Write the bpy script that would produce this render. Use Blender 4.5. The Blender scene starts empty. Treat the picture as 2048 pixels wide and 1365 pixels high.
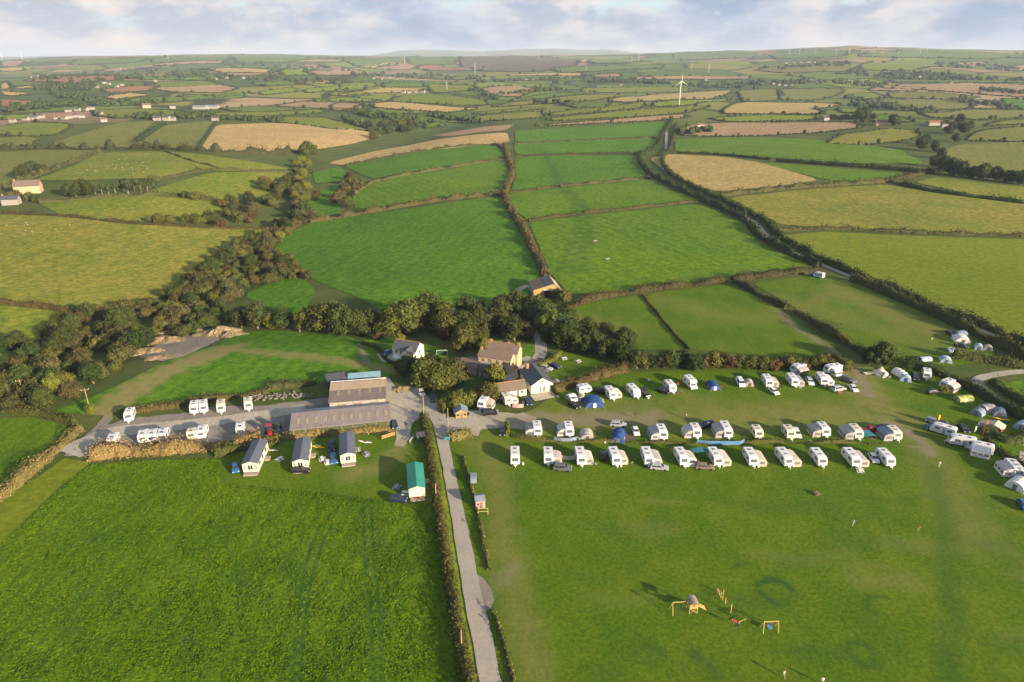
import bpy, bmesh, math, random
import numpy as np
from mathutils import Vector, Matrix
from mathutils.geometry import delaunay_2d_cdt

# ------------------------------------------------------------------ camera, sky, sun, exposure
scene = bpy.context.scene
col = scene.collection
random.seed(4); RNG = np.random.default_rng(4)
CAM_H, PITCH, FPX = 95.0, math.radians(22.66), 1365.0
cam_data = bpy.data.cameras.new('camera')
cam_data.sensor_width = 36.0; cam_data.lens = 24.0
cam_data.clip_start = 1.0; cam_data.clip_end = 90000.0
cam = bpy.data.objects.new('camera', cam_data); col.objects.link(cam)
cam.location = (0, 0, CAM_H); cam.rotation_euler = (math.pi/2 - PITCH, 0, 0)
scene.camera = cam

SUN_EL = math.radians(15.0)
SUN_AZ = Vector((0.77, -0.64, 0)).normalized()          # towards the sun, on the ground
world = bpy.data.worlds.new('World'); scene.world = world; world.use_nodes = True
wn, wl = world.node_tree.nodes, world.node_tree.links
wn.clear()
w_out = wn.new('ShaderNodeOutputWorld'); w_bg = wn.new('ShaderNodeBackground')
sky = wn.new('ShaderNodeTexSky'); sky.sky_type = 'NISHITA'; sky.sun_disc = False
sky.sun_elevation = SUN_EL; sky.sun_rotation = math.atan2(SUN_AZ.x, SUN_AZ.y)
sky.air_density = 1.0; sky.dust_density = 1.2; sky.ozone_density = 1.0
w_bg.inputs['Strength'].default_value = 0.078
def wnode(t, **k):
    n = wn.new(t)
    for a, b in k.items(): setattr(n, a, b)
    return n
def wmath(op, a, b=None):
    n = wnode('ShaderNodeMath', operation=op)
    for i, v in enumerate((a, b)):
        if v is None: continue
        if isinstance(v, (int, float)): n.inputs[i].default_value = v
        else: wl.new(v, n.inputs[i])
    return n.outputs[0]
# broken evening cloud: noise on the view direction, flattened towards the horizon, the same all round the sky
tc = wnode('ShaderNodeTexCoord'); sep = wnode('ShaderNodeSeparateXYZ')
wl.new(tc.outputs['Generated'], sep.inputs[0])
comb = wnode('ShaderNodeCombineXYZ')
wl.new(sep.outputs[0], comb.inputs[0]); wl.new(sep.outputs[1], comb.inputs[1])
wl.new(wmath('MULTIPLY', sep.outputs[2], 2.4), comb.inputs[2])
def wnoise(scale, detail, rough, off):
    m = wnode('ShaderNodeMapping'); m.inputs['Location'].default_value = off
    wl.new(comb.outputs[0], m.inputs[0])
    n = wnode('ShaderNodeTexNoise'); n.inputs['Scale'].default_value = scale
    n.inputs['Detail'].default_value = detail; n.inputs['Roughness'].default_value = rough
    wl.new(m.outputs[0], n.inputs['Vector']); return n.outputs['Fac']
def wramp(v, a, b):
    n = wnode('ShaderNodeMapRange', interpolation_type='SMOOTHSTEP')
    n.inputs['From Min'].default_value = a; n.inputs['From Max'].default_value = b
    wl.new(v, n.inputs['Value']); return n.outputs[0]
def wmix(f, a, b):
    n = wnode('ShaderNodeMix', data_type='RGBA')
    wl.new(f, n.inputs['Factor'])
    for s, v in ((6, a), (7, b)):
        if isinstance(v, tuple): n.inputs[s].default_value = v
        else: wl.new(v, n.inputs[s])
    return n.outputs[2]
thin = wmath('MULTIPLY', wramp(sep.outputs[2], 0.02, 0.10), 0.16)          # cover looks closed towards the horizon, as cloud layers do
cover = wramp(wmath('SUBTRACT', wnoise(7.5, 8, 0.6, (3.1, 0.35, 0.2)), thin), 0.30, 0.40)
lumps = wramp(wnoise(11.0, 9, 0.6, (0.0, 5.0, 1.0)), 0.38, 0.62)
bank = wramp(wmath('ADD', wnoise(2.0, 3, 0.5, (1.35, 2.0, 0.0)), wmath('MULTIPLY', wnoise(16.0, 6, 0.6, (7.0, 2.0, 0.0)), 0.25)), 0.54, 0.72)
SKYC = dict(grey=(2.75, 2.95, 3.5, 1), blue=(1.8, 2.4, 3.3, 1), cream=(5.0, 4.5, 4.15, 1), clear=(3.5, 4.4, 4.6, 1))
low = wmix(bank, SKYC['grey'], SKYC['blue'])
hi = wmix(bank, SKYC['cream'], (3.0, 3.35, 4.0, 1))
cloud = wmix(lumps, low, hi)
clear = wmix(wramp(sep.outputs[2], 0.05, 0.5), SKYC['clear'], sky.outputs[0])
wl.new(wmix(cover, clear, cloud), w_bg.inputs['Color'])
wl.new(w_bg.outputs[0], w_out.inputs['Surface'])

sun_data = bpy.data.lights.new('sun', 'SUN')
sun_data.energy = 5.0; sun_data.angle = math.radians(1.8); sun_data.color = (1.0, 0.80, 0.56)
sun = bpy.data.objects.new('sun', sun_data); col.objects.link(sun)
sun_dir = Vector((SUN_AZ.x*math.cos(SUN_EL), SUN_AZ.y*math.cos(SUN_EL), math.sin(SUN_EL)))
sun.rotation_euler = (-sun_dir).to_track_quat('-Z', 'Y').to_euler()
sun.location = (200, -200, 300)
vs = scene.view_settings
vs.view_transform = 'Standard'; vs.look = 'None'; vs.exposure = 1.34; vs.gamma = 1.0
scene.cycles.use_denoising = True
scene.cycles.max_bounces = 5; scene.cycles.diffuse_bounces = 2; scene.cycles.transparent_max_bounces = 4
scene.cycles.volume_step_rate = 1.0

# ------------------------------------------------------------------ terrain
def sstep(a, b, x):
    t = np.clip((x-a)/(b-a), 0, 1); return t*t*(3-2*t)
CP, SP = math.cos(PITCH), math.sin(PITCH)
def rays(px):
    px = np.asarray(px, float).reshape(-1, 2)
    u = (px[:, 0]-1024)/FPX; v = (682.5-px[:, 1])/FPX
    return np.stack([u, CP+v*SP, -SP+v*CP], 1)
def flat(px):
    d = rays(px); t = CAM_H/np.maximum(-d[:, 2], 0.01); return (d*t[:, None])[:, :2]
STREAM = flat([(-200, 850), (0, 770), (150, 690), (300, 640), (420, 545), (540, 480), (595, 420), (605, 360), (660, 315), (770, 272), (900, 232)])
STREAM2 = flat([(260, 660), (420, 632), (600, 640), (850, 645), (1060, 662), (1210, 700)])
def pdist(X, Y, P):
    best = np.full(X.shape, 1e9)
    for a, b in zip(P[:-1], P[1:]):
        d = b-a; L = (d**2).sum()
        t = np.clip(((X-a[0])*d[0]+(Y-a[1])*d[1])/L, 0, 1)
        best = np.minimum(best, (X-a[0]-t*d[0])**2+(Y-a[1]-t*d[1])**2)
    return np.sqrt(best)
RIDGE_X = [-2500, 0, 150, 300, 500, 700, 850, 1000, 1200, 1300, 1500, 1700, 1900, 2048, 4500]
RIDGE_Z = [70, 68, 84, 97, 114, 92, 84, 96, 100, 118, 146, 186, 150, 136, 120]
HILL_X = [-2500, 740, 800, 850, 900, 960, 1010, 1060, 1110, 1160, 1220, 1280, 4500]
HILL_Z = [40, 60, 190, 225, 205, 175, 200, 232, 240, 205, 215, 120, 60]
def terrain(X, Y):
    X = np.asarray(X, float); Y = np.asarray(Y, float)
    r = np.hypot(X, Y); fw = np.where(Y > 0, 1.0, 0.0)
    ax = 1024+FPX*X/np.maximum(Y*CP, 1.0)
    z = sstep(270, 700, r)*(4.0*np.sin(X/95+1.3)*np.sin(Y/150+0.4)+4.0*np.sin(X/210+Y/260+0.4))
    z += sstep(900, 3000, r)*(1-0.8*sstep(5200, 7800, r))*(12*np.sin(X/420+Y/700+0.5)+11*np.sin(Y/520-X/900+2)+6*np.sin(X/250))
    z += fw*sstep(1200, 8200, r)*np.interp(ax, RIDGE_X, RIDGE_Z)*(1-0.6*sstep(8600, 11500, r))
    z += fw*sstep(12000, 20000, r)*np.interp(ax, HILL_X, HILL_Z)*(1-sstep(21000, 26000, r))
    near = r < 1900
    if near.any():
        d1 = pdist(X[near], Y[near], STREAM); d2 = pdist(X[near], Y[near], STREAM2)
        rn = r[near]
        z[near] -= sstep(230, 330, rn)*(1-sstep(1200, 1800, rn))*(7+5*sstep(300, 600, rn))*np.exp(-(d1/75)**2)
        z[near] -= 3.0*sstep(215, 260, rn)*np.exp(-(d2/28)**2)
    return z
def tz(x, y): return float(terrain(np.array([x]), np.array([y]))[0])
STEPS = np.concatenate([70*1.018**np.arange(165), 1360*1.011**np.arange(300)])
def ats(px, h=0.0):
    """pixels of the photograph -> points on the ground (h metres above it)"""
    D = rays(px); out = []
    for k in range(0, len(D), 400):
        d = D[k:k+400]
        f = lambda t: (CAM_H+d[:, 2]*t)-(terrain(d[:, 0]*t, d[:, 1]*t)+h)
        G = STEPS[None, :]; X = d[:, :1]*G; Y = d[:, 1:2]*G
        val = (CAM_H+d[:, 2:]*G)-(terrain(X.ravel(), Y.ravel()).reshape(X.shape)+h)
        neg = val < 0; i = np.where(neg.any(1), neg.argmax(1), len(STEPS)-1)
        hi = STEPS[i]; lo = np.where(i > 0, STEPS[np.maximum(i-1, 0)], STEPS[0]*0.8)
        miss = ~neg.any(1); hi[miss] = 8000; lo[miss] = 8000
        for _ in range(20):
            mid = (lo+hi)/2; ng = f(mid) < 0
            hi = np.where(ng, mid, hi); lo = np.where(ng, lo, mid)
        t = (lo+hi)/2; x, y = d[:, 0]*t, d[:, 1]*t
        out.append(np.stack([x, y, terrain(x, y)+h], 1))
    return np.vstack(out)
def at(x, y, h=0.0): return Vector(ats([(x, y)], h)[0])

# ------------------------------------------------------------------ materials
def srgb(r, g, b):
    f = lambda c: (c/255/12.92) if c <= 10 else ((c/255+0.055)/1.055)**2.4
    return (f(r), f(g), f(b), 1)
def nodes_of(name):
    m = bpy.data.materials.new(name); m.use_nodes = True
    nt = m.node_tree; return m, nt, nt.nodes['Principled BSDF']
def N(nt, t, **k):
    n = nt.nodes.new(t)
    for a, b in k.items(): setattr(n, a, b)
    return n
def setin(nt, sock, v):
    if hasattr(v, 'links') or hasattr(v, 'is_linked'): nt.links.new(v, sock)
    else: sock.default_value = v
def noise(nt, vec, scale, detail=4, rough=0.55, out='Fac'):
    n = N(nt, 'ShaderNodeTexNoise'); n.inputs['Scale'].default_value = scale
    n.inputs['Detail'].default_value = detail; n.inputs['Roughness'].default_value = rough
    nt.links.new(vec, n.inputs['Vector']); return n.outputs[out]
def ramp(nt, v, a, b, lo=0.0, hi=1.0):
    n = N(nt, 'ShaderNodeMapRange', interpolation_type='SMOOTHSTEP')
    for k, x in (('From Min', a), ('From Max', b), ('To Min', lo), ('To Max', hi)): n.inputs[k].default_value = x
    nt.links.new(v, n.inputs['Value']); return n.outputs[0]
def mix(nt, f, a, b, mode='MIX'):
    n = N(nt, 'ShaderNodeMix', data_type='RGBA', blend_type=mode)
    setin(nt, n.inputs['Factor'], f); setin(nt, n.inputs[6], a); setin(nt, n.inputs[7], b)
    return n.outputs[2]
def mmath(nt, op, a, b=0.0):
    n = N(nt, 'ShaderNodeMath', operation=op)
    setin(nt, n.inputs[0], a); setin(nt, n.inputs[1], b); return n.outputs[0]
def scaled(nt, vec, s, rot=0.0):
    n = N(nt, 'ShaderNodeMapping'); n.inputs['Scale'].default_value = s; n.inputs['Rotation'].default_value = (0, 0, rot)
    nt.links.new(vec, n.inputs[0]); return n.outputs[0]
def bumped(nt, bs, h, dist, strength=1.0):
    b = N(nt, 'ShaderNodeBump'); b.inputs['Distance'].default_value = dist; b.inputs['Strength'].default_value = strength
    nt.links.new(h, b.inputs['Height']); nt.links.new(b.outputs[0], bs.inputs['Normal'])
def c4(c): return (c[0], c[1], c[2], 1)
MATS = {}
def field_mat(key, a, b, stripe=None, patch=55.0, relief=0.06, grain=0.8, contrast=1.0):
    """grass or crop: two tones in drifting patches, fine grain, faint working lines, worn and lush places from the 'wear' attribute"""
    m, nt, bs = nodes_of('field_'+key)
    pos = N(nt, 'ShaderNodeNewGeometry').outputs['Position']
    f = ramp(nt, noise(nt, pos, 1/patch, 5, 0.6), 0.34, 0.66)
    g = ramp(nt, noise(nt, pos, grain, 5, 0.65), 0.3, 0.7)
    mid = ramp(nt, noise(nt, scaled(nt, pos, (1, 0.45, 1), 0.6), 0.16, 4, 0.6), 0.34, 0.66)
    f = mmath(nt, 'ADD', mmath(nt, 'MULTIPLY', f, 0.55), mmath(nt, 'MULTIPLY', mid, 0.45))
    c = mix(nt, f, c4(a), c4(b))
    dk = mix(nt, 1.0, c, (0.62, 0.70, 0.60, 1), 'MULTIPLY'); lt = mix(nt, 1.0, c, (1.38, 1.28, 1.25, 1), 'MULTIPLY')
    c = mix(nt, mmath(nt, 'ADD', mmath(nt, 'MULTIPLY', g, contrast), (1-contrast)*0.5), dk, lt)
    f2 = ramp(nt, noise(nt, pos, grain*3.0, 4, 0.7), 0.25, 0.75)
    c = mix(nt, mmath(nt, 'MULTIPLY', f2, contrast), mix(nt, 1.0, c, (1.12, 1.1, 1.1, 1), 'MULTIPLY'), mix(nt, 1.0, c, (0.70, 0.76, 0.70, 1), 'MULTIPLY'))
    if stripe:
        rot, width, amt = stripe
        w = N(nt, 'ShaderNodeTexWave', wave_type='BANDS', bands_direction='X')
        w.inputs['Scale'].default_value = 1.0/width*0.314; w.inputs['Distortion'].default_value = 1.6
        w.inputs['Detail'].default_value = 2; w.inputs['Detail Scale'].default_value = 0.35
        nt.links.new(scaled(nt, pos, (1, 1, 1), rot), w.inputs['Vector'])
        c = mix(nt, mmath(nt, 'MULTIPLY', w.outputs['Fac'], amt), c, mix(nt, 1.0, c, (0.62, 0.72, 0.6, 1), 'MULTIPLY'))
    at_ = N(nt, 'ShaderNodeAttribute', attribute_name='wear'); sp = N(nt, 'ShaderNodeSeparateColor')
    nt.links.new(at_.outputs['Color'], sp.inputs[0])
    broken = ramp(nt, noise(nt, pos, 0.35, 5, 0.65), 0.25, 0.75, 0.55, 1.25)
    c = mix(nt, mmath(nt, 'MULTIPLY', mmath(nt, 'MULTIPLY', sp.outputs[0], broken), 0.85), c, (0.225, 0.190, 0.075, 1))
    c = mix(nt, mmath(nt, 'MULTIPLY', sp.outputs[1], broken), c, (0.022, 0.075, 0.012, 1))
    c = mix(nt, mmath(nt, 'MULTIPLY', sp.outputs[2], broken), c, (0.21, 0.175, 0.125, 1))
    nt.links.new(c, bs.inputs['Base Color']); bs.inputs['Roughness'].default_value = 0.9
    bs.inputs['Specular IOR Level'].default_value = 0.12
    bumped(nt, bs, noise(nt, pos, grain*1.3, 5, 0.6), relief)
    MATS[key] = m
field_mat('lush', (0.064, 0.142, 0.003), (0.112, 0.186, 0.005), stripe=(0.10, 3.2, 0.42), patch=16, relief=0.12, grain=1.4)
field_mat('pasture', (0.058, 0.160, 0.007), (0.098, 0.202, 0.011), stripe=(0.25, 6.0, 0.34), patch=70, relief=0.15, grain=0.4)
field_mat('pasture2', (0.072, 0.168, 0.006), (0.132, 0.215, 0.010), stripe=(-0.5, 7.0, 0.36), patch=60, relief=0.15, grain=0.4)
field_mat('meadow', (0.056, 0.124, 0.004), (0.102, 0.152, 0.007), patch=24, relief=0.07, grain=1.3, contrast=0.8)
field_mat('hay', (0.130, 0.172, 0.018), (0.265, 0.228, 0.042), patch=80, relief=0.30, grain=0.35)
field_mat('haygreen', (0.110, 0.170, 0.014), (0.220, 0.215, 0.028), patch=55, relief=0.2, grain=0.35)
field_mat('olive', (0.116, 0.165, 0.010), (0.160, 0.192, 0.014), patch=80, relief=0.10, grain=0.45, contrast=0.7)
field_mat('crop', (0.140, 0.160, 0.034), (0.195, 0.190, 0.044), patch=60, stripe=(0.5, 9, 0.28), relief=0.1, grain=0.3)
field_mat('stubble', (0.400, 0.275, 0.125), (0.490, 0.345, 0.165), stripe=(0.35, 12, 0.18), patch=60, relief=0.08, grain=0.3)
field_mat('straw', (0.330, 0.255, 0.095), (0.430, 0.315, 0.125), stripe=(0.9, 12, 0.10), patch=60, relief=0.08, grain=0.3)
field_mat('plough', (0.310, 0.195, 0.120), (0.400, 0.265, 0.170), stripe=(1.2, 9, 0.2), patch=50, relief=0.08, grain=0.3)
field_mat('earth', (0.270, 0.135, 0.080), (0.330, 0.175, 0.105), stripe=(1.2, 9, 0.2), patch=50, relief=0.08, grain=0.3)
field_mat('bright', (0.150, 0.220, 0.020), (0.205, 0.250, 0.026), patch=70, relief=0.05, grain=0.3)
field_mat('moor', (0.110, 0.095, 0.050), (0.160, 0.120, 0.070), patch=90, relief=0.05, grain=0.1)
field_mat('green', (0.085, 0.155, 0.022), (0.145, 0.195, 0.028), patch=90, relief=0.05, stripe=(0.3, 12, 0.12), grain=0.2)
field_mat('gravel', (0.300, 0.280, 0.255), (0.400, 0.370, 0.335), patch=6, relief=0.04, grain=1.4, contrast=0.45)
field_mat('darkgravel', (0.150, 0.142, 0.138), (0.245, 0.228, 0.212), patch=8, relief=0.05, grain=1.2, contrast=0.5)
field_mat('asphalt', (0.275, 0.258, 0.240), (0.335, 0.315, 0.292), patch=9, relief=0.015, grain=1.6, contrast=0.25)
field_mat('concrete', (0.36, 0.33, 0.29), (0.42, 0.38, 0.33), patch=4, relief=0.01, grain=2, contrast=0.4)
field_mat('grit', (0.235, 0.205, 0.175), (0.330, 0.275, 0.215), patch=10, relief=0.15, grain=0.8, contrast=0.6)
field_mat('spoil', (0.190, 0.150, 0.095), (0.34, 0.255, 0.17), patch=4, relief=0.8, grain=0.6)
def ground_mat():
    """rough grass; far off, where single fields cannot be told apart, a patchwork of small fields and hedges"""
    m, nt, bs = nodes_of('field_ground'); pos = N(nt, 'ShaderNodeNewGeometry').outputs['Position']
    near = mix(nt, ramp(nt, noise(nt, pos, 0.03, 6, 0.65), 0.3, 0.7), (0.046, 0.080, 0.016, 1), (0.098, 0.112, 0.030, 1))
    sp_ = scaled(nt, pos, (1, 0.8, 0), 0.3); wob = N(nt, 'ShaderNodeVectorMath', operation='ADD')
    nz = N(nt, 'ShaderNodeVectorMath', operation='SCALE'); nz.inputs['Scale'].default_value = 90.0
    nt.links.new(noise(nt, pos, 0.004, 3, 0.5, 'Color'), nz.inputs[0]); nt.links.new(sp_, wob.inputs[0]); nt.links.new(nz.outputs[0], wob.inputs[1])
    cell = N(nt, 'ShaderNodeTexVoronoi'); edge = N(nt, 'ShaderNodeTexVoronoi', feature='DISTANCE_TO_EDGE')
    for v in (cell, edge): v.inputs['Scale'].default_value = 1/290.0; nt.links.new(wob.outputs[0], v.inputs['Vector'])
    sc = N(nt, 'ShaderNodeSeparateColor'); nt.links.new(cell.outputs['Color'], sc.inputs[0])
    cr = N(nt, 'ShaderNodeValToRGB'); cr.color_ramp.interpolation = 'CONSTANT'
    cols = [(0.0, (0.085, 0.140, 0.026)), (0.18, (0.150, 0.180, 0.034)), (0.32, (0.200, 0.195, 0.045)), (0.44, (0.115, 0.165, 0.028)), (0.58, (0.34, 0.24, 0.13)), (0.68, (0.070, 0.105, 0.028)), (0.80, (0.30, 0.185, 0.115)), (0.88, (0.170, 0.225, 0.030))]
    cr.color_ramp.elements[0].color = c4(cols[0][1]); cr.color_ramp.elements[1].position = cols[1][0]; cr.color_ramp.elements[1].color = c4(cols[1][1])
    for p_, c_ in cols[2:]: e = cr.color_ramp.elements.new(p_); e.color = c4(c_)
    nt.links.new(sc.outputs[0], cr.inputs[0])
    patch = mix(nt, ramp(nt, edge.outputs['Distance'], 0.018, 0.05), (0.045, 0.058, 0.018, 1), cr.outputs[0])
    patch = mix(nt, ramp(nt, noise(nt, pos, 0.0022, 4, 0.55), 0.60, 0.66), patch, (0.040, 0.056, 0.020, 1))
    ln = N(nt, 'ShaderNodeVectorMath', operation='LENGTH'); nt.links.new(pos, ln.inputs[0])
    nt.links.new(mix(nt, ramp(nt, ln.outputs['Value'], 1000, 1500), near, patch), bs.inputs['Base Color'])
    bs.inputs['Roughness'].default_value = 0.95; bs.inputs['Specular IOR Level'].default_value = 0.1
    bumped(nt, bs, noise(nt, pos, 0.4, 5, 0.6), 0.3); MATS['ground'] = m
ground_mat()

# ------------------------------------------------------------------ mesh helpers
def link(o, parent=None):
    col.objects.link(o)
    if parent is not None: o.parent = parent
    return o
def mesh_np(name, V, F, mats, colors=None, smooth=False, cname='wear'):
    """V (n,3), F (m,k) of one face size"""
    V = np.asarray(V, np.float32); F = np.asarray(F, np.int32); k = F.shape[1]
    me = bpy.data.meshes.new(name)
    me.vertices.add(len(V)); me.vertices.foreach_set('co', V.ravel())
    me.loops.add(F.size); me.loops.foreach_set('vertex_index', F.ravel())
    me.polygons.add(len(F)); me.polygons.foreach_set('loop_start', np.arange(len(F), dtype=np.int32)*k)
    try: me.polygons.foreach_set('loop_total', np.full(len(F), k, np.int32))
    except Exception: pass
    me.update(calc_edges=True)
    for m in (mats if isinstance(mats, (list, tuple)) else [mats]): me.materials.append(m)
    if colors is not None:
        a = me.attributes.new(cname, 'FLOAT_COLOR', 'POINT')
        cc = np.ones((len(V), 4), np.float32); cc[:, :colors.shape[1]] = colors
        a.data.foreach_set('color', cc.ravel())
    if smooth: me.polygons.foreach_set('use_smooth', np.ones(len(F), bool))
    return me
def tag(o, label=None, cat=None, group=None, kind=None):
    if label: o['label'] = label
    if cat: o['category'] = cat
    if group: o['group'] = group
    if kind: o['kind'] = kind
    return o
def empty(name, loc=(0, 0, 0), rz=0.0, label=None, cat=None, group=None):
    o = bpy.data.objects.new(name, None); col.objects.link(o)
    o.empty_display_size = 0.5
    o.location = loc; o.rotation_euler = (0, 0, rz)
    return tag(o, label, cat, group)
def copy_tree(o, parent=None):
    c = o.copy(); col.objects.link(c); c.parent = parent
    for ch in list(o.children): copy_tree(ch, c)
    return c

# ------------------------------------------------------------------ ground sheet
def ground():
    th = np.concatenate([np.radians(np.linspace(-52, 52, 330)), np.radians(np.linspace(56, 304, 63))])
    rr = np.concatenate([[0.5], 12*1.0215**np.arange(370)])
    TH, RR = np.meshgrid(th, rr)
    X, Y = RR*np.sin(TH), RR*np.cos(TH)
    Z = terrain(X.ravel(), Y.ravel())
    n = len(th)
    i = np.arange(len(rr)-1)[:, None]*n; j = np.arange(n)[None, :]; j2 = (j+1) % n
    F = np.stack([i+j, i+n+j, i+n+j2, i+j2], -1).reshape(-1, 4)[:, ::-1]
    o = link(bpy.data.objects.new('ground', mesh_np('ground', np.stack([X.ravel(), Y.ravel(), Z], 1), F, MATS['ground'], smooth=True)))
    tag(o, kind='structure')
ground()

# ------------------------------------------------------------------ fields, tracks, roads (polygons traced on the land)
def inside(P, X, Y):
    c = np.zeros(X.shape, bool); j = len(P)-1
    for i in range(len(P)):
        yi, yj = P[i, 1], P[j, 1]
        cond = (yi > Y) != (yj > Y)
        xi = (P[j, 0]-P[i, 0])*(Y-yi)/(yj-yi+1e-12)+P[i, 0]
        c ^= cond & (X < xi); j = i
    return c
def smooth_poly(P, closed, it=1):
    c = 0.10 if closed else 0.25
    for _ in range(it):
        Q = []
        n = len(P)
        rng = range(n) if closed else range(n-1)
        if not closed: Q.append(P[0])
        for i in rng:
            a, b = P[i], P[(i+1) % n]
            Q += [(1-c)*a+c*b, c*a+(1-c)*b]
        if not closed: Q.append(P[-1])
        P = np.array(Q)
    return P
def densify(P, closed, step):
    out = []
    n = len(P)
    for i in range(n if closed else n-1):
        a, b = P[i], P[(i+1) % n]; L = np.linalg.norm(b[:2]-a[:2])
        s = step(a) if callable(step) else step
        k = max(1, int(L/s)); out += [a+(b-a)*t/k for t in range(k)]
    if not closed: out.append(P[-1])
    return np.array(out)
WEAR = []      # (channel, world polyline or polygon, half width, strength)
def sheet(name, px, mat, lift=0.0, cell=None, rough=0.0, ragged=0.0, smooth=1, kind='structure', world=None, label=None):
    P = ats(px)[:, :2] if world is None else np.array(world, float)
    if smooth: P = smooth_poly(P, True, smooth)
    rad = lambda p: max(1.0, 0.02*np.hypot(p[0], p[1])) if cell is None else cell
    B = densify(P, True, lambda p: rad(p)*1.6)
    if ragged:
        i_ = np.arange(len(B)); c_ = B.mean(0); e_ = np.roll(B, -1, 0)-np.roll(B, 1, 0); e_ /= np.linalg.norm(e_, axis=1)[:, None]+1e-9
        B = B+np.column_stack([e_[:, 1], -e_[:, 0]])*(ragged*(0.6*np.sin(i_*0.9)*np.sin(i_*0.37+1)+0.5*RNG.normal(0, 0.6, len(B))))[:, None]
    lo, hi = B.min(0), B.max(0)
    if cell is None:
        r0, r1 = np.hypot(B[:, 0], B[:, 1]).min(), np.hypot(B[:, 0], B[:, 1]).max()
        a = np.arctan2(B[:, 0], B[:, 1])
        tr = max(1.0215, 1+8/r0*0.5)
        rr = r0*tr**np.arange(0, math.log(r1/r0)/math.log(tr)+1); ta = np.arange(a.min(), a.max(), math.radians(0.8))
        G = np.stack([(np.sin(t)*r, np.cos(t)*r) for r in rr for t in ta]) if len(ta) and len(rr) else np.zeros((0, 2))
    else:
        gx, gy = np.meshgrid(np.arange(lo[0], hi[0], cell), np.arange(lo[1], hi[1], cell*0.87))
        gx = gx+(np.arange(gx.shape[0]) % 2)[:, None]*cell*0.5
        G = np.stack([gx.ravel(), gy.ravel()], 1)
    if len(G):
        G = G[inside(B, G[:, 0], G[:, 1])]
        if len(G):
            dB = pdist(G[:, 0], G[:, 1], np.vstack([B, B[:1]]))
            rd = cell*0.55 if cell else np.hypot(G[:, 0], G[:, 1])*0.006
            G = G[dB > rd]
    allv = np.vstack([B, G]); nb = len(B)
    o0 = allv.mean(0)
    res = delaunay_2d_cdt([Vector((v[0], v[1])) for v in (allv-o0)], [], [list(range(nb))], 1, 1e-4)
    V2 = np.array([(v.x, v.y) for v in res[0]])+o0
    F = np.array([f for f in res[2] if len(f) == 3], np.int32)
    if len(F) == 0: print('EMPTY SHEET', name, px[:2]); return None
    r = np.hypot(V2[:, 0], V2[:, 1])
    z = terrain(V2[:, 0], V2[:, 1])+0.05+0.0006*np.maximum(r-150, 0)+lift*np.maximum(1.0, r/250)
    if rough:
        fade = np.clip(pdist(V2[:, 0], V2[:, 1], np.vstack([B, B[:1]]))/2, 0, 1)
        z = z+fade*rough*(np.sin(V2[:, 0]*2.1+np.sin(V2[:, 1]*1.3)*2)*np.sin(V2[:, 1]*1.9+np.sin(V2[:, 0]*0.8)*2)*0.5+RNG.random(len(V2))*0.7)
    W = np.zeros((len(V2), 3))
    if r.min() < 900:
        for ch, Q, hw, st, soft in WEAR:
            if Q[:, 0].min()-hw*3 > hi[0] or Q[:, 0].max()+hw*3 < lo[0] or Q[:, 1].min()-hw*3 > hi[1] or Q[:, 1].max()+hw*3 < lo[1]: continue
            d = pdist(V2[:, 0], V2[:, 1], Q)
            d = d+hw*0.35*np.sin(V2[:, 0]*0.55+V2[:, 1]*0.31)*np.sin(V2[:, 1]*0.47-V2[:, 0]*0.2)
            W[:, ch] = np.maximum(W[:, ch], st*(1-sstep(hw*(1-soft), hw*(1+soft), d)))
    A = V2[F]
    area = (A[:, 1, 0]-A[:, 0, 0])*(A[:, 2, 1]-A[:, 0, 1])-(A[:, 1, 1]-A[:, 0, 1])*(A[:, 2, 0]-A[:, 0, 0])
    F[area < 0] = F[area < 0][:, ::-1]
    ob = link(bpy.data.objects.new(name, mesh_np(name, np.column_stack([V2, z]), F, MATS[mat], W, smooth=True)))
    return tag(ob, label, kind=kind)
def wear(ch, px, hw, st=1.0, soft=0.6, curve=2):
    Q = ats(px)[:, :2]
    WEAR.append((ch, smooth_poly(Q, False, curve), hw, st, soft))
def wear_ring(cx, cy, rx, ry, hw, st, a0=0, a1=360):
    c = at(cx, cy)
    Q = np.array([(c.x+rx*math.cos(math.radians(a)), c.y+ry*math.sin(math.radians(a))) for a in range(a0, a1+1, 12)])
    WEAR.append((1, Q, hw, st, 0.7))
# worn and lush places in the turf: channel 0 worn grass, 1 lush dark grass, 2 bare earth or stone
wear(0, [(1040, 842), (1150, 842), (1300, 838), (1450, 838), (1600, 832), (1720, 830), (1800, 850)], 7.5, 0.6, 0.9)
wear(2, [(1050, 842), (1120, 840), (1210, 838), (1300, 836)], 3.5, 0.75, 0.9)
wear(2, [(1560, 620), (1580, 650), (1640, 685), (1690, 712), (1715, 745), (1735, 790)], 1.6, 0.8, 0.7)
wear(0, [(1690, 712), (1715, 745), (1735, 790), (1770, 825), (1800, 845)], 6, 0.7)
wear(2, [(1775, 848), (1815, 862), (1840, 880), (1860, 910)], 1.5, 0.9, 0.8)
wear(2, [(1818, 894), (1878, 896)], 0.5, 0.7, 0.5)
wear(0, [(1800, 850), (1850, 890), (1880, 950), (1910, 1010), (1960, 1080)], 5, 0.4, 0.95)
wear(0, [(950, 880), (990, 940), (1000, 1000), (1005, 1080), (1030, 1180), (1050, 1270), (1070, 1365), (1085, 1440)], 3.2, 0.42, 0.95)
wear(0, [(920, 870), (960, 880), (1010, 900)], 4.0, 0.4, 0.9)
wear(2, [(975, 1190), (1000, 1165), (1020, 1140)], 2.0, 0.35, 0.9)
wear(0, [(1130, 815), (1250, 812), (1400, 805)], 5, 0.35, 0.9)
wear(0, [(205, 828), (250, 793), (330, 745), (420, 708), (462, 697)], 5.5, 1.1, 0.4)
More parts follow.
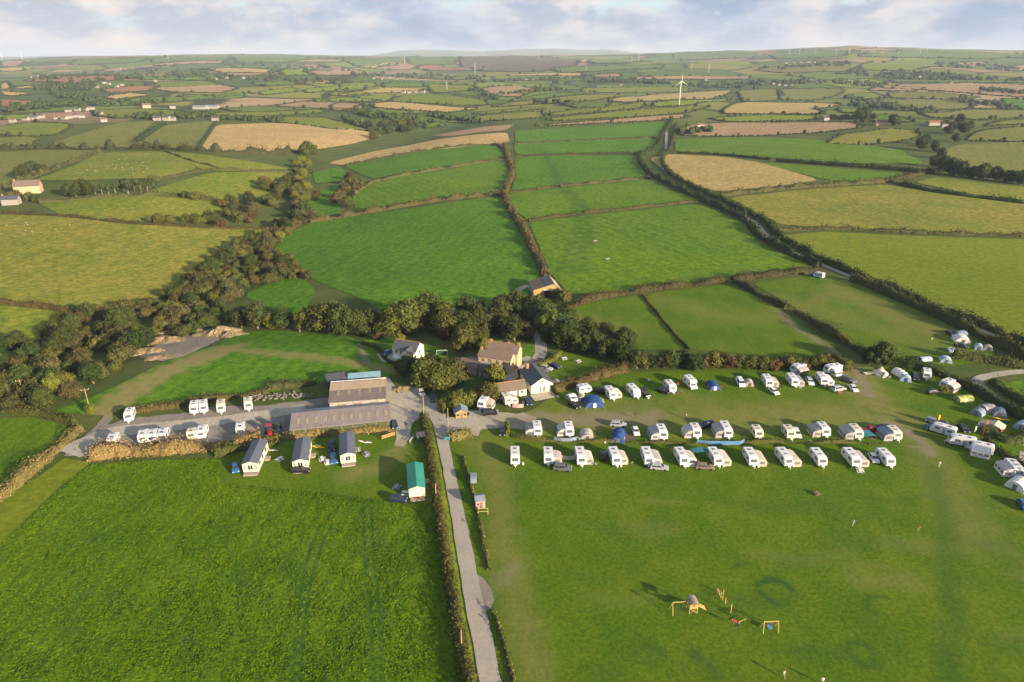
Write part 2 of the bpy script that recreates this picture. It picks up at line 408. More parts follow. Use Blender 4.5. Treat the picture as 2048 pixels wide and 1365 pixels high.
wear(0, [(462, 700), (600, 712), (700, 727), (780, 742)], 2.6, 0.8, 0.6)
wear(2, [(720, 690), (726, 712), (735, 728)], 0.9, 0.9, 0.5)
wear(0, [(800, 895), (780, 920), (745, 940), (700, 950)], 3.0, 0.6, 0.8)
wear(0, [(1590, 622), (1540, 640), (1450, 640), (1330, 600)], 6, 0.3, 0.9)
wear(0, [(1695, 560), (1640, 600), (1600, 618)], 4, 0.45, 0.9)
wear(0, [(1700, 590), (1760, 615), (1860, 660)], 9, 0.5, 0.9)
wear(0, [(1140, 640), (1200, 650), (1260, 670)], 7, 0.4, 0.9)
wear(0, [(1560, 600), (1700, 640), (1850, 690)], 8, 0.3, 0.9)
wear_ring(1553, 1184, 3.3, 3.2, 0.6, 1.15, 0, 250)
wear_ring(1555, 1184, 3.1, 3.0, 0.35, 0.55, 230, 360)
wear_ring(1490, 1138, 2.4, 1.6, 0.5, 0.6, 0, 170)
wear_ring(1742, 1088, 2.6, 2.0, 0.6, 0.7, 170, 300)
wear_ring(1724, 1308, 2.0, 2.6, 0.6, 0.75)
wear_ring(1772, 1215, 3.6, 3.0, 0.5, 0.6, 60, 220)
wear(1, [(1390, 1310), (1420, 1330), (1430, 1350)], 1.4, 0.7, 0.8)
wear(1, [(1290, 1290), (1320, 1300), (1330, 1310)], 1.0, 0.6, 0.8)
wear(1, [(1870, 940), (1890, 1050), (1900, 1200), (1905, 1365), (1910, 1440)], 2.2, 0.45, 0.8)
for i in range(26):     # fainter drifts of darker and drier turf over the play field
    x, y = random.uniform(1060, 2040), random.uniform(960, 1360); a = random.uniform(-0.5, 0.5); L = random.uniform(30, 110)
    wear(random.choice((0, 1, 1, 1)), [(x, y), (x+L*math.cos(a), y+L*0.4*math.sin(a)+6), (x+1.7*L, y+4)], random.uniform(1.0, 2.6), random.uniform(0.15, 0.35), 0.95)
for i in range(14):
    x, y = random.uniform(30, 840), random.uniform(1010, 1350)
    wear(1, [(x, y), (x+20, y+25), (x+24, y+60)], random.uniform(0.8, 2.0), random.uniform(0.25, 0.5), 0.95)
for k, (x0, x1) in enumerate(((724, 742), (740, 760), (640, 596), (664, 610))):   # tractor lines in the long grass
    wear(1, [(x0, 1012 if k < 2 else 1050), ((x0+x1)/2-4, 1110), (x1, 1230), (x1+(4 if k < 2 else -14), 1365), (x1+6, 1440)], 0.32, 1.0, 0.6)
for dx in (0, 14, 26):
    wear(1, [(1090+dx*0.3, 312), (1100+dx*0.5, 345), (1112+dx*0.7, 374), (1140+dx*0.8, 400), (1160+dx*0.8, 430), (1150+dx*1.2, 470), (1135+dx*1.6, 510), (1120+dx*2, 545)], 1.3, 0.55, 0.6)

FIELDS = [
 # near the camera
 ('field', 'lush', [(0, 1092), (130, 966), (182, 930), (300, 922), (440, 918), (439, 968), (640, 986), (780, 1004), (864, 1011), (880, 1100), (903, 1230), (925, 1365), (945, 1500), (-260, 1500), (-260, 1290)], dict(cell=0.75, rough=0.16)),
 ('field', 'lush', [(-160, 842), (0, 838), (60, 835), (125, 850), (152, 866), (70, 935), (0, 990), (-160, 1110)], dict(cell=1.6, rough=0.12)),
 ('grass_track', 'olive', [(128, 917), (182, 926), (120, 975), (0, 1090), (-160, 1240), (-160, 1135), (0, 1003), (90, 945)], dict(cell=1.6)),
 ('lawn', 'meadow', [(440, 915), (480, 893), (600, 880), (700, 872), (790, 868), (800, 846), (822, 842), (846, 838), (858, 900), (872, 1010), (780, 1003), (640, 985), (438, 967)], dict(cell=1.3, lift=0.02)),
 ('field', 'meadow', [(896, 884), (960, 858), (1070, 818), (1105, 790), (1240, 748), (1400, 738), (1560, 736), (1690, 736), (1790, 733), (1880, 757), (1960, 797), (2048, 852), (2330, 1010), (2500, 1500), (1040, 1500), (1010, 1300), (978, 1180), (950, 1010), (920, 915)], dict(cell=1.15, rough=0.06)),
 ('verge', 'meadow', [(895, 880), (925, 905), (950, 1010), (978, 1165), (958, 1160), (937, 1060), (915, 970)], dict(cell=1.3, lift=0.012)),
 ('verge', 'meadow', [(966, 1222), (985, 1215), (1010, 1300), (1045, 1500), (1030, 1500), (1002, 1365), (984, 1280)], dict(cell=1.3, lift=0.012)),
 ('verge', 'bright', [(842, 832), (862, 836), (880, 900), (894, 980), (907, 1050), (932, 1210), (962, 1365), (985, 1500), (960, 1500), (940, 1365), (915, 1220), (890, 1080), (868, 950), (856, 880)], dict(cell=1.2, lift=0.012)),
 ('field', 'pasture', [(105, 824), (190, 792), (265, 757), (330, 724), (440, 690), (462, 667), (540, 662), (690, 670), (722, 684), (760, 720), (800, 742), (770, 760), (640, 764), (560, 782), (450, 796), (385, 806), (300, 814), (240, 824), (205, 832)], dict(cell=1.5, rough=0.05)),
 ('lawn', 'pasture2', [(715, 684), (770, 676), (860, 690), (900, 712), (870, 745), (800, 752), (770, 748), (735, 728)], dict(cell=2.0, lift=0.01)),
 ('lawn', 'pasture', [(940, 690), (1000, 680), (1075, 692), (1085, 715), (1050, 722), (1000, 700)], dict(cell=2.0)),
 ('lawn', 'meadow', [(1095, 718), (1120, 700), (1200, 705), (1262, 738), (1190, 760), (1120, 782), (1085, 745)], dict(cell=2.0)),
 # beyond the farm
 ('field', 'pasture', [(548, 494), (580, 465), (640, 442), (720, 432), (850, 415), (1000, 394), (1032, 440), (1062, 500), (1080, 545), (1066, 575), (1045, 605), (980, 614), (900, 622), (840, 606), (780, 628), (700, 590), (630, 562), (575, 525)], dict(cell=4.5)),
 ('field', 'pasture2', [(1058, 446), (1110, 440), (1250, 424), (1400, 408), (1490, 450), (1508, 478), (1550, 503), (1625, 532), (1460, 554), (1330, 575), (1200, 590), (1140, 588), (1104, 552), (1085, 510)], dict(cell=4.5)),
 ('field', 'pasture2', [(1016, 388), (1150, 374), (1298, 360), (1345, 382), (1402, 402), (1250, 420), (1110, 434), (1055, 441), (1026, 418)], dict(cell=5)),
 ('field', 'pasture', [(1030, 318), (1100, 312), (1272, 312), (1294, 356), (1150, 369), (1022, 383), (1032, 350)], dict(cell=6)),
 ('field', 'pasture2', [(704, 396), (732, 368), (880, 344), (1008, 320), (1018, 350), (1004, 386), (850, 404), (712, 420)], dict(cell=5)),
 ('field', 'pasture', [(692, 334), (820, 306), (990, 291), (1012, 314), (880, 337), (750, 358), (716, 348)], {}),
 ('field', 'pasture', [(1028, 291), (1100, 284), (1312, 278), (1308, 304), (1150, 307), (1030, 311)], {}),
 ('field', 'pasture', [(1030, 263), (1150, 256), (1348, 244), (1326, 272), (1200, 279), (1030, 286)], {}),
 ('field', 'stubble', [(655, 327), (760, 301), (870, 281), (1014, 266), (1020, 286), (900, 298), (780, 312), (690, 332)], {}),
 ('field', 'plough', [(862, 272), (960, 256), (1028, 250), (1012, 262), (900, 274)], {}),
 ('field', 'pasture', [(612, 388), (660, 376), (692, 370), (676, 400), (684, 428), (640, 436), (616, 420)], {}),
 ('field', 'pasture', [(624, 347), (680, 334), (704, 354), (680, 364), (632, 368)], {}),
 ('field', 'pasture', [(488, 592), (560, 556), (610, 558), (632, 582), (616, 612), (590, 642), (540, 618)], dict(cell=4)),
 ('field', 'meadow', [(1128, 616), (1285, 590), (1330, 648), (1376, 700), (1262, 700), (1180, 668)], dict(cell=2.5)),
 ('field', 'meadow', [(1287, 589), (1468, 568), (1520, 600), (1580, 632), (1670, 698), (1700, 735), (1540, 712), (1380, 700), (1332, 648)], dict(cell=2.5)),
 ('field', 'meadow', [(1500, 566), (1640, 552), (1700, 562), (1860, 632), (1960, 685), (2000, 718), (1900, 735), (1800, 718), (1700, 686), (1600, 622)], dict(cell=2.5)),
 ('field', 'hay', [(-140, 428), (0, 430), (120, 434), (250, 450), (400, 458), (516, 458), (480, 484), (410, 520), (360, 568), (330, 594), (240, 612), (150, 620), (0, 604), (-140, 590)], dict(cell=5)),
 ('field', 'haygreen', [(-140, 605), (0, 612), (100, 622), (158, 636), (170, 662), (90, 680), (40, 740), (-140, 800)], dict(cell=4)),
 ('field', 'haygreen', [(78, 408), (200, 394), (290, 392), (400, 400), (480, 416), (400, 432), (320, 446), (200, 440), (120, 430)], {}),
 ('field', 'haygreen', [(285, 388), (420, 346), (570, 346), (588, 362), (540, 388), (460, 408), (380, 396)], {}),
 ('field', 'haygreen', [(70, 362), (150, 332), (200, 306), (330, 304), (400, 340), (310, 358), (160, 362)], {}),
 ('field', 'haygreen', [(330, 304), (430, 314), (590, 340), (440, 344), (400, 339)], {}),
 ('field', 'crop', [(-140, 308), (0, 306), (100, 300), (200, 303), (140, 330), (50, 362), (0, 378), (-140, 390)], {}),
 ('field', 'crop', [(95, 290), (240, 246), (310, 243), (274, 276), (290, 292), (200, 300)], {}),
 ('field', 'crop', [(285, 282), (330, 251), (425, 243), (430, 256), (400, 299), (320, 296)], {}),
 ('field', 'stubble', [(400, 302), (430, 251), (560, 247), (700, 258), (766, 271), (700, 290), (620, 302), (520, 305)], {}),
 ('field', 'straw', [(1298, 318), (1340, 309), (1450, 315), (1520, 326), (1640, 361), (1560, 373), (1440, 384), (1370, 372)], {}),
 ('field', 'pasture2', [(1510, 325), (1640, 335), (1822, 350), (1760, 365), (1650, 361)], {}),
 ('field', 'pasture2', [(1350, 280), (1480, 275), (1600, 278), (1800, 300), (1852, 330), (1700, 328), (1560, 318), (1450, 308), (1350, 304)], {}),
 ('field', 'hay', [(1456, 396), (1600, 381), (1770, 370), (1860, 386), (2048, 410), (2190, 420), (2190, 478), (1900, 468), (1700, 458), (1560, 450), (1516, 428)], dict(cell=6)),
 ('field', 'olive', [(1560, 472), (1650, 464), (1800, 472), (2048, 480), (2250, 486), (2250, 780), (2048, 688), (1900, 622), (1750, 556), (1640, 522), (1580, 495)], dict(cell=4.5)),
 ('field', 'haygreen', [(1828, 366), (1870, 356), (2048, 376), (2190, 384), (2190, 416), (2048, 403), (1950, 391)], {}),
 ('field', 'crop', [(1880, 302), (1920, 290), (2048, 285), (2190, 288), (2190, 350), (1960, 349), (1900, 332)], {}),
 ('field', 'pasture2', [(1990, 770), (2048, 760), (2200, 780), (2300, 900), (2120, 850), (2040, 800)], dict(cell=4)),
]
def zoomed(ox, oy, s, items):
    return [('field', m, [(ox+x/s, oy+y/s) for x, y in pts], {}) for m, pts in items]
Z = 2.9257
FAR = zoomed(0, 0, Z, [
 ('stubble', [(600, 572), (760, 548), (900, 560), (680, 586)]), ('earth', [(590, 528), (800, 505), (920, 510), (870, 536), (640, 546)]),
 ('plough', [(880, 516), (1280, 497), (1400, 522), (1300, 546), (1000, 541)]), ('bright', [(1445, 548), (1700, 516), (1790, 534), (1560, 558)]),
 ('bright', [(1780, 527), (2048, 503), (2140, 500), (2140, 528), (1790, 547)]), ('bright', [(1620, 420), (1800, 395), (1840, 405), (1770, 425), (1820, 442), (1660, 446)]),
 ('plough', [(1790, 425), (1960, 405), (2120, 415), (2120, 442), (1850, 444)]), ('plough', [(890, 382), (1290, 360), (1330, 370), (960, 391)]),
 ('green', [(450, 356), (880, 346), (820, 366), (400, 384)]), ('green', [(890, 347), (1340, 333), (1340, 357), (900, 374)]),
 ('green', [(1340, 330), (1700, 326), (2000, 348), (1700, 362), (1400, 376)]), ('plough', [(0, 366), (220, 358), (140, 386), (0, 396)]),
 ('stubble', [(0, 402), (200, 404), (100, 418), (0, 420)]), ('earth', [(120, 474), (420, 452), (760, 447), (710, 470), (400, 492)]),
 ('stubble', [(300, 452), (360, 436), (470, 438), (360, 461)]), ('stubble', [(0, 492), (60, 488), (70, 520), (0, 526)]),
 ('stubble', [(60, 522), (210, 500), (190, 520)]), ('stubble', [(5, 535), (195, 553), (60, 564), (0, 556)]),
 ('earth', [(0, 586), (100, 588), (300, 608), (240, 632), (0, 628)]), ('stubble', [(1150, 412), (1600, 415), (1580, 434), (1300, 428)]),
 ('green', [(200, 428), (640, 420), (600, 440), (240, 446)]), ('green', [(780, 446), (1240, 436), (1350, 450), (1250, 470), (800, 470)]),
 ('green', [(520, 612), (900, 572), (1440, 556), (1000, 602), (640, 627)]), ('green', [(1040, 562), (1420, 547), (1440, 574), (1100, 592)]),
 ('haygreen', [(540, 652), (800, 640), (1100, 655), (1000, 682), (700, 697), (560, 682)]), ('haygreen', [(1220, 664), (1880, 642), (1900, 662), (1500, 687), (1240, 687)]),
 ('green', [(1280, 640), (1500, 624), (1880, 640), (1400, 660)]), ('plough', [(1610, 622), (1760, 598), (2048, 604), (2130, 610), (2130, 642), (1800, 637)]),
 ('bright', [(1840, 587), (2048, 573), (2250, 590), (2048, 602), (1850, 600)]), ('haygreen', [(1930, 552), (2100, 538), (2160, 548), (2100, 566), (1940, 564)]),
 ('haygreen', [(1500, 705), (1700, 688), (1900, 693), (2080, 738), (2180, 770), (1950, 760), (1800, 737)]), ('crop', [(-200, 822), (160, 800), (240, 815), (190, 852), (0, 866), (-200, 866)]),
 ('haygreen', [(-200, 752), (0, 745), (170, 720), (400, 726), (425, 745), (330, 792), (200, 802), (-200, 790)]), ('bright', [(-100, 690), (0, 680), (230, 672), (200, 696), (0, 706)]),
 ('plough', [(820, 440), (1000, 438), (960, 452), (820, 452)]), ('green', [(1460, 490), (1700, 478), (1760, 496), (1560, 508)]),
 ('plough', [(1740, 494), (1860, 474), (2040, 480), (1900, 494)]), ('green', [(1360, 392), (1600, 384), (1620, 402), (1380, 408)]),
 ('green', [(380, 600), (560, 560), (580, 586), (430, 612)]),
]) + zoomed(680, 0, Z, [
 ('green', [(0, 352), (380, 338), (400, 384), (100, 392)]), ('green', [(390, 340), (720, 332), (690, 376), (420, 386)]),
 ('moor', [(730, 336), (1100, 336), (1400, 352), (1390, 382), (1200, 420), (860, 420), (700, 378)]), ('stubble', [(100, 396), (270, 368), (360, 374), (200, 403)]),
 ('plough', [(190, 408), (300, 372), (480, 380), (400, 412)]), ('earth', [(450, 404), (500, 380), (660, 400), (840, 396), (830, 412), (600, 416)]),
 ('stubble', [(980, 441), (1200, 432), (1420, 432), (1440, 446), (1000, 449)]), ('plough', [(1470, 442), (1640, 436), (1650, 454), (1480, 453)]),
 ('plough', [(1700, 456), (2048, 447), (2400, 452), (2400, 466), (2048, 466), (1720, 468)]), ('bright', [(0, 497), (200, 485), (222, 510), (0, 532)]),
 ('green', [(240, 492), (480, 485), (500, 510), (260, 515)]), ('straw', [(0, 556), (260, 515), (500, 520), (420, 545), (160, 548), (0, 568)]),
 ('haygreen', [(510, 497), (780, 505), (810, 530), (540, 548)]), ('plough', [(826, 524), (950, 508), (1060, 504), (1150, 530), (1060, 571), (880, 567)]),
 ('olive', [(280, 597), (380, 560), (560, 554), (850, 590), (870, 616), (700, 622)]), ('bright', [(-100, 590), (0, 574), (330, 556), (290, 594), (0, 602)]),
 ('stubble', [(170, 612), (300, 599), (600, 624), (820, 640), (640, 662), (440, 650), (200, 632)]), ('plough', [(-60, 620), (0, 604), (140, 611), (60, 646), (-40, 650)]),
 ('green', [(100, 652), (300, 644), (440, 661), (200, 682)]), ('green', [(1110, 512), (1300, 499), (1440, 519), (1300, 532)]),
 ('hay', [(880, 630), (1000, 604), (1300, 572), (1600, 558), (1760, 569), (1500, 592), (1150, 612)]), ('green', [(980, 596), (1250, 548), (1500, 553), (1280, 570), (1080, 594)]),
 ('straw', [(1560, 592), (1800, 560), (2048, 545), (2300, 532), (2260, 560), (2048, 586), (1820, 597), (1650, 602)]), ('haygreen', [(1420, 520), (1900, 511), (2048, 520), (2048, 540), (1700, 546), (1420, 541)]),
 ('hay', [(620, 714), (840, 680), (1180, 655), (1205, 690), (1000, 706), (800, 718)]), ('haygreen', [(760, 670), (1100, 635), (1220, 638), (880, 672)]),
 ('haygreen', [(1225, 668), (1400, 640), (1780, 605), (1795, 630), (1400, 667), (1240, 682)]), ('haygreen', [(1200, 697), (1500, 667), (1800, 640), (2048, 630), (2180, 622), (2048, 662), (1600, 692), (1250, 712)]),
 ('plough', [(1120, 742), (1500, 711), (1800, 685), (2000, 674), (2060, 684), (1900, 706), (1300, 737)]), ('green', [(480, 737), (580, 714), (625, 735), (500, 757)]),
 ('green', [(1310, 614), (1600, 598), (1560, 634), (1400, 640)]), ('green', [(1000, 470), (1120, 462), (1450, 458), (1440, 472), (1150, 478)]),
 ('green', [(640, 486), (780, 484), (800, 502), (660, 500)]), ('green', [(1240, 410), (1500, 392), (1900, 380), (1880, 404), (1500, 420), (1280, 426)]),
 ('green', [(1450, 350), (1750, 345), (2000, 330), (1990, 360), (1700, 372), (1460, 374)]),
 ('bright', [(1830, 606), (2048, 590), (2300, 570), (2280, 596), (2048, 620), (1840, 628)]),
]) + zoomed(1348, 0, Z, [
 ('green', [(0, 316), (260, 314), (560, 317), (450, 342), (0, 352)]), ('green', [(560, 313), (1050, 294), (1000, 332), (600, 347)]),
 ('plough', [(1040, 296), (1200, 286), (1340, 300), (1100, 304)]), ('green', [(1350, 301), (2048, 318), (2300, 330), (2048, 336), (1400, 342), (1050, 332)]),
 ('olive', [(1090, 382), (1300, 355), (1530, 360), (1640, 396), (1400, 416), (1100, 412)]), ('plough', [(1650, 372), (1830, 364), (1800, 391), (1660, 389)]),
 ('crop', [(460, 412), (800, 394), (1080, 390), (1050, 421), (650, 431)]), ('green', [(640, 442), (850, 425), (1060, 430), (1200, 456), (900, 472)]),
 ('green', [(70, 502), (300, 480), (390, 490), (370, 515), (120, 512)]), ('plough', [(1200, 500), (1700, 490), (2048, 500), (2300, 506), (2300, 580), (2048, 570), (1880, 562), (1500, 531), (1230, 521)]),
 ('plough', [(1130, 532), (1220, 505), (1480, 516), (1400, 537)]), ('crop', [(370, 534), (600, 524), (640, 556), (600, 592), (400, 596)]),
 ('crop', [(610, 526), (1000, 524), (980, 550), (850, 587), (620, 590)]), ('haygreen', [(1040, 552), (1180, 545), (1250, 575), (1060, 582)]),
 ('crop', [(1240, 547), (1500, 540), (1790, 570), (1700, 586), (1280, 577)]), ('crop', [(1190, 592), (1400, 585), (1740, 590), (1740, 641), (1400, 651), (1250, 612)]),
 ('straw', [(1742, 588), (1900, 590), (1908, 636), (1740, 641)]), ('crop', [(1430, 667), (1700, 645), (2048, 650), (2300, 656), (2300, 690), (2048, 690), (1820, 706), (1500, 692)]),
 ('pasture', [(1920, 577), (2048, 586), (2300, 600), (2300, 650), (2048, 641), (1930, 612)]), ('straw', [(262, 668), (410, 600), (830, 604), (990, 615), (810, 640), (900, 671), (600, 670)]),
 ('bright', [(190, 694), (560, 674), (840, 680), (820, 706), (300, 714)]), ('haygreen', [(950, 642), (1080, 640), (1110, 670), (980, 662)]),
 ('pasture2', [(1100, 694), (1250, 672), (1420, 716), (1200, 722)]), ('plough', [(26, 796), (80, 735), (300, 720), (700, 719), (1040, 719), (1120, 746), (900, 777), (600, 792), (350, 802)]),
 ('hay', [(890, 842), (980, 791), (1250, 757), (1420, 765), (1445, 802), (1320, 832), (1100, 852)]), ('crop', [(1700, 826), (1780, 770), (2048, 744), (2300, 740), (2300, 826), (2048, 832)]),
 ('crop', [(1810, 742), (2048, 702), (2300, 700), (2300, 730), (2048, 732)]),
 ('plough', [(1830, 400), (2048, 384), (2300, 386), (2300, 404), (1900, 410)]), ('green', [(1260, 470), (1700, 474), (2048, 470), (2300, 476), (2048, 488), (1300, 484)]),
])
for n, m, px, k in FIELDS: sheet(n, px, m, **k)
for n, m, px, k in FAR: sheet(n, px, m, smooth=1)

# roads, yards and drives
def ribbon(px, w, smooth=2):
    C = smooth_poly(ats(px)[:, :2], False, smooth)
    T = np.gradient(C, axis=0); T /= np.linalg.norm(T, axis=1)[:, None]+1e-9
    Nn = np.stack([-T[:, 1], T[:, 0]], 1)
    w = np.interp(np.linspace(0, 1, len(C)), np.linspace(0, 1, len(w)), w) if isinstance(w, (list, tuple)) else np.full(len(C), w)
    return np.vstack([C+Nn*w[:, None]/2, (C-Nn*w[:, None]/2)[::-1]])
sheet('road', [(855, 826), (866, 850), (878, 900), (893, 980), (905, 1050), (930, 1210), (960, 1365), (985, 1500), (1032, 1500), (1003, 1365), (985, 1280), (968, 1210), (951, 1130), (937, 1060), (918, 980), (902, 910), (896, 870), (890, 830)], 'asphalt', lift=0.16, cell=0.9, ragged=0.16)
sheet('gravel_patch', [(952, 1150), (970, 1156), (984, 1182), (988, 1205), (978, 1222), (968, 1226)], 'darkgravel', lift=0.13, cell=0.8, ragged=0.4)
sheet('gravel_drive', [(888, 836), (940, 832), (1000, 828), (1050, 826), (1075, 838), (1062, 860), (1000, 858), (962, 862), (955, 874), (930, 868), (893, 868)], 'gravel', lift=0.12, cell=1.0, ragged=0.7)
sheet('farmyard', [(764, 772), (770, 752), (782, 760), (798, 788), (826, 778), (842, 770), (846, 788), (868, 800), (886, 818), (893, 840), (862, 840), (846, 834), (826, 846), (816, 880), (812, 895), (788, 895), (796, 850), (780, 858), (770, 830)], 'gravel', lift=0.09, cell=1.0, ragged=0.6)
sheet('farmyard', [(126, 915), (142, 893), (178, 867), (200, 848), (206, 829), (226, 829), (222, 850), (250, 838), (300, 834), (365, 828), (410, 815), (520, 812), (575, 806), (630, 800), (660, 796), (660, 830), (600, 850), (590, 868), (540, 880), (470, 884), (400, 890), (300, 895), (200, 904), (175, 914)], 'darkgravel', lift=0.07, cell=1.2, ragged=0.7)
sheet('track', None, 'gravel', lift=0.11, cell=1.6, smooth=0, world=ribbon([(135, 908), (180, 885), (215, 866), (270, 860), (380, 850), (470, 838), (560, 826), (610, 818)], [10, 8, 6, 6, 5, 5, 5]))
sheet('lane', None, 'asphalt', lift=0.03, cell=1.6, smooth=0, world=ribbon([(1078, 668), (1083, 700), (1080, 715), (1060, 730), (1035, 745), (1010, 765)], 4.2))
sheet('lane', None, 'asphalt', lift=0.03, cell=1.6, smooth=0, world=ribbon([(1083, 716), (1062, 722), (1046, 716)], 4.0))
sheet('patio', [(1060, 792), (1104, 782), (1112, 796), (1070, 804)], 'concrete', lift=0.12, cell=2, smooth=0)
sheet('drive', [(752, 708), (788, 706), (792, 730), (764, 724)], 'concrete', lift=0.03, cell=2, smooth=1)
sheet('yard', [(905, 715), (960, 716), (980, 740), (930, 745)], 'darkgravel', lift=0.03, cell=2, smooth=1)
sheet('track', None, 'gravel', lift=0.03, cell=2, smooth=0, world=ribbon([(1056, 572), (1040, 578), (1033, 588), (1040, 598), (1058, 604)], 3.2))
sheet('track', None, 'gravel', lift=0.03, cell=2, smooth=0, world=ribbon([(1100, 612), (1092, 625), (1086, 650), (1080, 670)], 3.5))
sheet('lane', None, 'asphalt', lift=0.03, smooth=0, cell=3, world=ribbon([(1333, 262), (1332, 300)], 3.5))
sheet('lane', None, 'asphalt', lift=0.03, smooth=0, cell=3, world=ribbon([(1470, 426), (1512, 445), (1530, 470), (1566, 497), (1640, 529), (1690, 550), (1760, 576), (1900, 633), (2000, 678), (2100, 726)], 3.0))
sheet('lane', None, 'asphalt', lift=0.03, smooth=0, cell=2.5, world=ribbon([(2130, 742), (2030, 744), (1985, 751), (1957, 757), (1953, 766), (1966, 778), (2030, 826), (2080, 880), (2050, 902), (2060, 960)], 3.2))
sheet('grit_yard', [(276, 716), (310, 692), (365, 664), (425, 658), (440, 680), (400, 700), (370, 714), (322, 722)], 'grit', lift=0.03, cell=1.2, ragged=0.8)

# tar repairs on the approach road
for px, py, w, h_ in [(926, 1042, 7, 9), (957, 1205, 7, 12), (880, 842, 9, 5), (840, 815, 14, 5), (812, 850, 5, 10)]:
    sheet('road_patch', [(px-w/2, py-h_/2), (px+w/2-1, py-h_/2+1), (px+w/2+1, py+h_/2), (px-w/2+2, py+h_/2-1)], 'darkgravel', lift=0.19, cell=0.8, ragged=0.2)
# long grass of the lush field: real tufts over the sheet
def tufts(poly, n, seed, name, label, hmin=0.07, hmax=0.19):
    r_ = np.random.default_rng(seed); P = ats(poly)[:, :2]; lo, hi = P.min(0), P.max(0)
    C = np.column_stack([r_.uniform(lo[0], hi[0], n*3), r_.uniform(lo[1], hi[1], n*3)]); C = C[inside(P, C[:, 0], C[:, 1])]
    d = np.sin(C[:, 0]*0.35+np.sin(C[:, 1]*0.23)*2)*np.sin(C[:, 1]*0.31+np.sin(C[:, 0]*0.17)*2)
    C = C[r_.random(len(C)) < 0.55+0.45*d][:n]; m = len(C)
    for Q, hw in [(q[1], q[2]) for q in WEAR if q[0] == 1 and q[3] >= 0.99]:
        k = pdist(C[:, 0], C[:, 1], Q) > hw*1.3; C = C[k]
    m = len(C); a = r_.uniform(0, 6.28, m); w = r_.uniform(0.06, 0.14, m); h = r_.uniform(hmin, hmax, m); lean = r_.normal(0, 0.12, (m, 2))
    z = terrain(C[:, 0], C[:, 1])+0.08; dx, dy = np.cos(a)*w, np.sin(a)*w
    V = np.stack([np.column_stack([C[:, 0]-dx, C[:, 1]-dy, z]), np.column_stack([C[:, 0]+dx, C[:, 1]+dy, z]), np.column_stack([C[:, 0]+dx*1.3+lean[:, 0], C[:, 1]+dy*1.3+lean[:, 1], z+h]), np.column_stack([C[:, 0]-dx*1.3+lean[:, 0], C[:, 1]-dy*1.3+lean[:, 1], z+h*0.9])], 1).reshape(-1, 3)
    o = link(bpy.data.objects.new(name, mesh_np(name, V, np.arange(4*m).reshape(m, 4), MATS['lush']))); tag(o, label, 'grass', kind='stuff')
tufts(FIELDS[0][2], 90000, 5, 'grass', 'long tufted grass of the lush field beside the road')
# ------------------------------------------------------------------ foliage
def leaf_mat(name, a, b, trans=0.25):
    m, nt, bs = nodes_of(name)
    t = N(nt, 'ShaderNodeAttribute', attribute_name='tint'); sp = N(nt, 'ShaderNodeSeparateColor')
    nt.links.new(t.outputs['Color'], sp.inputs[0])
    oi = N(nt, 'ShaderNodeObjectInfo')
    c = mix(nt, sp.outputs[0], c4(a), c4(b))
    hs = N(nt, 'ShaderNodeHueSaturation')
    nt.links.new(ramp(nt, oi.outputs['Random'], 0, 1, 0.482, 0.53), hs.inputs['Hue'])
    nt.links.new(ramp(nt, mmath(nt, 'FRACT', mmath(nt, 'MULTIPLY', oi.outputs['Random'], 7.3)), 0, 1, 0.75, 1.2), hs.inputs['Value'])
    nt.links.new(c, hs.inputs['Color'])
    nt.links.new(hs.outputs[0], bs.inputs['Base Color'])
    bs.inputs['Roughness'].default_value = 0.75; bs.inputs['Specular IOR Level'].default_value = 0.15
    MATS[name] = m
leaf_mat('leaf_oak', (0.036, 0.054, 0.010), (0.104, 0.102, 0.020))
leaf_mat('leaf_dark', (0.024, 0.040, 0.010), (0.060, 0.070, 0.015))
leaf_mat('leaf_bright', (0.072, 0.089, 0.014), (0.162, 0.149, 0.020))
leaf_mat('leaf_scrub', (0.040, 0.045, 0.014), (0.108, 0.090, 0.032))
leaf_mat('leaf_russet', (0.052, 0.040, 0.014), (0.119, 0.071, 0.026))
leaf_mat('leaf_hedge', (0.040, 0.053, 0.012), (0.118, 0.104, 0.024))
leaf_mat('leaf_bracken', (0.110, 0.100, 0.028), (0.330, 0.225, 0.095))
leaf_mat('leaf_bank', (0.036, 0.046, 0.013), (0.140, 0.102, 0.037))
m, nt, bs = nodes_of('bark'); bs.inputs['Roughness'].default_value = 0.9
pos = N(nt, 'ShaderNodeTexCoord').outputs['Object']
nt.links.new(mix(nt, noise(nt, scaled(nt, pos, (3, 3, 0.6)), 2.0), (0.10, 0.08, 0.06, 1), (0.21, 0.18, 0.14, 1)), bs.inputs['Base Color']); MATS['bark'] = m

def leaves(C, Nrm, size, spread=0.7, rng=RNG):
    """quads at C facing roughly Nrm -> V, F, tint"""
    n = len(C)
    nn = Nrm+rng.normal(0, spread, (n, 3)); nn /= np.linalg.norm(nn, axis=1)[:, None]+1e-9
    a = np.cross(nn, rng.normal(0, 1, (n, 3))); a /= np.linalg.norm(a, axis=1)[:, None]+1e-9
    b = np.cross(nn, a)
    s = (size if np.ndim(size) else np.full(n, size))*rng.uniform(0.6, 1.35, n)
    a *= s[:, None]; b *= (s*rng.uniform(0.55, 1.0, n))[:, None]
    V = np.stack([C-a*0.5, C-b*0.5+a*0.08, C+a*0.5, C+b*0.5+a*0.08], 1).reshape(-1, 3)
    F = np.arange(4*n).reshape(n, 4)
    return V, F
def ball(n, rng=RNG):
    v = rng.normal(0, 1, (n, 3)); return v/(np.linalg.norm(v, axis=1)[:, None]+1e-9)
bm = bmesh.new(); bmesh.ops.create_icosphere(bm, subdivisions=1, radius=1.0)
ICO_V = np.array([v.co[:] for v in bm.verts]); ICO_F = np.array([[v.index for v in f.verts] for f in bm.faces]); bm.free()
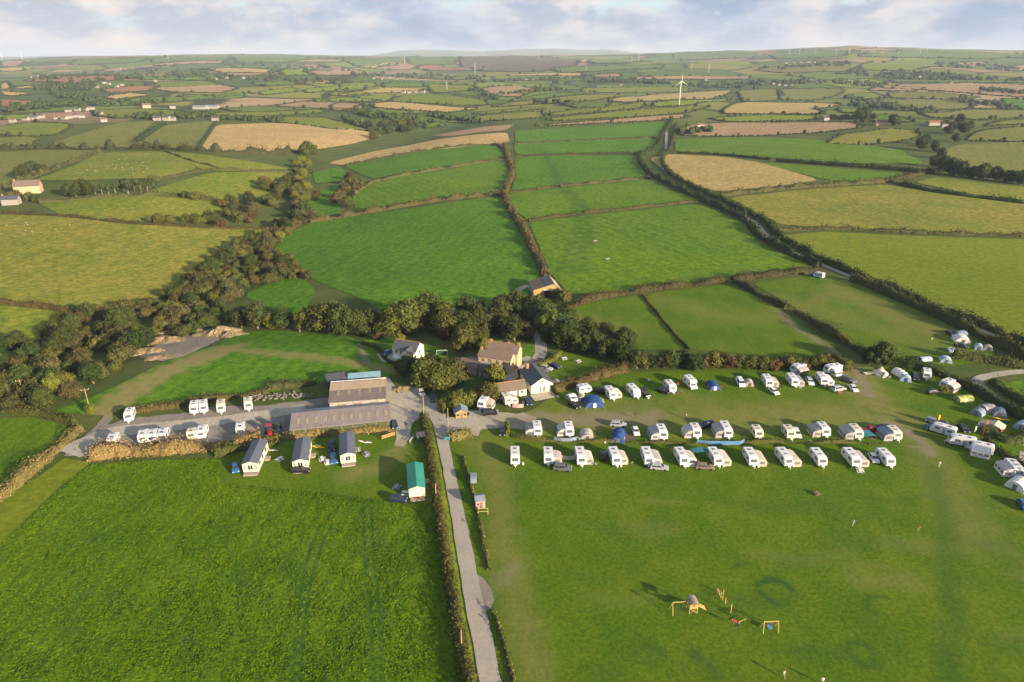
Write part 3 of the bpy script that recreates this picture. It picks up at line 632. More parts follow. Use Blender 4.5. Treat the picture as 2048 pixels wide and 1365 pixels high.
def crown_mesh(name, mat, w, h, z0, nclump, nleaf, leaf, shape='round', seed=0):
    rng = np.random.default_rng(seed)
    cs = []
    for i in range(nclump):
        d = ball(1, rng)[0]; rr = rng.uniform(0.35, 0.78)
        t = (d[2]*rr+1)/2
        if shape == 'cone': k = 1.15-0.95*t
        elif shape == 'tall': k = 0.8
        else: k = 1.0-0.25*max(0, t-0.6)
        cs.append((d[0]*rr*w/2*k, d[1]*rr*w/2*k, z0+h*t, rng.uniform(0.2, 0.32)*w*(0.6 if shape == 'cone' else (0.75 if shape == 'tall' else 1.0))))
    Vs, Fs, Ts, off = [], [], [], 0
    for (x, y, z, r) in cs:
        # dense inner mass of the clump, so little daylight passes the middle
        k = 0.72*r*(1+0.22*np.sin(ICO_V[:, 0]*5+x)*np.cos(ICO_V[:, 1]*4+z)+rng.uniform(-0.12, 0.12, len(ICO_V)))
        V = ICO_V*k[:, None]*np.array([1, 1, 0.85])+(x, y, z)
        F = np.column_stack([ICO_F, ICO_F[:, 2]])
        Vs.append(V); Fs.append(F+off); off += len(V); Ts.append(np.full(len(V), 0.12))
        n = max(8, int(nleaf/nclump*(r/(0.26*w))**2))
        d = ball(n, rng); rad = r*rng.uniform(0.74, 1.1, n)
        C = d*rad[:, None]*np.array([1, 1, 0.85])+(x, y, z)
        keep = C[:, 2] > z0*0.5; C, d = C[keep], d[keep]
        V, F = leaves(C, d+np.array([0, 0, 0.25]), leaf, 0.55, rng)
        tint = np.clip(rng.normal(0.5, 0.22)+rng.normal(0, 0.22, len(C)), 0, 1)
        Vs.append(V); Fs.append(F+off); off += len(V); Ts.append(np.repeat(tint, 4))
    T = np.concatenate(Ts)
    V = np.vstack(Vs); F = np.vstack(Fs)
    return mesh_tri_safe(name, V, F, mat, T)
def mesh_tri_safe(name, V, F, mat, T):
    tri = F[:, 2] == F[:, 3]
    loops = np.concatenate([F[tri][:, :3].ravel(), F[~tri].ravel()]).astype(np.int32)
    starts = np.concatenate([np.arange(tri.sum())*3, tri.sum()*3+np.arange((~tri).sum())*4]).astype(np.int32)
    me = bpy.data.meshes.new(name)
    me.vertices.add(len(V)); me.vertices.foreach_set('co', V.astype(np.float32).ravel())
    me.loops.add(len(loops)); me.loops.foreach_set('vertex_index', loops)
    me.polygons.add(len(starts)); me.polygons.foreach_set('loop_start', starts)
    me.update(calc_edges=True); me.validate()
    me.materials.append(MATS[mat])
    a = me.attributes.new('tint', 'FLOAT_COLOR', 'POINT')
    cc = np.repeat(T[:, None], 4, 1).astype(np.float32); a.data.foreach_set('color', cc.ravel())
    return me
def tube_pts(P, R, sides=6):
    """tapered tube through points -> V, F"""
    V, F = [], []
    P = [Vector(p) for p in P]
    for i, p in enumerate(P):
        d = (P[min(i+1, len(P)-1)]-P[max(i-1, 0)]).normalized()
        a = d.orthogonal().normalized(); b = d.cross(a)
        for k in range(sides):
            t = 2*math.pi*k/sides; V.append(p+(a*math.cos(t)+b*math.sin(t))*R[i])
    for i in range(len(P)-1):
        for k in range(sides):
            F.append((i*sides+k, i*sides+(k+1) % sides, (i+1)*sides+(k+1) % sides, (i+1)*sides+k))
    return V, F
def trunk_mesh(name, h, r, w, seed):
    rng = random.Random(seed); V, F = [], []
    def add(P, R):
        v, f = tube_pts(P, R); o = len(V); V.extend(v); F.extend([tuple(i+o for i in q) for q in f])
    add([(0, 0, -0.4), (rng.uniform(-.1, .1), 0, h*0.35), (rng.uniform(-.3, .3), rng.uniform(-.3, .3), h*0.75)], [r*1.25, r, r*0.5])
    for k in range(5):
        a = k*1.256+rng.random(); z = h*rng.uniform(0.28, 0.5)
        add([(0, 0, z), (math.cos(a)*w*0.15, math.sin(a)*w*0.15, z+h*0.12), (math.cos(a)*w*0.3, math.sin(a)*w*0.3, z+h*0.22)], [r*0.5, r*0.35, r*0.15])
    me = bpy.data.meshes.new(name); me.from_pydata([tuple(v) for v in V], [], F); me.materials.append(MATS['bark']); return me
PROTO = {}
def make_proto(key, mat, w, h, shape='round', ncl=16, nl=1300, leaf=0.75, var=3, low=0.15):
    PROTO[key] = []
    for v in range(var):
        c = crown_mesh('crown', mat, w, h*(1-low), h*low, ncl, nl, leaf, shape, hash(key) % 1000 if False else len(PROTO)*17+v)
        t = trunk_mesh('trunk', h, 0.035*h if shape != 'scrub' else 0.1, w, v)
        PROTO[key].append((c, t))
make_proto('oak', 'leaf_oak', 11, 10.5, ncl=26, nl=2900, leaf=0.8, low=0.02)
make_proto('dark', 'leaf_dark', 9, 10, ncl=22, nl=2200, leaf=0.75, low=0.0)
make_proto('bright', 'leaf_bright', 8, 7.5, ncl=18, nl=1800, leaf=0.7, low=0.03)
make_proto('scrub', 'leaf_scrub', 9, 5.6, ncl=16, nl=1700, leaf=0.62, low=0.03)
make_proto('hawthorn', 'leaf_hedge', 8, 5.6, ncl=16, nl=1700, leaf=0.62, low=0.03)
make_proto('russet', 'leaf_russet', 6.5, 5.0, ncl=14, nl=1200, leaf=0.6, low=0.05)
make_proto('poplar', 'leaf_bright', 4.2, 9.0, shape='tall', ncl=14, nl=1000, leaf=0.6, low=0.06, var=2)
make_proto('conifer', 'leaf_dark', 5.5, 11, shape='cone', ncl=18, nl=1200, leaf=0.65, low=0.05, var=2)
TREE_NAME = dict(oak='oak_tree', dark='broadleaf_tree', bright='ash_tree', scrub='scrub_tree', hawthorn='hawthorn_tree', russet='hawthorn_tree', poplar='poplar_tree', conifer='conifer_tree')
NTREE = [0]
def tree(kind, x, y, s=1.0, label='', group=None, sz=None, z=None):
    c, t = PROTO[kind][random.randrange(len(PROTO[kind]))]
    o = empty(TREE_NAME[kind], (x, y, (tz(x, y) if z is None else z)-0.1), random.uniform(0, 6.28), label, 'tree', group)
    s *= random.uniform(0.88, 1.14); o.scale = (s, s, (sz or s)*random.uniform(0.9, 1.12) if sz is None else sz)
    for n, me in (('trunk', t), ('crown', c)): link(bpy.data.objects.new(n, me), o)
    NTREE[0] += 1
    return o
def tree_px(kind, px, py, s=1.0, label='', group=None, sz=None):
    p = at(px, py); return tree(kind, p.x, p.y, s, label, group, sz)
def scatter(px, n, kinds, smin, smax, label, group, mind=4.5):
    """a wood: trees at uneven spacing inside a traced outline"""
    P = ats(px)[:, :2]; lo, hi = P.min(0), P.max(0); pts = []
    tries = 0
    while len(pts) < n and tries < n*60:
        tries += 1
        q = np.array([random.uniform(lo[0], hi[0]), random.uniform(lo[1], hi[1])])
        if not inside(P, q[:1], q[1:])[0]: continue
        if pts and min((q[0]-a)**2+(q[1]-b)**2 for a, b in pts) < mind**2: continue
        pts.append((q[0], q[1]))
    for x, y in pts:
        k = random.choice(kinds); s = random.uniform(smin, smax)
        l = label[k] if isinstance(label, dict) else label
        tree(k, x, y, s, l, group)
VW = 'trees of the valley wood'
scatter([(-40, 800), (60, 668), (170, 634), (260, 618), (330, 612), (380, 640), (440, 655), (300, 690), (255, 735), (180, 782), (100, 815), (-40, 828)], 95,
        ['scrub']*5+['hawthorn']*3+['dark']*2, 0.55, 0.95, {'scrub': 'grey-brown scrub tree in the wood below the spoil heap', 'hawthorn': 'olive hawthorn in the wood below the spoil heap', 'dark': 'dark green tree in the wood below the spoil heap'}, VW, 3.9)
scatter([(330, 600), (372, 566), (470, 490), (560, 450), (600, 425), (636, 436), (560, 486), (560, 515), (630, 560), (560, 560), (490, 590), (420, 640), (340, 640)], 150,
        ['scrub']*7+['hawthorn']*6+['russet']+['bright']+['dark']*2, 0.6, 0.95, {'scrub': 'grey-brown scrub tree on the slope below the big hay field', 'hawthorn': 'olive hawthorn on the slope below the big hay field', 'russet': 'russet bush tree on the slope below the big hay field', 'bright': 'yellow-green ash on the slope below the big hay field', 'dark': 'dark tree on the slope below the big hay field'}, VW, 4.0)
scatter([(580, 425), (596, 380), (588, 330), (606, 318), (625, 340), (612, 372), (632, 400), (628, 432)], 26, ['hawthorn', 'bright', 'scrub'], 0.8, 1.2,
        {'hawthorn': 'olive hawthorn where the stream bends past the small green paddock', 'bright': 'yellow-green tree where the stream bends past the small green paddock', 'scrub': 'brown scrub tree where the stream bends past the small green paddock'}, VW, 6)
scatter([(676, 424), (672, 390), (690, 360), (720, 350), (745, 358), (708, 392), (706, 424)], 12, ['hawthorn', 'scrub'], 0.8, 1.2, {'hawthorn': 'olive hawthorn along the west edge of the middle pasture', 'scrub': 'brown scrub tree along the west edge of the middle pasture'}, VW, 7)
scatter([(455, 405), (480, 385), (520, 372), (590, 362), (590, 400), (540, 420), (500, 450), (440, 455), (400, 446)], 30, ['hawthorn', 'dark', 'scrub', 'russet'], 0.8, 1.25, {'hawthorn': 'olive hawthorn in the damp hollow above the hay field', 'dark': 'dark tree in the damp hollow above the hay field', 'scrub': 'brown scrub tree in the damp hollow above the hay field', 'russet': 'russet bush tree in the damp hollow above the hay field'}, VW, 6.5)
scatter([(600, 320), (640, 308), (720, 290), (770, 272), (830, 262), (840, 252), (780, 246), (720, 262), (772, 268), (690, 300), (620, 306)], 40, ['hawthorn', 'dark', 'oak'], 0.9, 1.4, {'hawthorn': 'olive hawthorn by the stream under the big stubble field', 'dark': 'dark tree by the stream under the big stubble field', 'oak': 'rounded oak by the stream under the big stubble field'}, 'trees along the upper stream', 8)
# tall row between the valley paddock and the farm pasture
def nth(n): return f"{n}{'th' if 10 < n % 100 < 14 else {1: 'st', 2: 'nd', 3: 'rd'}.get(n % 10, 'th')}"
NROW = 0
for px, py, k, s in [(436, 648, 'dark', 0.8), (462, 652, 'poplar', 0.9), (484, 655, 'dark', 0.95), (516, 657, 'dark', 0.95), (545, 657, 'bright', 0.9), (572, 656, 'dark', 1.05), (600, 664, 'poplar', 1.1), (628, 660, 'oak', 1.0), (660, 664, 'oak', 1.25), (690, 668, 'dark', 1.05), (716, 668, 'oak', 0.95), (742, 662, 'dark', 0.9), (768, 668, 'bright', 0.8), (790, 668, 'oak', 1.1), (822, 664, 'oak', 1.25), (850, 655, 'oak', 1.3), (882, 662, 'oak', 1.2), (905, 668, 'dark', 1.0), (800, 690, 'bright', 0.6), (756, 678, 'russet', 0.7)]:
    NROW = NROW+1; tree_px(k, px, py, s, {'oak': 'big rounded oak', 'dark': 'dark broadleaf', 'bright': 'yellow-green ash', 'poplar': 'slim upright poplar', 'russet': 'small russet hawthorn'}[k]+f', {nth(NROW)} from the left in the tree row behind the farm pasture', 'tree row behind the farm pasture')
scatter([(905, 640), (960, 628), (1050, 622), (1110, 640), (1072, 672), (1010, 690), (985, 668), (930, 690), (905, 690), (870, 690)], 26, ['dark', 'dark', 'dark', 'oak', 'russet'], 0.75, 1.05, {'dark': 'dark broadleaf in the shaded wood behind the stone farmhouse', 'oak': 'rounded oak in the shaded wood behind the stone farmhouse', 'russet': 'russet hawthorn in the shaded wood behind the stone farmhouse'}, 'wood behind the farmhouse', 5)
scatter([(1092, 640), (1130, 640), (1180, 668), (1262, 704), (1255, 728), (1200, 720), (1120, 705), (1092, 690)], 24, ['dark', 'dark', 'dark', 'oak', 'hawthorn'], 0.7, 0.95, {'dark': 'dark broadleaf in the wood beside the lane', 'oak': 'rounded oak in the wood beside the lane', 'hawthorn': 'olive hawthorn in the wood beside the lane'}, 'wood beside the lane', 5)
for px, py, k, s, l in [(1066, 640, 'bright', 1.1, 'golden lit ash tree just below the field barn'), (1126, 606, 'hawthorn', 1.0, 'olive tree against the east gable of the field barn'), (1112, 600, 'dark', 0.6, 'dark bush tree by the open bay of the field barn'),
    (846, 772, 'oak', 0.8, 'western oak of the big clump in the farm middle'), (878, 780, 'oak', 0.85, 'middle oak of the big clump in the farm middle'), (905, 770, 'oak', 0.8, 'eastern oak of the big clump in the farm middle'), (868, 755, 'dark', 0.9, 'dark tree at the back of the big farm clump'),
    (815, 752, 'dark', 0.72, 'dark evergreen between the white house and the barns'), (800, 742, 'dark', 0.5, 'low dark evergreen in front of the white house'),
    (990, 765, 'bright', 0.85, 'bright green tree in front of the stone farmhouse'), (974, 800, 'hawthorn', 0.95, 'brown-leaved tree beside the brown-roofed block'), (958, 798, 'russet', 0.85, 'russet tree beside the brown-roofed block'), (985, 795, 'hawthorn', 0.75, 'olive bush tree at the corner of the brown-roofed block'),
    (930, 810, 'hawthorn', 0.8, 'olive hedge tree behind the wooden hut'), (908, 820, 'bright', 0.65, 'leafy green bush where the yard meets the camp drive'), (892, 816, 'bright', 0.5, 'small leafy bush at the yard corner'), (1046, 752, 'russet', 0.55, 'orange shrub tree behind the cream hall'), (952, 690, 'oak', 0.85, 'oak behind the west chimney of the farmhouse'), (925, 700, 'oak', 0.9, 'oak above the shaded farm lawn'), (968, 700, 'bright', 0.55, 'yellowing tree touching the farmhouse gable'),
    (1738, 728, 'dark', 0.72, 'west tree of the dark pair by the field track'), (1760, 730, 'dark', 0.85, 'east tree of the dark pair by the field track'), (1884, 786, 'bright', 0.32, 'small bush beside the awning caravan by the east hedge'),
    (110, 790, 'bright', 0.8, 'golden bush tree on the wood edge by the gate poles'), (130, 780, 'bright', 0.75, 'second golden bush tree on the wood edge by the gate poles'), (86, 795, 'bright', 0.6, 'low golden bush on the wood edge'), (386, 806, 'bright', 0.32, 'small gold bush behind the stored caravans'), (182, 826, 'bright', 0.35, 'small green bush at the foot of the gate pole')]:
    tree_px(k, px, py, s, l)
x = 1256
i = 0
while x < 1690:
    k = random.choice(['hawthorn', 'dark', 'hawthorn', 'russet'] if x > 1400 else ['hawthorn', 'dark', 'dark'])
    i += 1; tree_px(k, x, 737-(x-1256)*0.008+random.uniform(-4, 4), random.uniform(0.72, 0.95)*(1.0 if x < 1500 else 0.85)*(0.75 if k == 'dark' else 1), {'hawthorn': 'olive hawthorn', 'dark': 'dark green tree', 'russet': 'russet thorn'}[k]+f', {nth(i)} from the left in the tall hedge row above the camp', 'tall hedge row along the north of the camp')
    x += random.uniform(15, 23)
for px in range(140, 320, 13):
    tree_px('conifer' if px > 190 else 'dark', px, 392-(px-140)*0.03+random.uniform(-5, 3), random.uniform(0.8, 1.15), 'dark conifer in the shelter belt beside the left-hand farm', 'shelter belt by the left-hand farm')
for px, py in [(306, 366), (300, 444), (318, 446), (340, 446), (375, 444), (392, 446), (404, 447), (372, 396), (390, 400), (60, 402), (75, 404), (30, 398)]:
    tree_px('hawthorn', px, py, random.uniform(0.8, 1.2), 'single hedge tree among the left-hand pastures', 'hedge trees of the left-hand pastures')
for px, py in [(48, 352), (66, 346), (86, 345), (40, 356)]:
    tree_px('dark', px, py, random.uniform(0.9, 1.2), 'tree in the clump beside the left-edge crop field', 'clump beside the left-edge crop field')
for px, py in [(1850, 290), (1868, 305), (1882, 318), (1868, 335), (1885, 345), (1900, 350), (1920, 355), (1945, 357), (1965, 360), (1990, 362), (2015, 366), (2040, 370), (1910, 285), (1895, 270), (1905, 262), (1925, 268), (1940, 258), (1890, 255), (1918, 250), (1870, 296), (1840, 300)]:
    tree_px('dark', px, py, random.uniform(1.0, 1.5), 'dark tree along the stream below the red-roofed farm', 'trees by the red-roofed farm')
for px, py in [(1728, 246), (1730, 236), (1745, 240), (1790, 252), (1784, 246), (1715, 240)]:
    tree_px('dark', px, py, random.uniform(1.1, 1.6), 'tree by the far farmhouse beyond the ploughed field', 'trees by the far farmhouse')

# hedges: bank with shrubs, one thing each
def hedge(px, w, h, mat, label, name='hedge', dens=1.0, world=None, lumps=0.5, group=None, cat='hedge', top=None, part_of=None):
    P = ats(px) if world is None else np.array(world)
    P = smooth_poly(P[:, :2], False, 2)
    r = max(150.0, np.hypot(P[:, 0], P[:, 1]).mean()); k = r/200.0
    if r > 260: lumps *= 1.3
    step = 0.6*max(1, k*0.8)
    C = densify(P, False, step); n = len(C)
    T = np.gradient(C, axis=0); T /= np.linalg.norm(T, axis=1)[:, None]+1e-9
    S = np.stack([-T[:, 1], T[:, 0]], 1)
    s = np.arange(n)*step
    ph = RNG.uniform(0, 6.28, 4)
    lump = np.maximum(0.35, 1+lumps*(0.35*np.sin(s/2.3+ph[0])+0.35*np.sin(s/5.1+ph[1])+0.5*np.sin(s/13+ph[2])*np.sin(s/3.7))+RNG.normal(0, 0.08, n)+np.where(np.sin(s/9.3+ph[3]*3) > 0.93, 0.5*lumps, 0))
    zz = terrain(C[:, 0], C[:, 1])
    Hh, Wd = h*lump, w*(0.8+0.2*lump)
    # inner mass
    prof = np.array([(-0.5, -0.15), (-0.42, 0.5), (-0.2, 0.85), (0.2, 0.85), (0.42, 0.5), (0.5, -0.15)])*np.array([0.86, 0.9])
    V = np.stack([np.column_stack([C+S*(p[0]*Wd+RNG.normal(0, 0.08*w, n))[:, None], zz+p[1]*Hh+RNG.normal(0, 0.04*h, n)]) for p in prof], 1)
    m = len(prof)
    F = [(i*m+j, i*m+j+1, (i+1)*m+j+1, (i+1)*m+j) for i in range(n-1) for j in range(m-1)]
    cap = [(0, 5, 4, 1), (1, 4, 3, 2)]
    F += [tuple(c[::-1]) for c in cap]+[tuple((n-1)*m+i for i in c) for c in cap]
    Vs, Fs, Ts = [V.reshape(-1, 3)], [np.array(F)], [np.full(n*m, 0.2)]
    leaf = 0.42*max(1, k**0.8)
    cnt = int(len(s)*step*dens*(2.2*h+w)*1.5/leaf**2*0.75)
    q = RNG.integers(0, n, cnt); a = RNG.uniform(-0.15, math.pi+0.15, cnt)
    jit = RNG.uniform(0.8, 1.0, cnt)+np.abs(RNG.normal(0, 0.2, cnt))
    ox = np.cos(a)*0.5*Wd[q]*jit; oz = np.clip(np.sin(a), 0, 1)**0.8*Hh[q]*jit
    D = np.column_stack([S[q]*np.cos(a)[:, None], np.sin(a)+0.2])
    CC = np.column_stack([C[q]+S[q]*ox[:, None]+T[q]*RNG.uniform(-step, step, cnt)[:, None], zz[q]+oz])
    lv, lf = leaves(CC, D, leaf, 0.6)
    tint = np.clip(0.45+0.3*np.sin(s[q]/7+ph[3])*np.sin(s[q]/17+ph[0])+0.2*np.sin(s[q]/2.6+ph[1])+RNG.normal(0, 0.25, cnt), 0, 1)
    Vs.append(lv); Fs.append(lf+len(Vs[0])); Ts.append(np.repeat(tint, 4))
    me = mesh_tri_safe(name, np.vstack(Vs), np.vstack(Fs), mat, np.concatenate(Ts))
    o = link(bpy.data.objects.new(name, me))
    return tag(o, label, cat, group)
HB = 'leaf_bank'; HG = 'leaf_hedge'; HD = 'leaf_dark'; HS = 'leaf_scrub'
for px, w, h, mt, lab, kw in [
 ([(158, 862), (120, 895), (70, 940), (0, 1000), (-120, 1090)], 3.2, 2.2, 'leaf_bracken', 'golden hedge bank running down to the left edge beside the grass track', {}),
 ([(846, 832), (856, 880), (864, 930), (872, 985), (886, 1075), (905, 1195), (926, 1310), (950, 1420)], 2.3, 2.1, HG, 'long dark hedge between the approach road and the lush field', {}),
 ([(927, 915), (937, 955), (950, 1005), (963, 1065), (972, 1110), (977, 1140)], 0.9, 0.8, HB, 'thin low hedge between the road verge and the play field', {}),
 ([(988, 1225), (1002, 1272), (1018, 1325), (1032, 1385)], 0.9, 0.9, HB, 'short low hedge beside the road below the gravel patch', {}),
 ([(1106, 786), (1150, 768), (1200, 754), (1252, 742)], 3.5, 2.6, 'leaf_russet', 'russet hedge from the cream hall to the tall hedge row', {}),
 ([(1008, 292), (1018, 322), (1028, 348), (1008, 385), (1014, 412), (1040, 450), (1062, 492), (1080, 528), (1094, 556)], 4.5, 3.0, HB, 'winding hedge bank up the hill between the big pastures', {}),
 ([(620, 446), (700, 432), (790, 418), (850, 406), (1000, 391)], 4.0, 2.8, HS, 'bushy hedge along the top of the wide middle pasture', dict(lumps=1.0)),
 ([(708, 392), (745, 364), (850, 346), (990, 322)], 3.0, 2.2, HB, 'hedge bank between the two upper western pastures', {}),
 ([(690, 334), (820, 306), (990, 289), (1008, 300)], 3.0, 2.2, HS, 'hedge under the long stubble strip', {}),
 ([(1056, 444), (1100, 437), (1152, 429)], 2.2, 1.8, HB, 'west part of the bank below the gateway tracks', {}),
 ([(1168, 427), (1250, 420), (1330, 411), (1404, 403)], 2.2, 1.8, HB, 'east part of the bank below the gateway tracks', {}),
 ([(1018, 388), (1060, 381), (1104, 376)], 2.4, 1.8, HB, 'short bank west of the upper gateway', {}),
 ([(1120, 374), (1200, 367), (1300, 357)], 2.6, 2.0, HB, 'bank east of the upper gateway', {}),
 ([(1030, 314), (1150, 309), (1280, 308)], 3.0, 2.0, HS, 'hedge between the second and third hill pastures', {}),
 ([(1030, 289), (1150, 283), (1315, 277)], 3.0, 2.0, HS, 'hedge between the first and second hill pastures', {}),
 ([(1345, 238), (1322, 272), (1316, 296), (1274, 312), (1292, 346), (1348, 376), (1410, 404), (1496, 443), (1509, 468), (1553, 496), (1636, 534)], 4.0, 3.2, HD, 'western hedge of the sunken lane over the hill', {}),
 ([(1352, 250), (1342, 300), (1318, 322), (1348, 358), (1416, 390), (1468, 414), (1536, 445), (1552, 472), (1621, 512), (1690, 543), (1792, 586), (1900, 630), (2031, 682), (2110, 716)], 3.6, 3.0, HD, 'eastern hedge of the sunken lane down to the camp road', {}),
 ([(1702, 562), (1758, 582), (1861, 628), (1963, 676), (2060, 724)], 4.2, 3.6, HG, 'western hedge of the lane above the tent corner', {}),
 ([(1130, 622), (1160, 606), (1260, 586), (1380, 572), (1450, 563)], 3.4, 2.4, HB, 'golden hedge bank under the big eastern pasture', {}),
 ([(1466, 562), (1560, 550), (1640, 544)], 3.4, 2.6, HS, 'brown hedge behind the lone campervan', {}),
 ([(1285, 592), (1330, 649), (1378, 700)], 0.9, 0.9, HB, 'thin bank between the two paddocks above the tall hedge', {}),
 ([(1470, 566), (1512, 588), (1572, 618)], 3.2, 2.4, HS, 'short hedge between the paddock and the upper camping field', {}),
 ([(1590, 625), (1640, 658), (1700, 692), (1736, 714)], 3.2, 2.8, HG, 'hedge beside the worn track into the camp', {}),
 ([(1772, 728), (1830, 738), (1890, 752), (1935, 776), (2000, 812), (2060, 850), (2130, 905)], 3.4, 2.6, HD, 'dark boundary hedge behind the tents on the east side', {}),
 ([(2075, 870), (2020, 888), (1990, 872), (1962, 866)], 3.6, 2.0, HG, 'low scrubby hedge behind the trailer tent', {}),
 ([(1968, 886), (2005, 912), (2040, 940), (2100, 1000)], 2.6, 2.2, HD, 'dark hedge along the bend of the lane at the right edge', {}),
 ([(1905, 716), (1950, 722), (1995, 728), (2060, 740)], 3.2, 2.4, 'leaf_hedge', 'russet thicket behind the tent corner', dict(lumps=1.0)),
 ([(1985, 768), (2030, 800), (2090, 840)], 3.0, 2.4, HD, 'hedge on the inside of the lane bend', {}),
 ([(1556, 464), (1650, 459), (1800, 466), (1930, 471), (2080, 476)], 3.0, 2.2, HS, 'hedge along the top of the big olive field', {}),
 ([(1440, 394), (1560, 379), (1700, 370), (1770, 365)], 4.0, 3.0, HS, 'hedge along the west top of the big hay field', {}),
 ([(1772, 363), (1860, 384), (1960, 398), (2090, 412)], 3.6, 2.6, HD, 'dark hedge along the east top of the big hay field', {}),
 ([(1350, 307), (1450, 311), (1540, 321)], 3.2, 2.4, HD, 'dark hedge above the straw-coloured field', {}),
 ([(1552, 324), (1650, 331), (1760, 339), (1870, 349)], 5.0, 3.8, HD, 'thick dark hedge between the eastern pastures', {}),
 ([(1770, 365), (1830, 352), (1880, 342)], 4.0, 3.0, HS, 'brown hedge rising to the stream trees', {}),
 ([(-90, 426), (0, 428), (120, 433), (250, 449), (400, 457), (520, 459)], 2.4, 1.8, HB, 'pale bank along the top of the big hay field on the left', {}),
 ([(-90, 600), (0, 607), (80, 614), (156, 628)], 3.0, 2.2, 'leaf_russet', 'russet bank along the bottom of the hay field at the left edge', {}),
 ([(80, 408), (140, 402), (290, 392), (340, 390), (440, 404), (482, 416)], 2.6, 2.2, HS, 'hedge across the upper left-hand pasture', {}),
 ([(306, 362), (360, 352), (400, 343), (440, 339), (500, 344), (590, 346)], 2.6, 2.0, HS, 'hedge under the sheep pasture', {}),
 ([(330, 304), (380, 324), (440, 338)], 1.8, 1.3, HB, 'low bank across the sheep pasture', {}),
 ([(-60, 392), (0, 380), (60, 358), (140, 328), (200, 306)], 4.0, 3.0, HS, 'hedge between the sheep pasture and the crop field', {}),
 ([(-60, 300), (60, 300), (200, 300), (300, 298), (400, 305), (520, 309), (620, 304)], 5.0, 4.0, HS, 'tree-lined hedge above the sheep pasture', dict(lumps=1.2)),
 ([(395, 302), (425, 256), (436, 246)], 3.5, 2.6, HD, 'hedge on the west side of the big stubble field', {}),
 ([(272, 286), (296, 268), (332, 250)], 5.0, 4.0, HD, 'bushy hedge between the two crop fields', {}),
 ([(240, 828), (300, 820), (365, 812), (420, 802), (470, 794), (540, 784)], 2.6, 1.5, HB, 'rough bank behind the stored caravans', {}),
 ([(540, 778), (590, 772), (630, 768)], 3.0, 1.8, HS, 'weedy bank beside the barns', {}),
 ([(10, 822), (60, 826), (110, 836), (150, 846)], 2.6, 1.6, HG, 'hedge around the small lush field at the left edge', {}),
 ([(1010, 866), (1030, 878), (1090, 884), (1180, 886), (1300, 886), (1400, 890), (1500, 886), (1600, 888), (1680, 886), (1770, 890)], 0.7, 0.7, HG, 'low broken hedge between the two caravan rows', dict(dens=1.1, lumps=1.6)),
 ([(1014, 850), (1016, 874)], 1.2, 1.6, 'leaf_bright', 'short leafy bush hedge at the west end of the caravan rows', {}),
 ([(900, 880), (915, 876), (930, 873), (942, 872)], 2.8, 1.2, 'leaf_bracken', 'flower bed shrubs at the camp entrance', dict(name='shrub_bed', cat='shrubs', lumps=1.4)),
 ([(880, 826), (900, 816), (940, 806), (980, 798)], 3.0, 3.0, HG, 'overgrown hedge from the yard to the brown-roofed block', dict(lumps=1.0)),
 ([(724, 688), (760, 700), (770, 722), (800, 734)], 1.6, 1.2, HD, 'clipped dark hedge around the drive of the white house', {}),
 ([(1078, 740), (1096, 728), (1118, 712)], 2.2, 1.8, 'leaf_bright', 'green hedge beside the farm lane', {}),
]: hedge(px, w, h, mt, lab, **kw)
hedge([(186, 912), (260, 905), (330, 902), (400, 896), (470, 892), (520, 884)], 5.0, 2.0, 'leaf_bracken', 'tan bracken bank in front of the lower row of stored caravans', name='bracken_bank', lumps=1.5, cat='bracken')
hedge([(520, 884), (580, 872), (660, 866), (720, 862), (790, 858)], 3.4, 1.35, 'leaf_bracken', 'tan bracken bank between the long shed and the lodges', name='bracken_bank', lumps=1.4, cat='bracken')
hedge([(430, 912), (470, 902), (520, 892), (560, 886)], 3.0, 1.4, 'leaf_hedge', 'green weeds below the bracken bank behind the first lodge', name='weed_bank', lumps=0.9, cat='weeds')

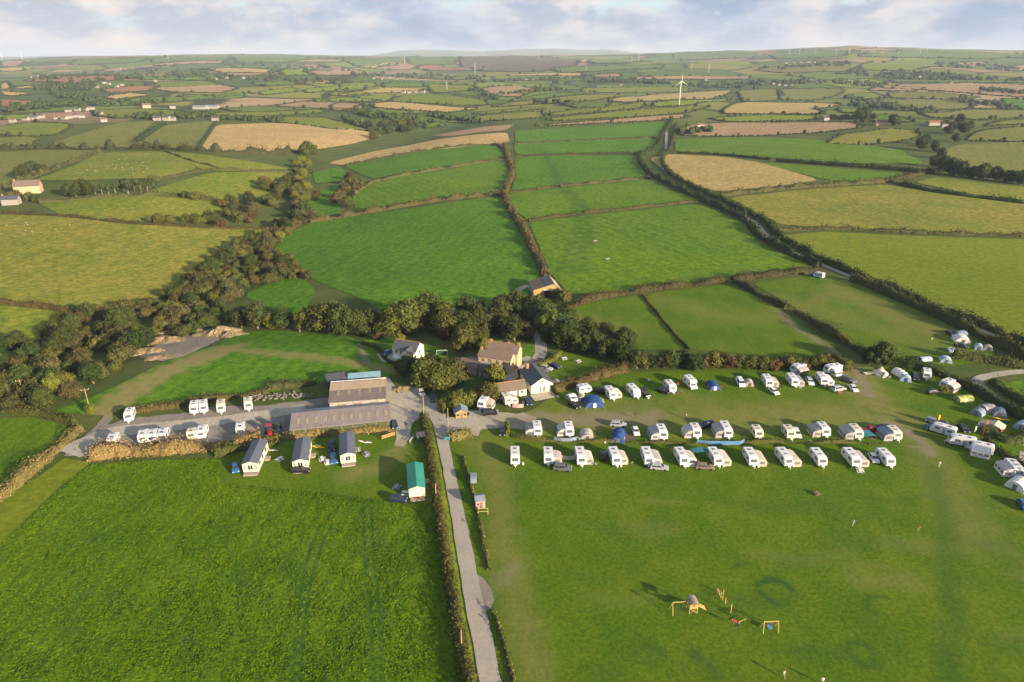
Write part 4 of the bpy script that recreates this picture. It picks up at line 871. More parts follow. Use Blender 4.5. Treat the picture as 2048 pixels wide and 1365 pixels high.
# far hedgerows and far woods: past counting, each kind one mass
def far_mass():
    Vs, Fs, Ts, off = [], [], [], 0
    wob = np.random.default_rng(8)
    for n, m, px, k in FAR:
        P = smooth_poly(ats(px)[:, :2], True, 1)
        r = np.hypot(P[:, 0], P[:, 1]).mean()
        C = densify(np.vstack([P, P[:1]]), False, max(5, r*0.0034)); n_ = len(C)
        keep = wob.random(n_) < 0.92
        C = C[keep]; n_ = len(C)
        hgt = (1.6+r*0.0005)*wob.uniform(0.55, 1.3, n_)+np.where(wob.random(n_) < 0.07, 3+r*0.0008, 0)
        for rep in range(1):
            sz = np.maximum(2.6, r*0.0032)*wob.uniform(0.6, 1.4, n_)
            cx = C+wob.normal(0, 0.2, (n_, 2))*sz[:, None]
            z = terrain(cx[:, 0], cx[:, 1])
            base = ICO_V[None]*np.stack([sz*0.75, sz*0.75, hgt*0.62], 1)[:, None, :]*wob.uniform(0.75, 1.2, (n_, len(ICO_V), 1))
            V = base+np.column_stack([cx, z+hgt*0.40])[:, None, :]
            F = (ICO_F[None]+(np.arange(n_)*len(ICO_V))[:, None, None]).reshape(-1, 3)
            Vs.append(V.reshape(-1, 3)); Fs.append(F+off); off += n_*len(ICO_V); Ts.append(np.repeat(wob.random(n_), len(ICO_V)))
    V, F, T = np.vstack(Vs), np.vstack(Fs), np.concatenate(Ts)
    o = link(bpy.data.objects.new('hedgerows', mesh_np('hedgerows', V, F, MATS['leaf_dark'], np.repeat(T[:, None], 3, 1), cname='tint')))
    tag(o, 'far hedgerows dividing the distant patchwork of fields', 'hedgerow', kind='stuff')
    Vs, Fs, Ts, off = [], [], [], 0
    W = []
    def wood(px0, py0, px1, py1, n, spread): W.append((px0, py0, px1, py1, n, spread))
    for a in [(0, 222, 190, 205, 60, 5), (60, 215, 330, 205, 40, 4), (70, 180, 190, 172, 50, 6), (100, 190, 200, 200, 40, 5), (200, 160, 460, 150, 40, 3), (330, 152, 720, 168, 70, 4), (260, 238, 420, 232, 40, 3), (420, 240, 560, 243, 20, 2),
              (680, 150, 960, 158, 60, 4), (700, 225, 860, 248, 45, 5), (860, 232, 960, 246, 30, 3), (940, 180, 1000, 200, 24, 4), (1000, 190, 1120, 180, 24, 2), (1170, 160, 1340, 168, 60, 3), (1060, 205, 1150, 212, 20, 2), (690, 240, 760, 262, 30, 5),
              (1370, 172, 1520, 178, 30, 2), (1440, 170, 1620, 166, 40, 3), (1600, 163, 1760, 172, 40, 3), (1520, 140, 1700, 128, 30, 3), (1710, 145, 1960, 160, 70, 4), (1860, 130, 2040, 140, 40, 4), (1700, 210, 1860, 225, 40, 4), (1690, 195, 1780, 215, 30, 3), (1900, 200, 2048, 222, 30, 3), (1750, 155, 2048, 162, 50, 3), (1360, 268, 1420, 262, 16, 3), (1650, 240, 1760, 236, 16, 3), (1660, 150, 1900, 150, 30, 3), (1100, 168, 1330, 158, 30, 3), (60, 160, 380, 140, 40, 5), (430, 128, 700, 140, 50, 4), (960, 165, 1180, 158, 40, 2), (1960, 180, 2048, 190, 20, 3)]: wood(*a)
    for (x0, y0, x1, y1, n, sp_) in W:
        t = wob.random(n)
        px = np.column_stack([x0+(x1-x0)*t+wob.normal(0, 5, n), y0+(y1-y0)*t+wob.normal(0, sp_*0.6, n)]); px[:, 1] = np.maximum(px[:, 1], 124)
        Q = ats(px); r = np.hypot(Q[:, 0], Q[:, 1])
        sz = (3.2+r*0.0011)*wob.uniform(0.7, 1.4, n)
        for rep in range(5):
            d = ball(n, wob)*sz[:, None]*0.6; s2 = sz*wob.uniform(0.5, 0.8, n)
            V = ICO_V[None]*s2[:, None, None]*wob.uniform(0.7, 1.25, (n, len(ICO_V), 1))+(Q+d*np.array([1.4, 1.4, 0.6])+np.array([0, 0, 1])*sz[:, None]*0.7)[:, None, :]
            F = (ICO_F[None]+(np.arange(n)*len(ICO_V))[:, None, None]).reshape(-1, 3)
            Vs.append(V.reshape(-1, 3)); Fs.append(F+off); off += n*len(ICO_V); Ts.append(np.repeat(wob.random(n)*0.7, len(ICO_V)))
    V, F, T = np.vstack(Vs), np.vstack(Fs), np.concatenate(Ts)
    o = link(bpy.data.objects.new('far_woodland', mesh_np('far_woodland', V, F, MATS['leaf_dark'], np.repeat(T[:, None], 3, 1), cname='tint')))
    tag(o, 'far-off woods and copses between the distant fields', 'woodland', kind='stuff')
far_mass()
# ------------------------------------------------------------------ solid-object helpers
class MB:
    def __init__(s): s.v, s.f, s.m = [], [], []
    def add(s, V, F, mi=0):
        o = len(s.v); s.v += [tuple(v) for v in V]; s.f += [tuple(i+o for i in f) for f in F]; s.m += [mi]*len(F); return s
    def box(s, x0, x1, y0, y1, z0, z1, mi=0):
        V = [(x, y, z) for z in (z0, z1) for y in (y0, y1) for x in (x0, x1)]
        return s.add(V, [(0, 2, 3, 1), (4, 5, 7, 6), (0, 1, 5, 4), (2, 6, 7, 3), (0, 4, 6, 2), (1, 3, 7, 5)], mi)
    def prism(s, prof, a0, a1, axis='x', mi=0, taper=None):
        """profile (u,z) extruded along an axis; axis x: u is y; axis y: u is x"""
        n = len(prof); V = []
        for k, a in enumerate((a0, a1)):
            for u, z in prof: V.append((a, u, z) if axis == 'x' else (u, a, z))
        F = [(i, (i+1) % n, n+(i+1) % n, n+i) for i in range(n)]+[tuple(range(n))[::-1], tuple(range(n, 2*n))]
        return s.add(V, F, mi)
    def tube(s, P, R, sides=6, mi=0, cap=True):
        R = R if isinstance(R, (list, tuple)) else [R]*len(P)
        V, F = tube_pts(P, R, sides)
        if cap: F = F+[tuple(range(sides))[::-1], tuple(range(len(V)-sides, len(V)))]
        return s.add(V, F, mi)
    def quad(s, a, b, c, d, mi=0, t=0.0):
        a, b, c, d = map(Vector, (a, b, c, d))
        if t == 0: return s.add([a, b, c, d], [(0, 1, 2, 3)], mi)
        n = (b-a).cross(d-a).normalized()*t
        return s.add([a, b, c, d, a+n, b+n, c+n, d+n], [(3, 2, 1, 0), (4, 5, 6, 7), (0, 1, 5, 4), (1, 2, 6, 5), (2, 3, 7, 6), (3, 0, 4, 7)], mi)
    def mesh(s, name, mats, bevel=0.0, smooth=False, seg=1):
        me = bpy.data.meshes.new(name); me.from_pydata(s.v, [], s.f)
        mats = mats if isinstance(mats, (list, tuple)) else [mats]
        for m in mats: me.materials.append(MATS[m] if isinstance(m, str) else m)
        me.polygons.foreach_set('material_index', s.m)
        bm = bmesh.new(); bm.from_mesh(me)
        bmesh.ops.remove_doubles(bm, verts=bm.verts, dist=1e-4)
        bmesh.ops.recalc_face_normals(bm, faces=bm.faces)
        if bevel: bmesh.ops.bevel(bm, geom=[e for e in bm.edges if e.is_manifold and e.calc_face_angle(0) > 0.35], offset=bevel, segments=seg, affect='EDGES', profile=0.6, clamp_overlap=True)
        bm.to_mesh(me); bm.free()
        if smooth: me.polygons.foreach_set('use_smooth', np.ones(len(me.polygons), bool))
        me.update(); return me
    def build(s, name, mats, parent=None, **k): return link(bpy.data.objects.new(name, s.mesh(name, mats, **k)), parent)
def solid(key, c, rough=0.6, spec=0.3, metal=0.0, grime=0.25, scale=1.5, bump=0.0):
    m, nt, bs = nodes_of(key); pos = N(nt, 'ShaderNodeTexCoord').outputs['Object']
    n = ramp(nt, noise(nt, pos, scale, 5, 0.6), 0.3, 0.75)
    oi = N(nt, 'ShaderNodeObjectInfo')
    d = (c[0]*(1-grime), c[1]*(1-grime), c[2]*(1-grime*1.1), 1)
    nt.links.new(mix(nt, n, d, c4(c)), bs.inputs['Base Color'])
    bs.inputs['Roughness'].default_value = rough; bs.inputs['Specular IOR Level'].default_value = spec; bs.inputs['Metallic'].default_value = metal
    if bump: bumped(nt, bs, noise(nt, pos, scale*4, 4), bump)
    MATS[key] = m
def sheeted(key, c, c2, period, rough=0.6, metal=0.0, spec=0.3):
    """profiled roof sheet: ribs along local y, weathering across"""
    m, nt, bs = nodes_of(key); pos = N(nt, 'ShaderNodeTexCoord').outputs['Object']
    w = N(nt, 'ShaderNodeTexWave', wave_type='BANDS', bands_direction='X'); w.inputs['Scale'].default_value = 0.314/period
    nt.links.new(pos, w.inputs['Vector'])
    n = ramp(nt, noise(nt, scaled(nt, pos, (1, 0.25, 1)), 0.6, 5, 0.65), 0.3, 0.7)
    c_ = mix(nt, n, c4(c), c4(c2)); c_ = mix(nt, mmath(nt, 'MULTIPLY', w.outputs['Fac'], 0.15), c_, mix(nt, 1.0, c_, (0.6, 0.6, 0.6, 1), 'MULTIPLY'))
    nt.links.new(c_, bs.inputs['Base Color']); bs.inputs['Roughness'].default_value = rough; bs.inputs['Metallic'].default_value = metal
    bs.inputs['Specular IOR Level'].default_value = spec
    bumped(nt, bs, w.outputs['Fac'], 0.015); MATS[key] = m
def masonry(key, c, c2, rough=0.9, scale=1.2):
    m, nt, bs = nodes_of(key); pos = N(nt, 'ShaderNodeTexCoord').outputs['Object']
    v = N(nt, 'ShaderNodeTexVoronoi'); v.inputs['Scale'].default_value = scale*2; nt.links.new(pos, v.inputs['Vector'])
    c_ = mix(nt, noise(nt, pos, scale, 5, 0.7), c4(c), c4(c2)); c_ = mix(nt, 0.35, c_, v.outputs['Color'], 'SOFT_LIGHT')
    nt.links.new(c_, bs.inputs['Base Color']); bs.inputs['Roughness'].default_value = rough; bumped(nt, bs, v.outputs['Distance'], 0.05); MATS[key] = m
solid('gel_white', (0.66, 0.67, 0.68), 0.35, 0.4, grime=0.12); solid('gel_cream', (0.64, 0.60, 0.48), 0.4, 0.35, grime=0.15)
solid('gel_grey', (0.52, 0.55, 0.58), 0.4, 0.35, grime=0.15)
solid('van_glass', (0.10, 0.11, 0.12), 0.2, 0.5, grime=0.2); solid('glass', (0.03, 0.035, 0.045), 0.12, 0.6, grime=0.2); solid('tyre', (0.025, 0.025, 0.025), 0.9, 0.1); solid('steel', (0.35, 0.36, 0.38), 0.4, 0.5, 0.6)
solid('trim', (0.30, 0.32, 0.35), 0.6); solid('lamp_glass', (0.55, 0.55, 0.52), 0.2, 0.6); solid('tail_red', (0.35, 0.02, 0.02), 0.3)
for n_, c_ in dict(black=(0.018, 0.018, 0.022), navy=(0.02, 0.035, 0.09), blue=(0.03, 0.13, 0.34), silver=(0.38, 0.40, 0.42), white=(0.72, 0.73, 0.74), grey=(0.12, 0.13, 0.15), red=(0.42, 0.02, 0.025), teal=(0.03, 0.13, 0.17), bronze=(0.22, 0.17, 0.12), green=(0.02, 0.09, 0.05)).items(): solid('paint_'+n_, c_, 0.25, 0.5, 0.15, grime=0.08)
for n_, c_ in dict(grey=(0.36, 0.35, 0.35), lightgrey=(0.50, 0.48, 0.47), beige=(0.44, 0.40, 0.355), blue=(0.032, 0.075, 0.24), slate=(0.20, 0.25, 0.33), paleblue=(0.35, 0.45, 0.55), green=(0.16, 0.25, 0.09), canvas=(0.66, 0.58, 0.45), white=(0.70, 0.70, 0.70), teal=(0.05, 0.20, 0.25), skyblue=(0.10, 0.22, 0.42), pink=(0.60, 0.34, 0.32), red=(0.5, 0.04, 0.04), orange=(0.6, 0.13, 0.02), yellow=(0.75, 0.50, 0.03), brown=(0.14, 0.10, 0.08), navy=(0.02, 0.03, 0.12), limey=(0.33, 0.37, 0.12), window=(0.16, 0.17, 0.18)).items(): solid('cloth_'+n_, c_, 0.85, 0.1, grime=0.18, scale=0.8, bump=0.02)
solid('render_white', (0.66, 0.62, 0.56), 0.9, 0.1, grime=0.14); solid('render_cream', (0.72, 0.70, 0.50), 0.9, 0.1, grime=0.08); solid('lodge_cream', (0.70, 0.63, 0.44), 0.7, 0.2, grime=0.1)
solid('slate', (0.085, 0.095, 0.115), 0.55, 0.3, grime=0.35, scale=3, bump=0.02); solid('slate_brown', (0.20, 0.155, 0.125), 0.8, 0.15, grime=0.35, scale=2, bump=0.02); solid('clay_ridge', (0.36, 0.16, 0.07), 0.8)
solid('brick', (0.40, 0.22, 0.12), 0.9); solid('timber', (0.48, 0.30, 0.12), 0.8, 0.15, grime=0.3); solid('play_timber', (0.50, 0.38, 0.14), 0.8, 0.15, grime=0.25); solid('old_timber', (0.22, 0.17, 0.12), 0.85)
solid('pole', (0.34, 0.24, 0.15), 0.9); solid('plastic_white', (0.75, 0.75, 0.74), 0.4); solid('green_paint', (0.04, 0.14, 0.07), 0.6); solid('dark_steel', (0.05, 0.055, 0.06), 0.7); solid('dark_open', (0.02, 0.018, 0.016), 0.95)
solid('skin', (0.48, 0.28, 0.2), 0.6); solid('hair', (0.06, 0.04, 0.025), 0.8); solid('wool', (0.30, 0.29, 0.22), 0.95); solid('stone_wall', (0.17, 0.155, 0.135), 0.9, bump=0.08); solid('deck', (0.30, 0.27, 0.23), 0.85); solid('rust', (0.30, 0.13, 0.06), 0.85)
masonry('farm_stone', (0.34, 0.24, 0.15), (0.50, 0.38, 0.25)); masonry('grey_stone', (0.22, 0.20, 0.18), (0.36, 0.33, 0.29))
sheeted('sheet_brown', (0.155, 0.125, 0.110), (0.205, 0.170, 0.150), 0.35); sheeted('sheet_tan', (0.38, 0.29, 0.19), (0.45, 0.345, 0.23), 0.35); sheeted('sheet_shed', (0.215, 0.180, 0.172), (0.275, 0.232, 0.220), 0.5); sheeted('sheet_greyblue', (0.16, 0.19, 0.24), (0.22, 0.25, 0.30), 0.5)
sheeted('sheet_sky', (0.15, 0.27, 0.36), (0.20, 0.33, 0.42), 0.3, 0.6); sheeted('sheet_dark', (0.07, 0.075, 0.085), (0.11, 0.11, 0.12), 0.4); sheeted('lodge_roof', (0.095, 0.110, 0.150), (0.125, 0.140, 0.180), 0.45); sheeted('lodge_green', (0.030, 0.230, 0.180), (0.045, 0.280, 0.220), 0.45); sheeted('boards_green', (0.055, 0.070, 0.035), (0.08, 0.095, 0.045), 0.2)
solid('rooflight', (0.30, 0.25, 0.17), 0.6, 0.2); solid('rooflight_dull', (0.36, 0.30, 0.20), 0.6, 0.2)
solid('far_white', (0.31, 0.295, 0.27), 0.9, 0.1)

def heading(px, py, dx, dy):
    """world z-rotation that turns local -y to the image direction (dx,dy) at a ground pixel"""
    a = at(px, py); b = at(px+dx, py+dy); d = b-a
    return math.atan2(d.x, -d.y)

# ------------------------------------------------------------------ caravans
def caravan_meshes(L, kind, mat):
    W, H = 2.28, 2.62; h = L/2; P = {}
    if kind == 'tourer':
        prof = [(-h+0.12, 0.42), (-h-0.05, 0.85), (-h+0.02, 1.35), (-h+0.42, 2.25), (-h+0.75, 2.52), (-h+1.5, 2.62), (h-0.5, 2.62), (h-0.08, 2.50), (h, 2.3), (h-0.04, 0.42)]
        fw = [(-h+0.02, 1.40), (-h+0.36, 2.12)]
    elif kind == 'teardrop':
        H = 2.0; prof = [(-h, 0.5), (-h-0.02, 0.9), (-h+0.35, 1.55), (-h+1.1, 2.0), (h-1.6, 2.05), (h-0.6, 1.7), (h, 0.9), (h, 0.45)]
        fw = [(-h+0.06, 1.02), (-h+0.34, 1.50)]
    else:   # motorhome: cab nose with a bed over it
        H = 2.95; prof = [(-h, 0.45), (-h-0.02, 0.95), (-h+0.75, 1.2), (-h+1.25, 1.85), (-h+0.75, 2.2), (-h+0.95, 2.75), (-h+1.6, 2.95), (h-0.3, 2.95), (h, 2.75), (h, 0.45)]
        fw = [(-h+0.80, 1.26), (-h+1.20, 1.80)]
    P['body'] = MB().prism(prof, -W/2, W/2).mesh('body', mat, bevel=0.09, seg=2)
    (y0, z0), (y1, z1) = fw
    d = Vector((0, -(z1-z0), y1-y0)).normalized()*0.03
    q = [Vector((-W*0.34, y0, z0)), Vector((W*0.34, y0, z0)), Vector((W*0.34, y1, z1)), Vector((-W*0.34, y1, z1))]
    P['front_window'] = MB().quad(*[v+d for v in q], t=0.02).mesh('front_window', 'van_glass')
    P['rear_window'] = MB().box(-0.75, 0.75, h-0.02, h+0.03, 1.45, 2.05).mesh('rear_window', 'van_glass')
    def side(s, y, w, z0=1.42, z1=2.02): x = s*W/2; return MB().box(min(x-0.02, x+0.025*s), max(x-0.02, x+0.025*s) if s > 0 else x+0.02, y-w/2, y+w/2, z0, z1)
    hi = 1.35 if kind == 'teardrop' else 2.02
    P['windows'] = [(side(s, y, w, hi-0.6, hi)).mesh('window', 'van_glass') for s in (-1, 1) for y, w in ((-h*0.42, 1.2), (h*0.55, 1.0))]
    P['door'] = side(1, h*0.12, 0.68, 0.5, hi+0.1).mesh('door', 'trim' if mat != 'gel_grey' else 'gel_white')
    P['stripes'] = [MB().box(s*(W/2+0.004)-0.008, s*(W/2+0.004)+0.008, -h*0.86, h*0.9, 0.82, 0.98).mesh('stripe', ['trim', 'cloth_slate', 'cloth_skyblue', 'paint_bronze'][int(round(L*10)) % 4]) for s in (-1, 1)]
    wy = [0.15] if kind != 'motorhome' else [-h+1.0, h-1.6]
    P['wheels'] = [(MB().tube([(s*(W/2-0.24), y, 0.33), (s*(W/2+0.01), y, 0.33)], 0.33, 12)).mesh('wheel', 'tyre') for s in (-1, 1) for y in wy]
    P['hatches'] = [MB().box(-0.35, 0.35, y-0.3, y+0.3, H-0.03, H+0.09).mesh('roof_hatch', m_) for y, m_ in ((-h*0.25, 'trim'), (h*0.45, 'van_glass'))] if kind != 'teardrop' else []
    if kind != 'motorhome':
        b = MB(); b.tube([(-0.5, -h+0.2, 0.45), (0, -h-1.05, 0.42)], 0.05, 5); b.tube([(0.5, -h+0.2, 0.45), (0, -h-1.05, 0.42)], 0.05, 5); b.tube([(0, -h-0.8, 0.0), (0, -h-0.8, 0.6)], 0.06, 6); b.box(-0.35, 0.35, -h-0.45, -h-0.02, 0.42, 0.75)
        P['hitch'] = b.mesh('hitch', 'gel_white')
    return P
CV = {}
def caravan(px, py, label, group=None, L=6.4, kind='tourer', mat='gel_white', face=None, name=None, rz=None):
    L = round(L*0.86, 1); key = (L, kind, mat)
    if key not in CV: CV[key] = caravan_meshes(L, kind, mat)
    P = CV[key]; p = at(px, py)
    rz = (heading(px, py, *face) if face else (rz or 0.0))+random.uniform(-0.05, 0.05)
    o = empty(name or ('motorhome' if kind == 'motorhome' else 'caravan'), (p.x, p.y, p.z+0.1), rz, label, 'motorhome' if kind == 'motorhome' else 'caravan', group)
    for n in ('body', 'front_window', 'rear_window', 'door', 'hitch'):
        if n in P: link(bpy.data.objects.new(n, P[n]), o)
    for n, k in (('window', 'windows'), ('wheel', 'wheels'), ('roof_hatch', 'hatches'), ('stripe', 'stripes')):
        for me in P[k]: link(bpy.data.objects.new(n, me), o)
    return o
AW = {}
def awning(van, side, label, roof='cloth_grey', wall='cloth_lightgrey', L=4.2, D=2.6, y=-0.2, open_front=False, group='awnings on caravans', dome=False):
    """fabric awning on the side (+1 = local +x) of a caravan"""
    L *= 0.86; D *= 0.84; key = (roof, wall, L, D, open_front, dome)
    if key not in AW:
        A = {}; pts = [(0.0, 2.36), (D*0.55, 2.18), (D*0.86, 1.86), (D*0.97, 1.55)] if not dome else [(0.0, 2.3), (D*0.5, 2.2), (D*0.8, 1.6), (D*0.97, 0.8)]
        b = MB(); n = 5
        for i in range(n):      # roof cloth, sagging a little between the poles
            y0, y1 = -L/2+L*i/n, -L/2+L*(i+1)/n
            s0 = 0.0 if i % 2 == 0 else -0.05; s1 = -0.05 if i % 2 == 0 else 0.0
            for (xa, za), (xb, zb) in zip(pts[:-1], pts[1:]): b.quad((xa, y0, za+s0), (xb, y0, zb+s0), (xb, y1, zb+s1), (xa, y1, za+s1))
        A['roof'] = b.mesh('roof', roof, smooth=True)
        b = MB(); xo, zo = pts[-1]
        if not open_front: b.quad((D, -L/2, 0), (D, L/2, 0), (xo, L/2, zo-0.04), (xo, -L/2, zo-0.04))
        for yy in (-L/2, L/2): b.add([(0, yy, 0), (D, yy, 0)]+[(x, yy, z) for x, z in pts[::-1]], [tuple(range(2+len(pts)))])
        A['walls'] = b.mesh('wall', wall)
        A['panels'] = [MB().box(D*0.2, D*0.75, s*L/2-0.03, s*L/2+0.03, 0.75, 1.45).mesh('window', 'cloth_window') for s in (-1, 1)]
        A['front'] = [MB().quad((D+0.012, yy-0.5, 0.7), (D+0.012, yy+0.5, 0.7), (xo+0.06*(D-xo)+0.03, yy+0.5, zo-0.15), (xo+0.06*(D-xo)+0.03, yy-0.5, zo-0.15), t=0.02).mesh('window', 'cloth_window') for yy in (-L*0.32, 0, L*0.32)]
        A['poles'] = [MB().tube([(xo, yy, 0), (xo, yy, zo)], 0.03, 5).mesh('pole', 'steel') for yy in (-L/2+0.1, L/2-0.1)]
        AW[key] = A
    A = AW[key]; m = Matrix.Rotation(van.rotation_euler.z, 4, 'Z')
    off = m @ Vector((side*1.16, y, 0))
    o = empty('awning', van.location+off-Vector((0, 0, 0.06)), van.rotation_euler.z+(0 if side > 0 else math.pi), label, 'awning', group)
    for n, k in (('roof', 'roof'), ('wall', 'walls')): link(bpy.data.objects.new(n, A[k]), o)
    for n, k in (('window', 'panels'), ('window', 'front'), ('pole', 'poles')):
        if k == 'front' and open_front: continue
        for me in A[k]: link(bpy.data.objects.new(n, me), o)
    return o
FR, BR, TR = 'caravans of the front row', 'caravans of the middle row', 'caravans of the top row'
ORD = ['first', 'second', 'third', 'fourth', 'fifth', 'sixth', 'seventh', 'eighth', 'ninth', 'tenth', 'eleventh', 'twelfth']
for i, (px, L, aw, txt) in enumerate([(1030, 6.6, None, 'standing alone without awning'), (1096, 6.2, ('cloth_grey', 'cloth_beige', 3.8), 'with a grey 4x4 across its nose'), (1160, 6.8, ('cloth_lightgrey', 'cloth_grey', 4.0), 'with a rounded pale awning'),
      (1228, 6.8, ('cloth_beige', 'cloth_beige', 4.0), 'beside a small black car'), (1293, 7.0, ('cloth_grey', 'cloth_lightgrey', 5.0), 'with a silver estate car across its awning'), (1361, 6.6, ('cloth_beige', 'cloth_lightgrey', 4.0), 'next to the teal tarpaulin'),
      (1428, 6.9, ('cloth_lightgrey', 'cloth_beige', 5.2), 'with a long pale awning'), (1499, 6.8, ('cloth_beige', 'cloth_beige', 5.0), 'with a beige awning and dark front window'), (1566, 7.0, ('cloth_beige', 'cloth_beige', 5.6), 'with the widest beige awning'),
      (1634, 6.6, None, 'without awning between two awning pitches'), (1700, 7.0, ('cloth_grey', 'cloth_beige', 5.2), 'with a small table at its nose'), (1768, 6.6, None, 'at the east end beside a small white car')]):
    v = caravan(px, 921+i*0.3, f'white caravan {txt}, {ORD[i]} in the front row', FR, L, rz=0.05 if px > 1200 else 0.0)
    if aw: awning(v, 1, f'fabric awning of the {ORD[i]} caravan in the front row', aw[0], aw[1], aw[2], 2.7 if i not in (2, 3) else 2.3, y=-0.4)
for i, (px, py, L, aw, mat, txt) in enumerate([(1074, 866, 5.6, ('cloth_grey', 'cloth_lightgrey', 4.6, False), 'gel_white', 'with a square grey awning'), (1137, 867, 5.6, ('cloth_lightgrey', 'cloth_lightgrey', 4.2, True), 'gel_white', 'behind a grey windbreak'), (1322, 873, 5.8, ('cloth_grey', 'cloth_lightgrey', 5.4, False), 'gel_white', 'with a long boxy awning'),
      (1389, 870, 5.4, ('cloth_lightgrey', 'cloth_beige', 4.4, True), 'gel_white', 'with a rounded porch awning'), (1450, 868, 6.8, ('cloth_grey', 'cloth_grey', 5.6, False), 'gel_white', 'behind the bright blue windbreak'), (1512, 873, 4.6, None, 'gel_cream', 'small and cream, without awning'),
      (1575, 873, 5.0, None, 'gel_cream', 'plain cream, with a white car beside it'), (1644, 868, 5.4, ('cloth_grey', 'cloth_beige', 4.6, False), 'gel_white', 'with a beige open awning'), (1708, 872, 5.6, ('cloth_grey', 'cloth_grey', 5.0, False), 'gel_cream', 'with a wide grey awning'), (1785, 875, 5.2, ('cloth_slate', 'cloth_grey', 4.8, False), 'gel_cream', 'at the east end by the red car')]):
    v = caravan(px, py, f'caravan {txt}, {ORD[i]} in the middle row', BR, L, mat=mat, rz=0.04)
    if aw: awning(v, -1, f'fabric awning of the {ORD[i]} caravan in the middle row', aw[0], aw[1], aw[2], 2.9 if px > 1500 else 2.6, y=0.0, dome=aw[3])
for i, (px, py, face, L, kind, mat, aw, txt) in enumerate([
      (968, 812, (-8, 12), 6.2, 'tourer', 'gel_white', ('cloth_pink', 'cloth_beige', 3.0), 'white touring caravan beside the wooden hut'), (1013, 806, (10, 14), 5.4, 'tourer', 'gel_cream', ('cloth_beige', 'cloth_lightgrey', 3.0), 'cream touring caravan in front of the brown-roofed block'),
      (1143, 802, (-12, -10), 4.4, 'teardrop', 'gel_white', None, 'rounded white pop-top trailer caravan above a black car'), (1168, 786, (10, -2), 5.0, 'tourer', 'gel_white', ('cloth_beige', 'cloth_canvas', 3.0), 'white touring caravan behind the big blue tent'),
      (1220, 794, (13, 15), 6.2, 'tourer', 'gel_white', ('cloth_canvas', 'cloth_beige', 3.2), 'white touring caravan with a round-topped canvas awning in the top row'), (1266, 790, (14, 14), 6.6, 'tourer', 'gel_white', None, 'white touring caravan beside a black car in the top row'),
      (1339, 781, (14, 15), 5.8, 'tourer', 'gel_white', None, 'white touring caravan above the small campfire bush'), (1380, 774, (16, 16), 6.6, 'motorhome', 'gel_white', None, 'white motorhome beside the blue dome tent'),
      (1533, 770, (12, 16), 6.4, 'tourer', 'gel_white', ('cloth_grey', 'cloth_beige', 3.4), 'white touring caravan with a small white car at its nose in the top row'), (1583, 768, (12, 16), 6.6, 'tourer', 'gel_white', ('cloth_slate', 'cloth_grey', 4.2), 'white touring caravan with a dark front window in the top row'),
      (1595, 744, (-14, 3), 5.6, 'tourer', 'gel_white', ('cloth_grey', 'cloth_lightgrey', 4.4), 'white touring caravan against the hedge with an open grey awning'), (1642, 766, (14, 16), 6.6, 'tourer', 'gel_white', ('cloth_lightgrey', 'cloth_white', 4.4), 'white touring caravan above the silver off-roader'),
      (1664, 745, (-14, 2), 6.6, 'tourer', 'gel_white', ('cloth_white', 'cloth_white', 3.2), 'long white touring caravan side-on against the hedge by the track')]):
    v = caravan(px, py, txt, TR, L, kind, mat, face)
    if aw: awning(v, 1, 'awning of the '+' '.join(txt.split()[:12]), aw[0], aw[1], aw[2], 2.4, y=-0.3, open_front=(i in (10,)))
for i, (px, py, face, L, mat, aw, txt) in enumerate([
      (1851, 756, (1, 14), 5.6, 'gel_white', None, 'lone white touring caravan on the bare patch by the east hedge'), (1892, 776, (-14, 6), 5.6, 'gel_white', ('cloth_lightgrey', 'cloth_beige', 4.4), 'white touring caravan by the east hedge with a bush at its corner'),
      (1884, 868, (-30, -9), 7.0, 'gel_white', None, 'long white touring caravan beside the cluster of dark cars'), (1922, 891, (-30, -6), 7.2, 'gel_white', None, 'long low white touring caravan in the middle of the east group'),
      (1960, 905, (-30, -7), 6.2, 'gel_white', ('cloth_slate', 'cloth_white', 4.8), 'white touring caravan with a blue-grey awning below the scrubby hedge'), (2024, 946, (16, 16), 6.4, 'gel_white', ('cloth_lightgrey', 'cloth_white', 5.0), 'white touring caravan with a boxy awning at the right edge'),
      (1637, 556, (-12, -3), 5.2, 'gel_white', None, 'lone white campervan in the upper field by the hedge')]):
    v = caravan(px, py, txt, 'caravans on the east side' if i < 6 else None, L, mat=mat, face=face)
    if aw: awning(v, {1: 1, 4: 1, 5: -1}[i], 'awning of the '+' '.join(txt.split()[:12]), aw[0], aw[1], aw[2], 2.6)
ST = 'stored caravans in the gravel yard'
for px, py, face, txt in [(262, 838, (-5, 12), 'stored white caravan with its hitch to the track, farthest from the barns'), (391, 823, (-2, 12), 'stored caravan, left of the touching pair in the back row'), (409, 821, (-1, 12), 'stored caravan, right of the touching pair in the back row'), (444, 821, (0, 12), 'stored cream-fronted caravan between the pair and the last one in the back row'), (498, 816, (1, 12), 'stored caravan nearest the barns in the back row'),
      (230, 888, (5, -10), 'stored caravan beside a dark car at the yard entrance'), (290, 881, (4, -10), 'stored caravan, first of the touching three in the lower row'), (309, 880, (4, -10), 'stored caravan, middle of the touching three in the lower row'), (329, 878, (4, -10), 'stored caravan, last of the touching three in the lower row'), (387, 876, (4, -10), 'small stored caravan of the lower pair behind the bracken'), (407, 872, (3, -10), 'larger stored caravan of the lower pair behind the bracken'), (483, 866, (1, -10), 'stored caravan standing alone at the barn end of the lower row')]:
    caravan(px, py, txt, ST, 5.4 if px != 387 else 4.2, face=face, mat='gel_white' if px not in (444, 387, 498) else 'gel_cream')

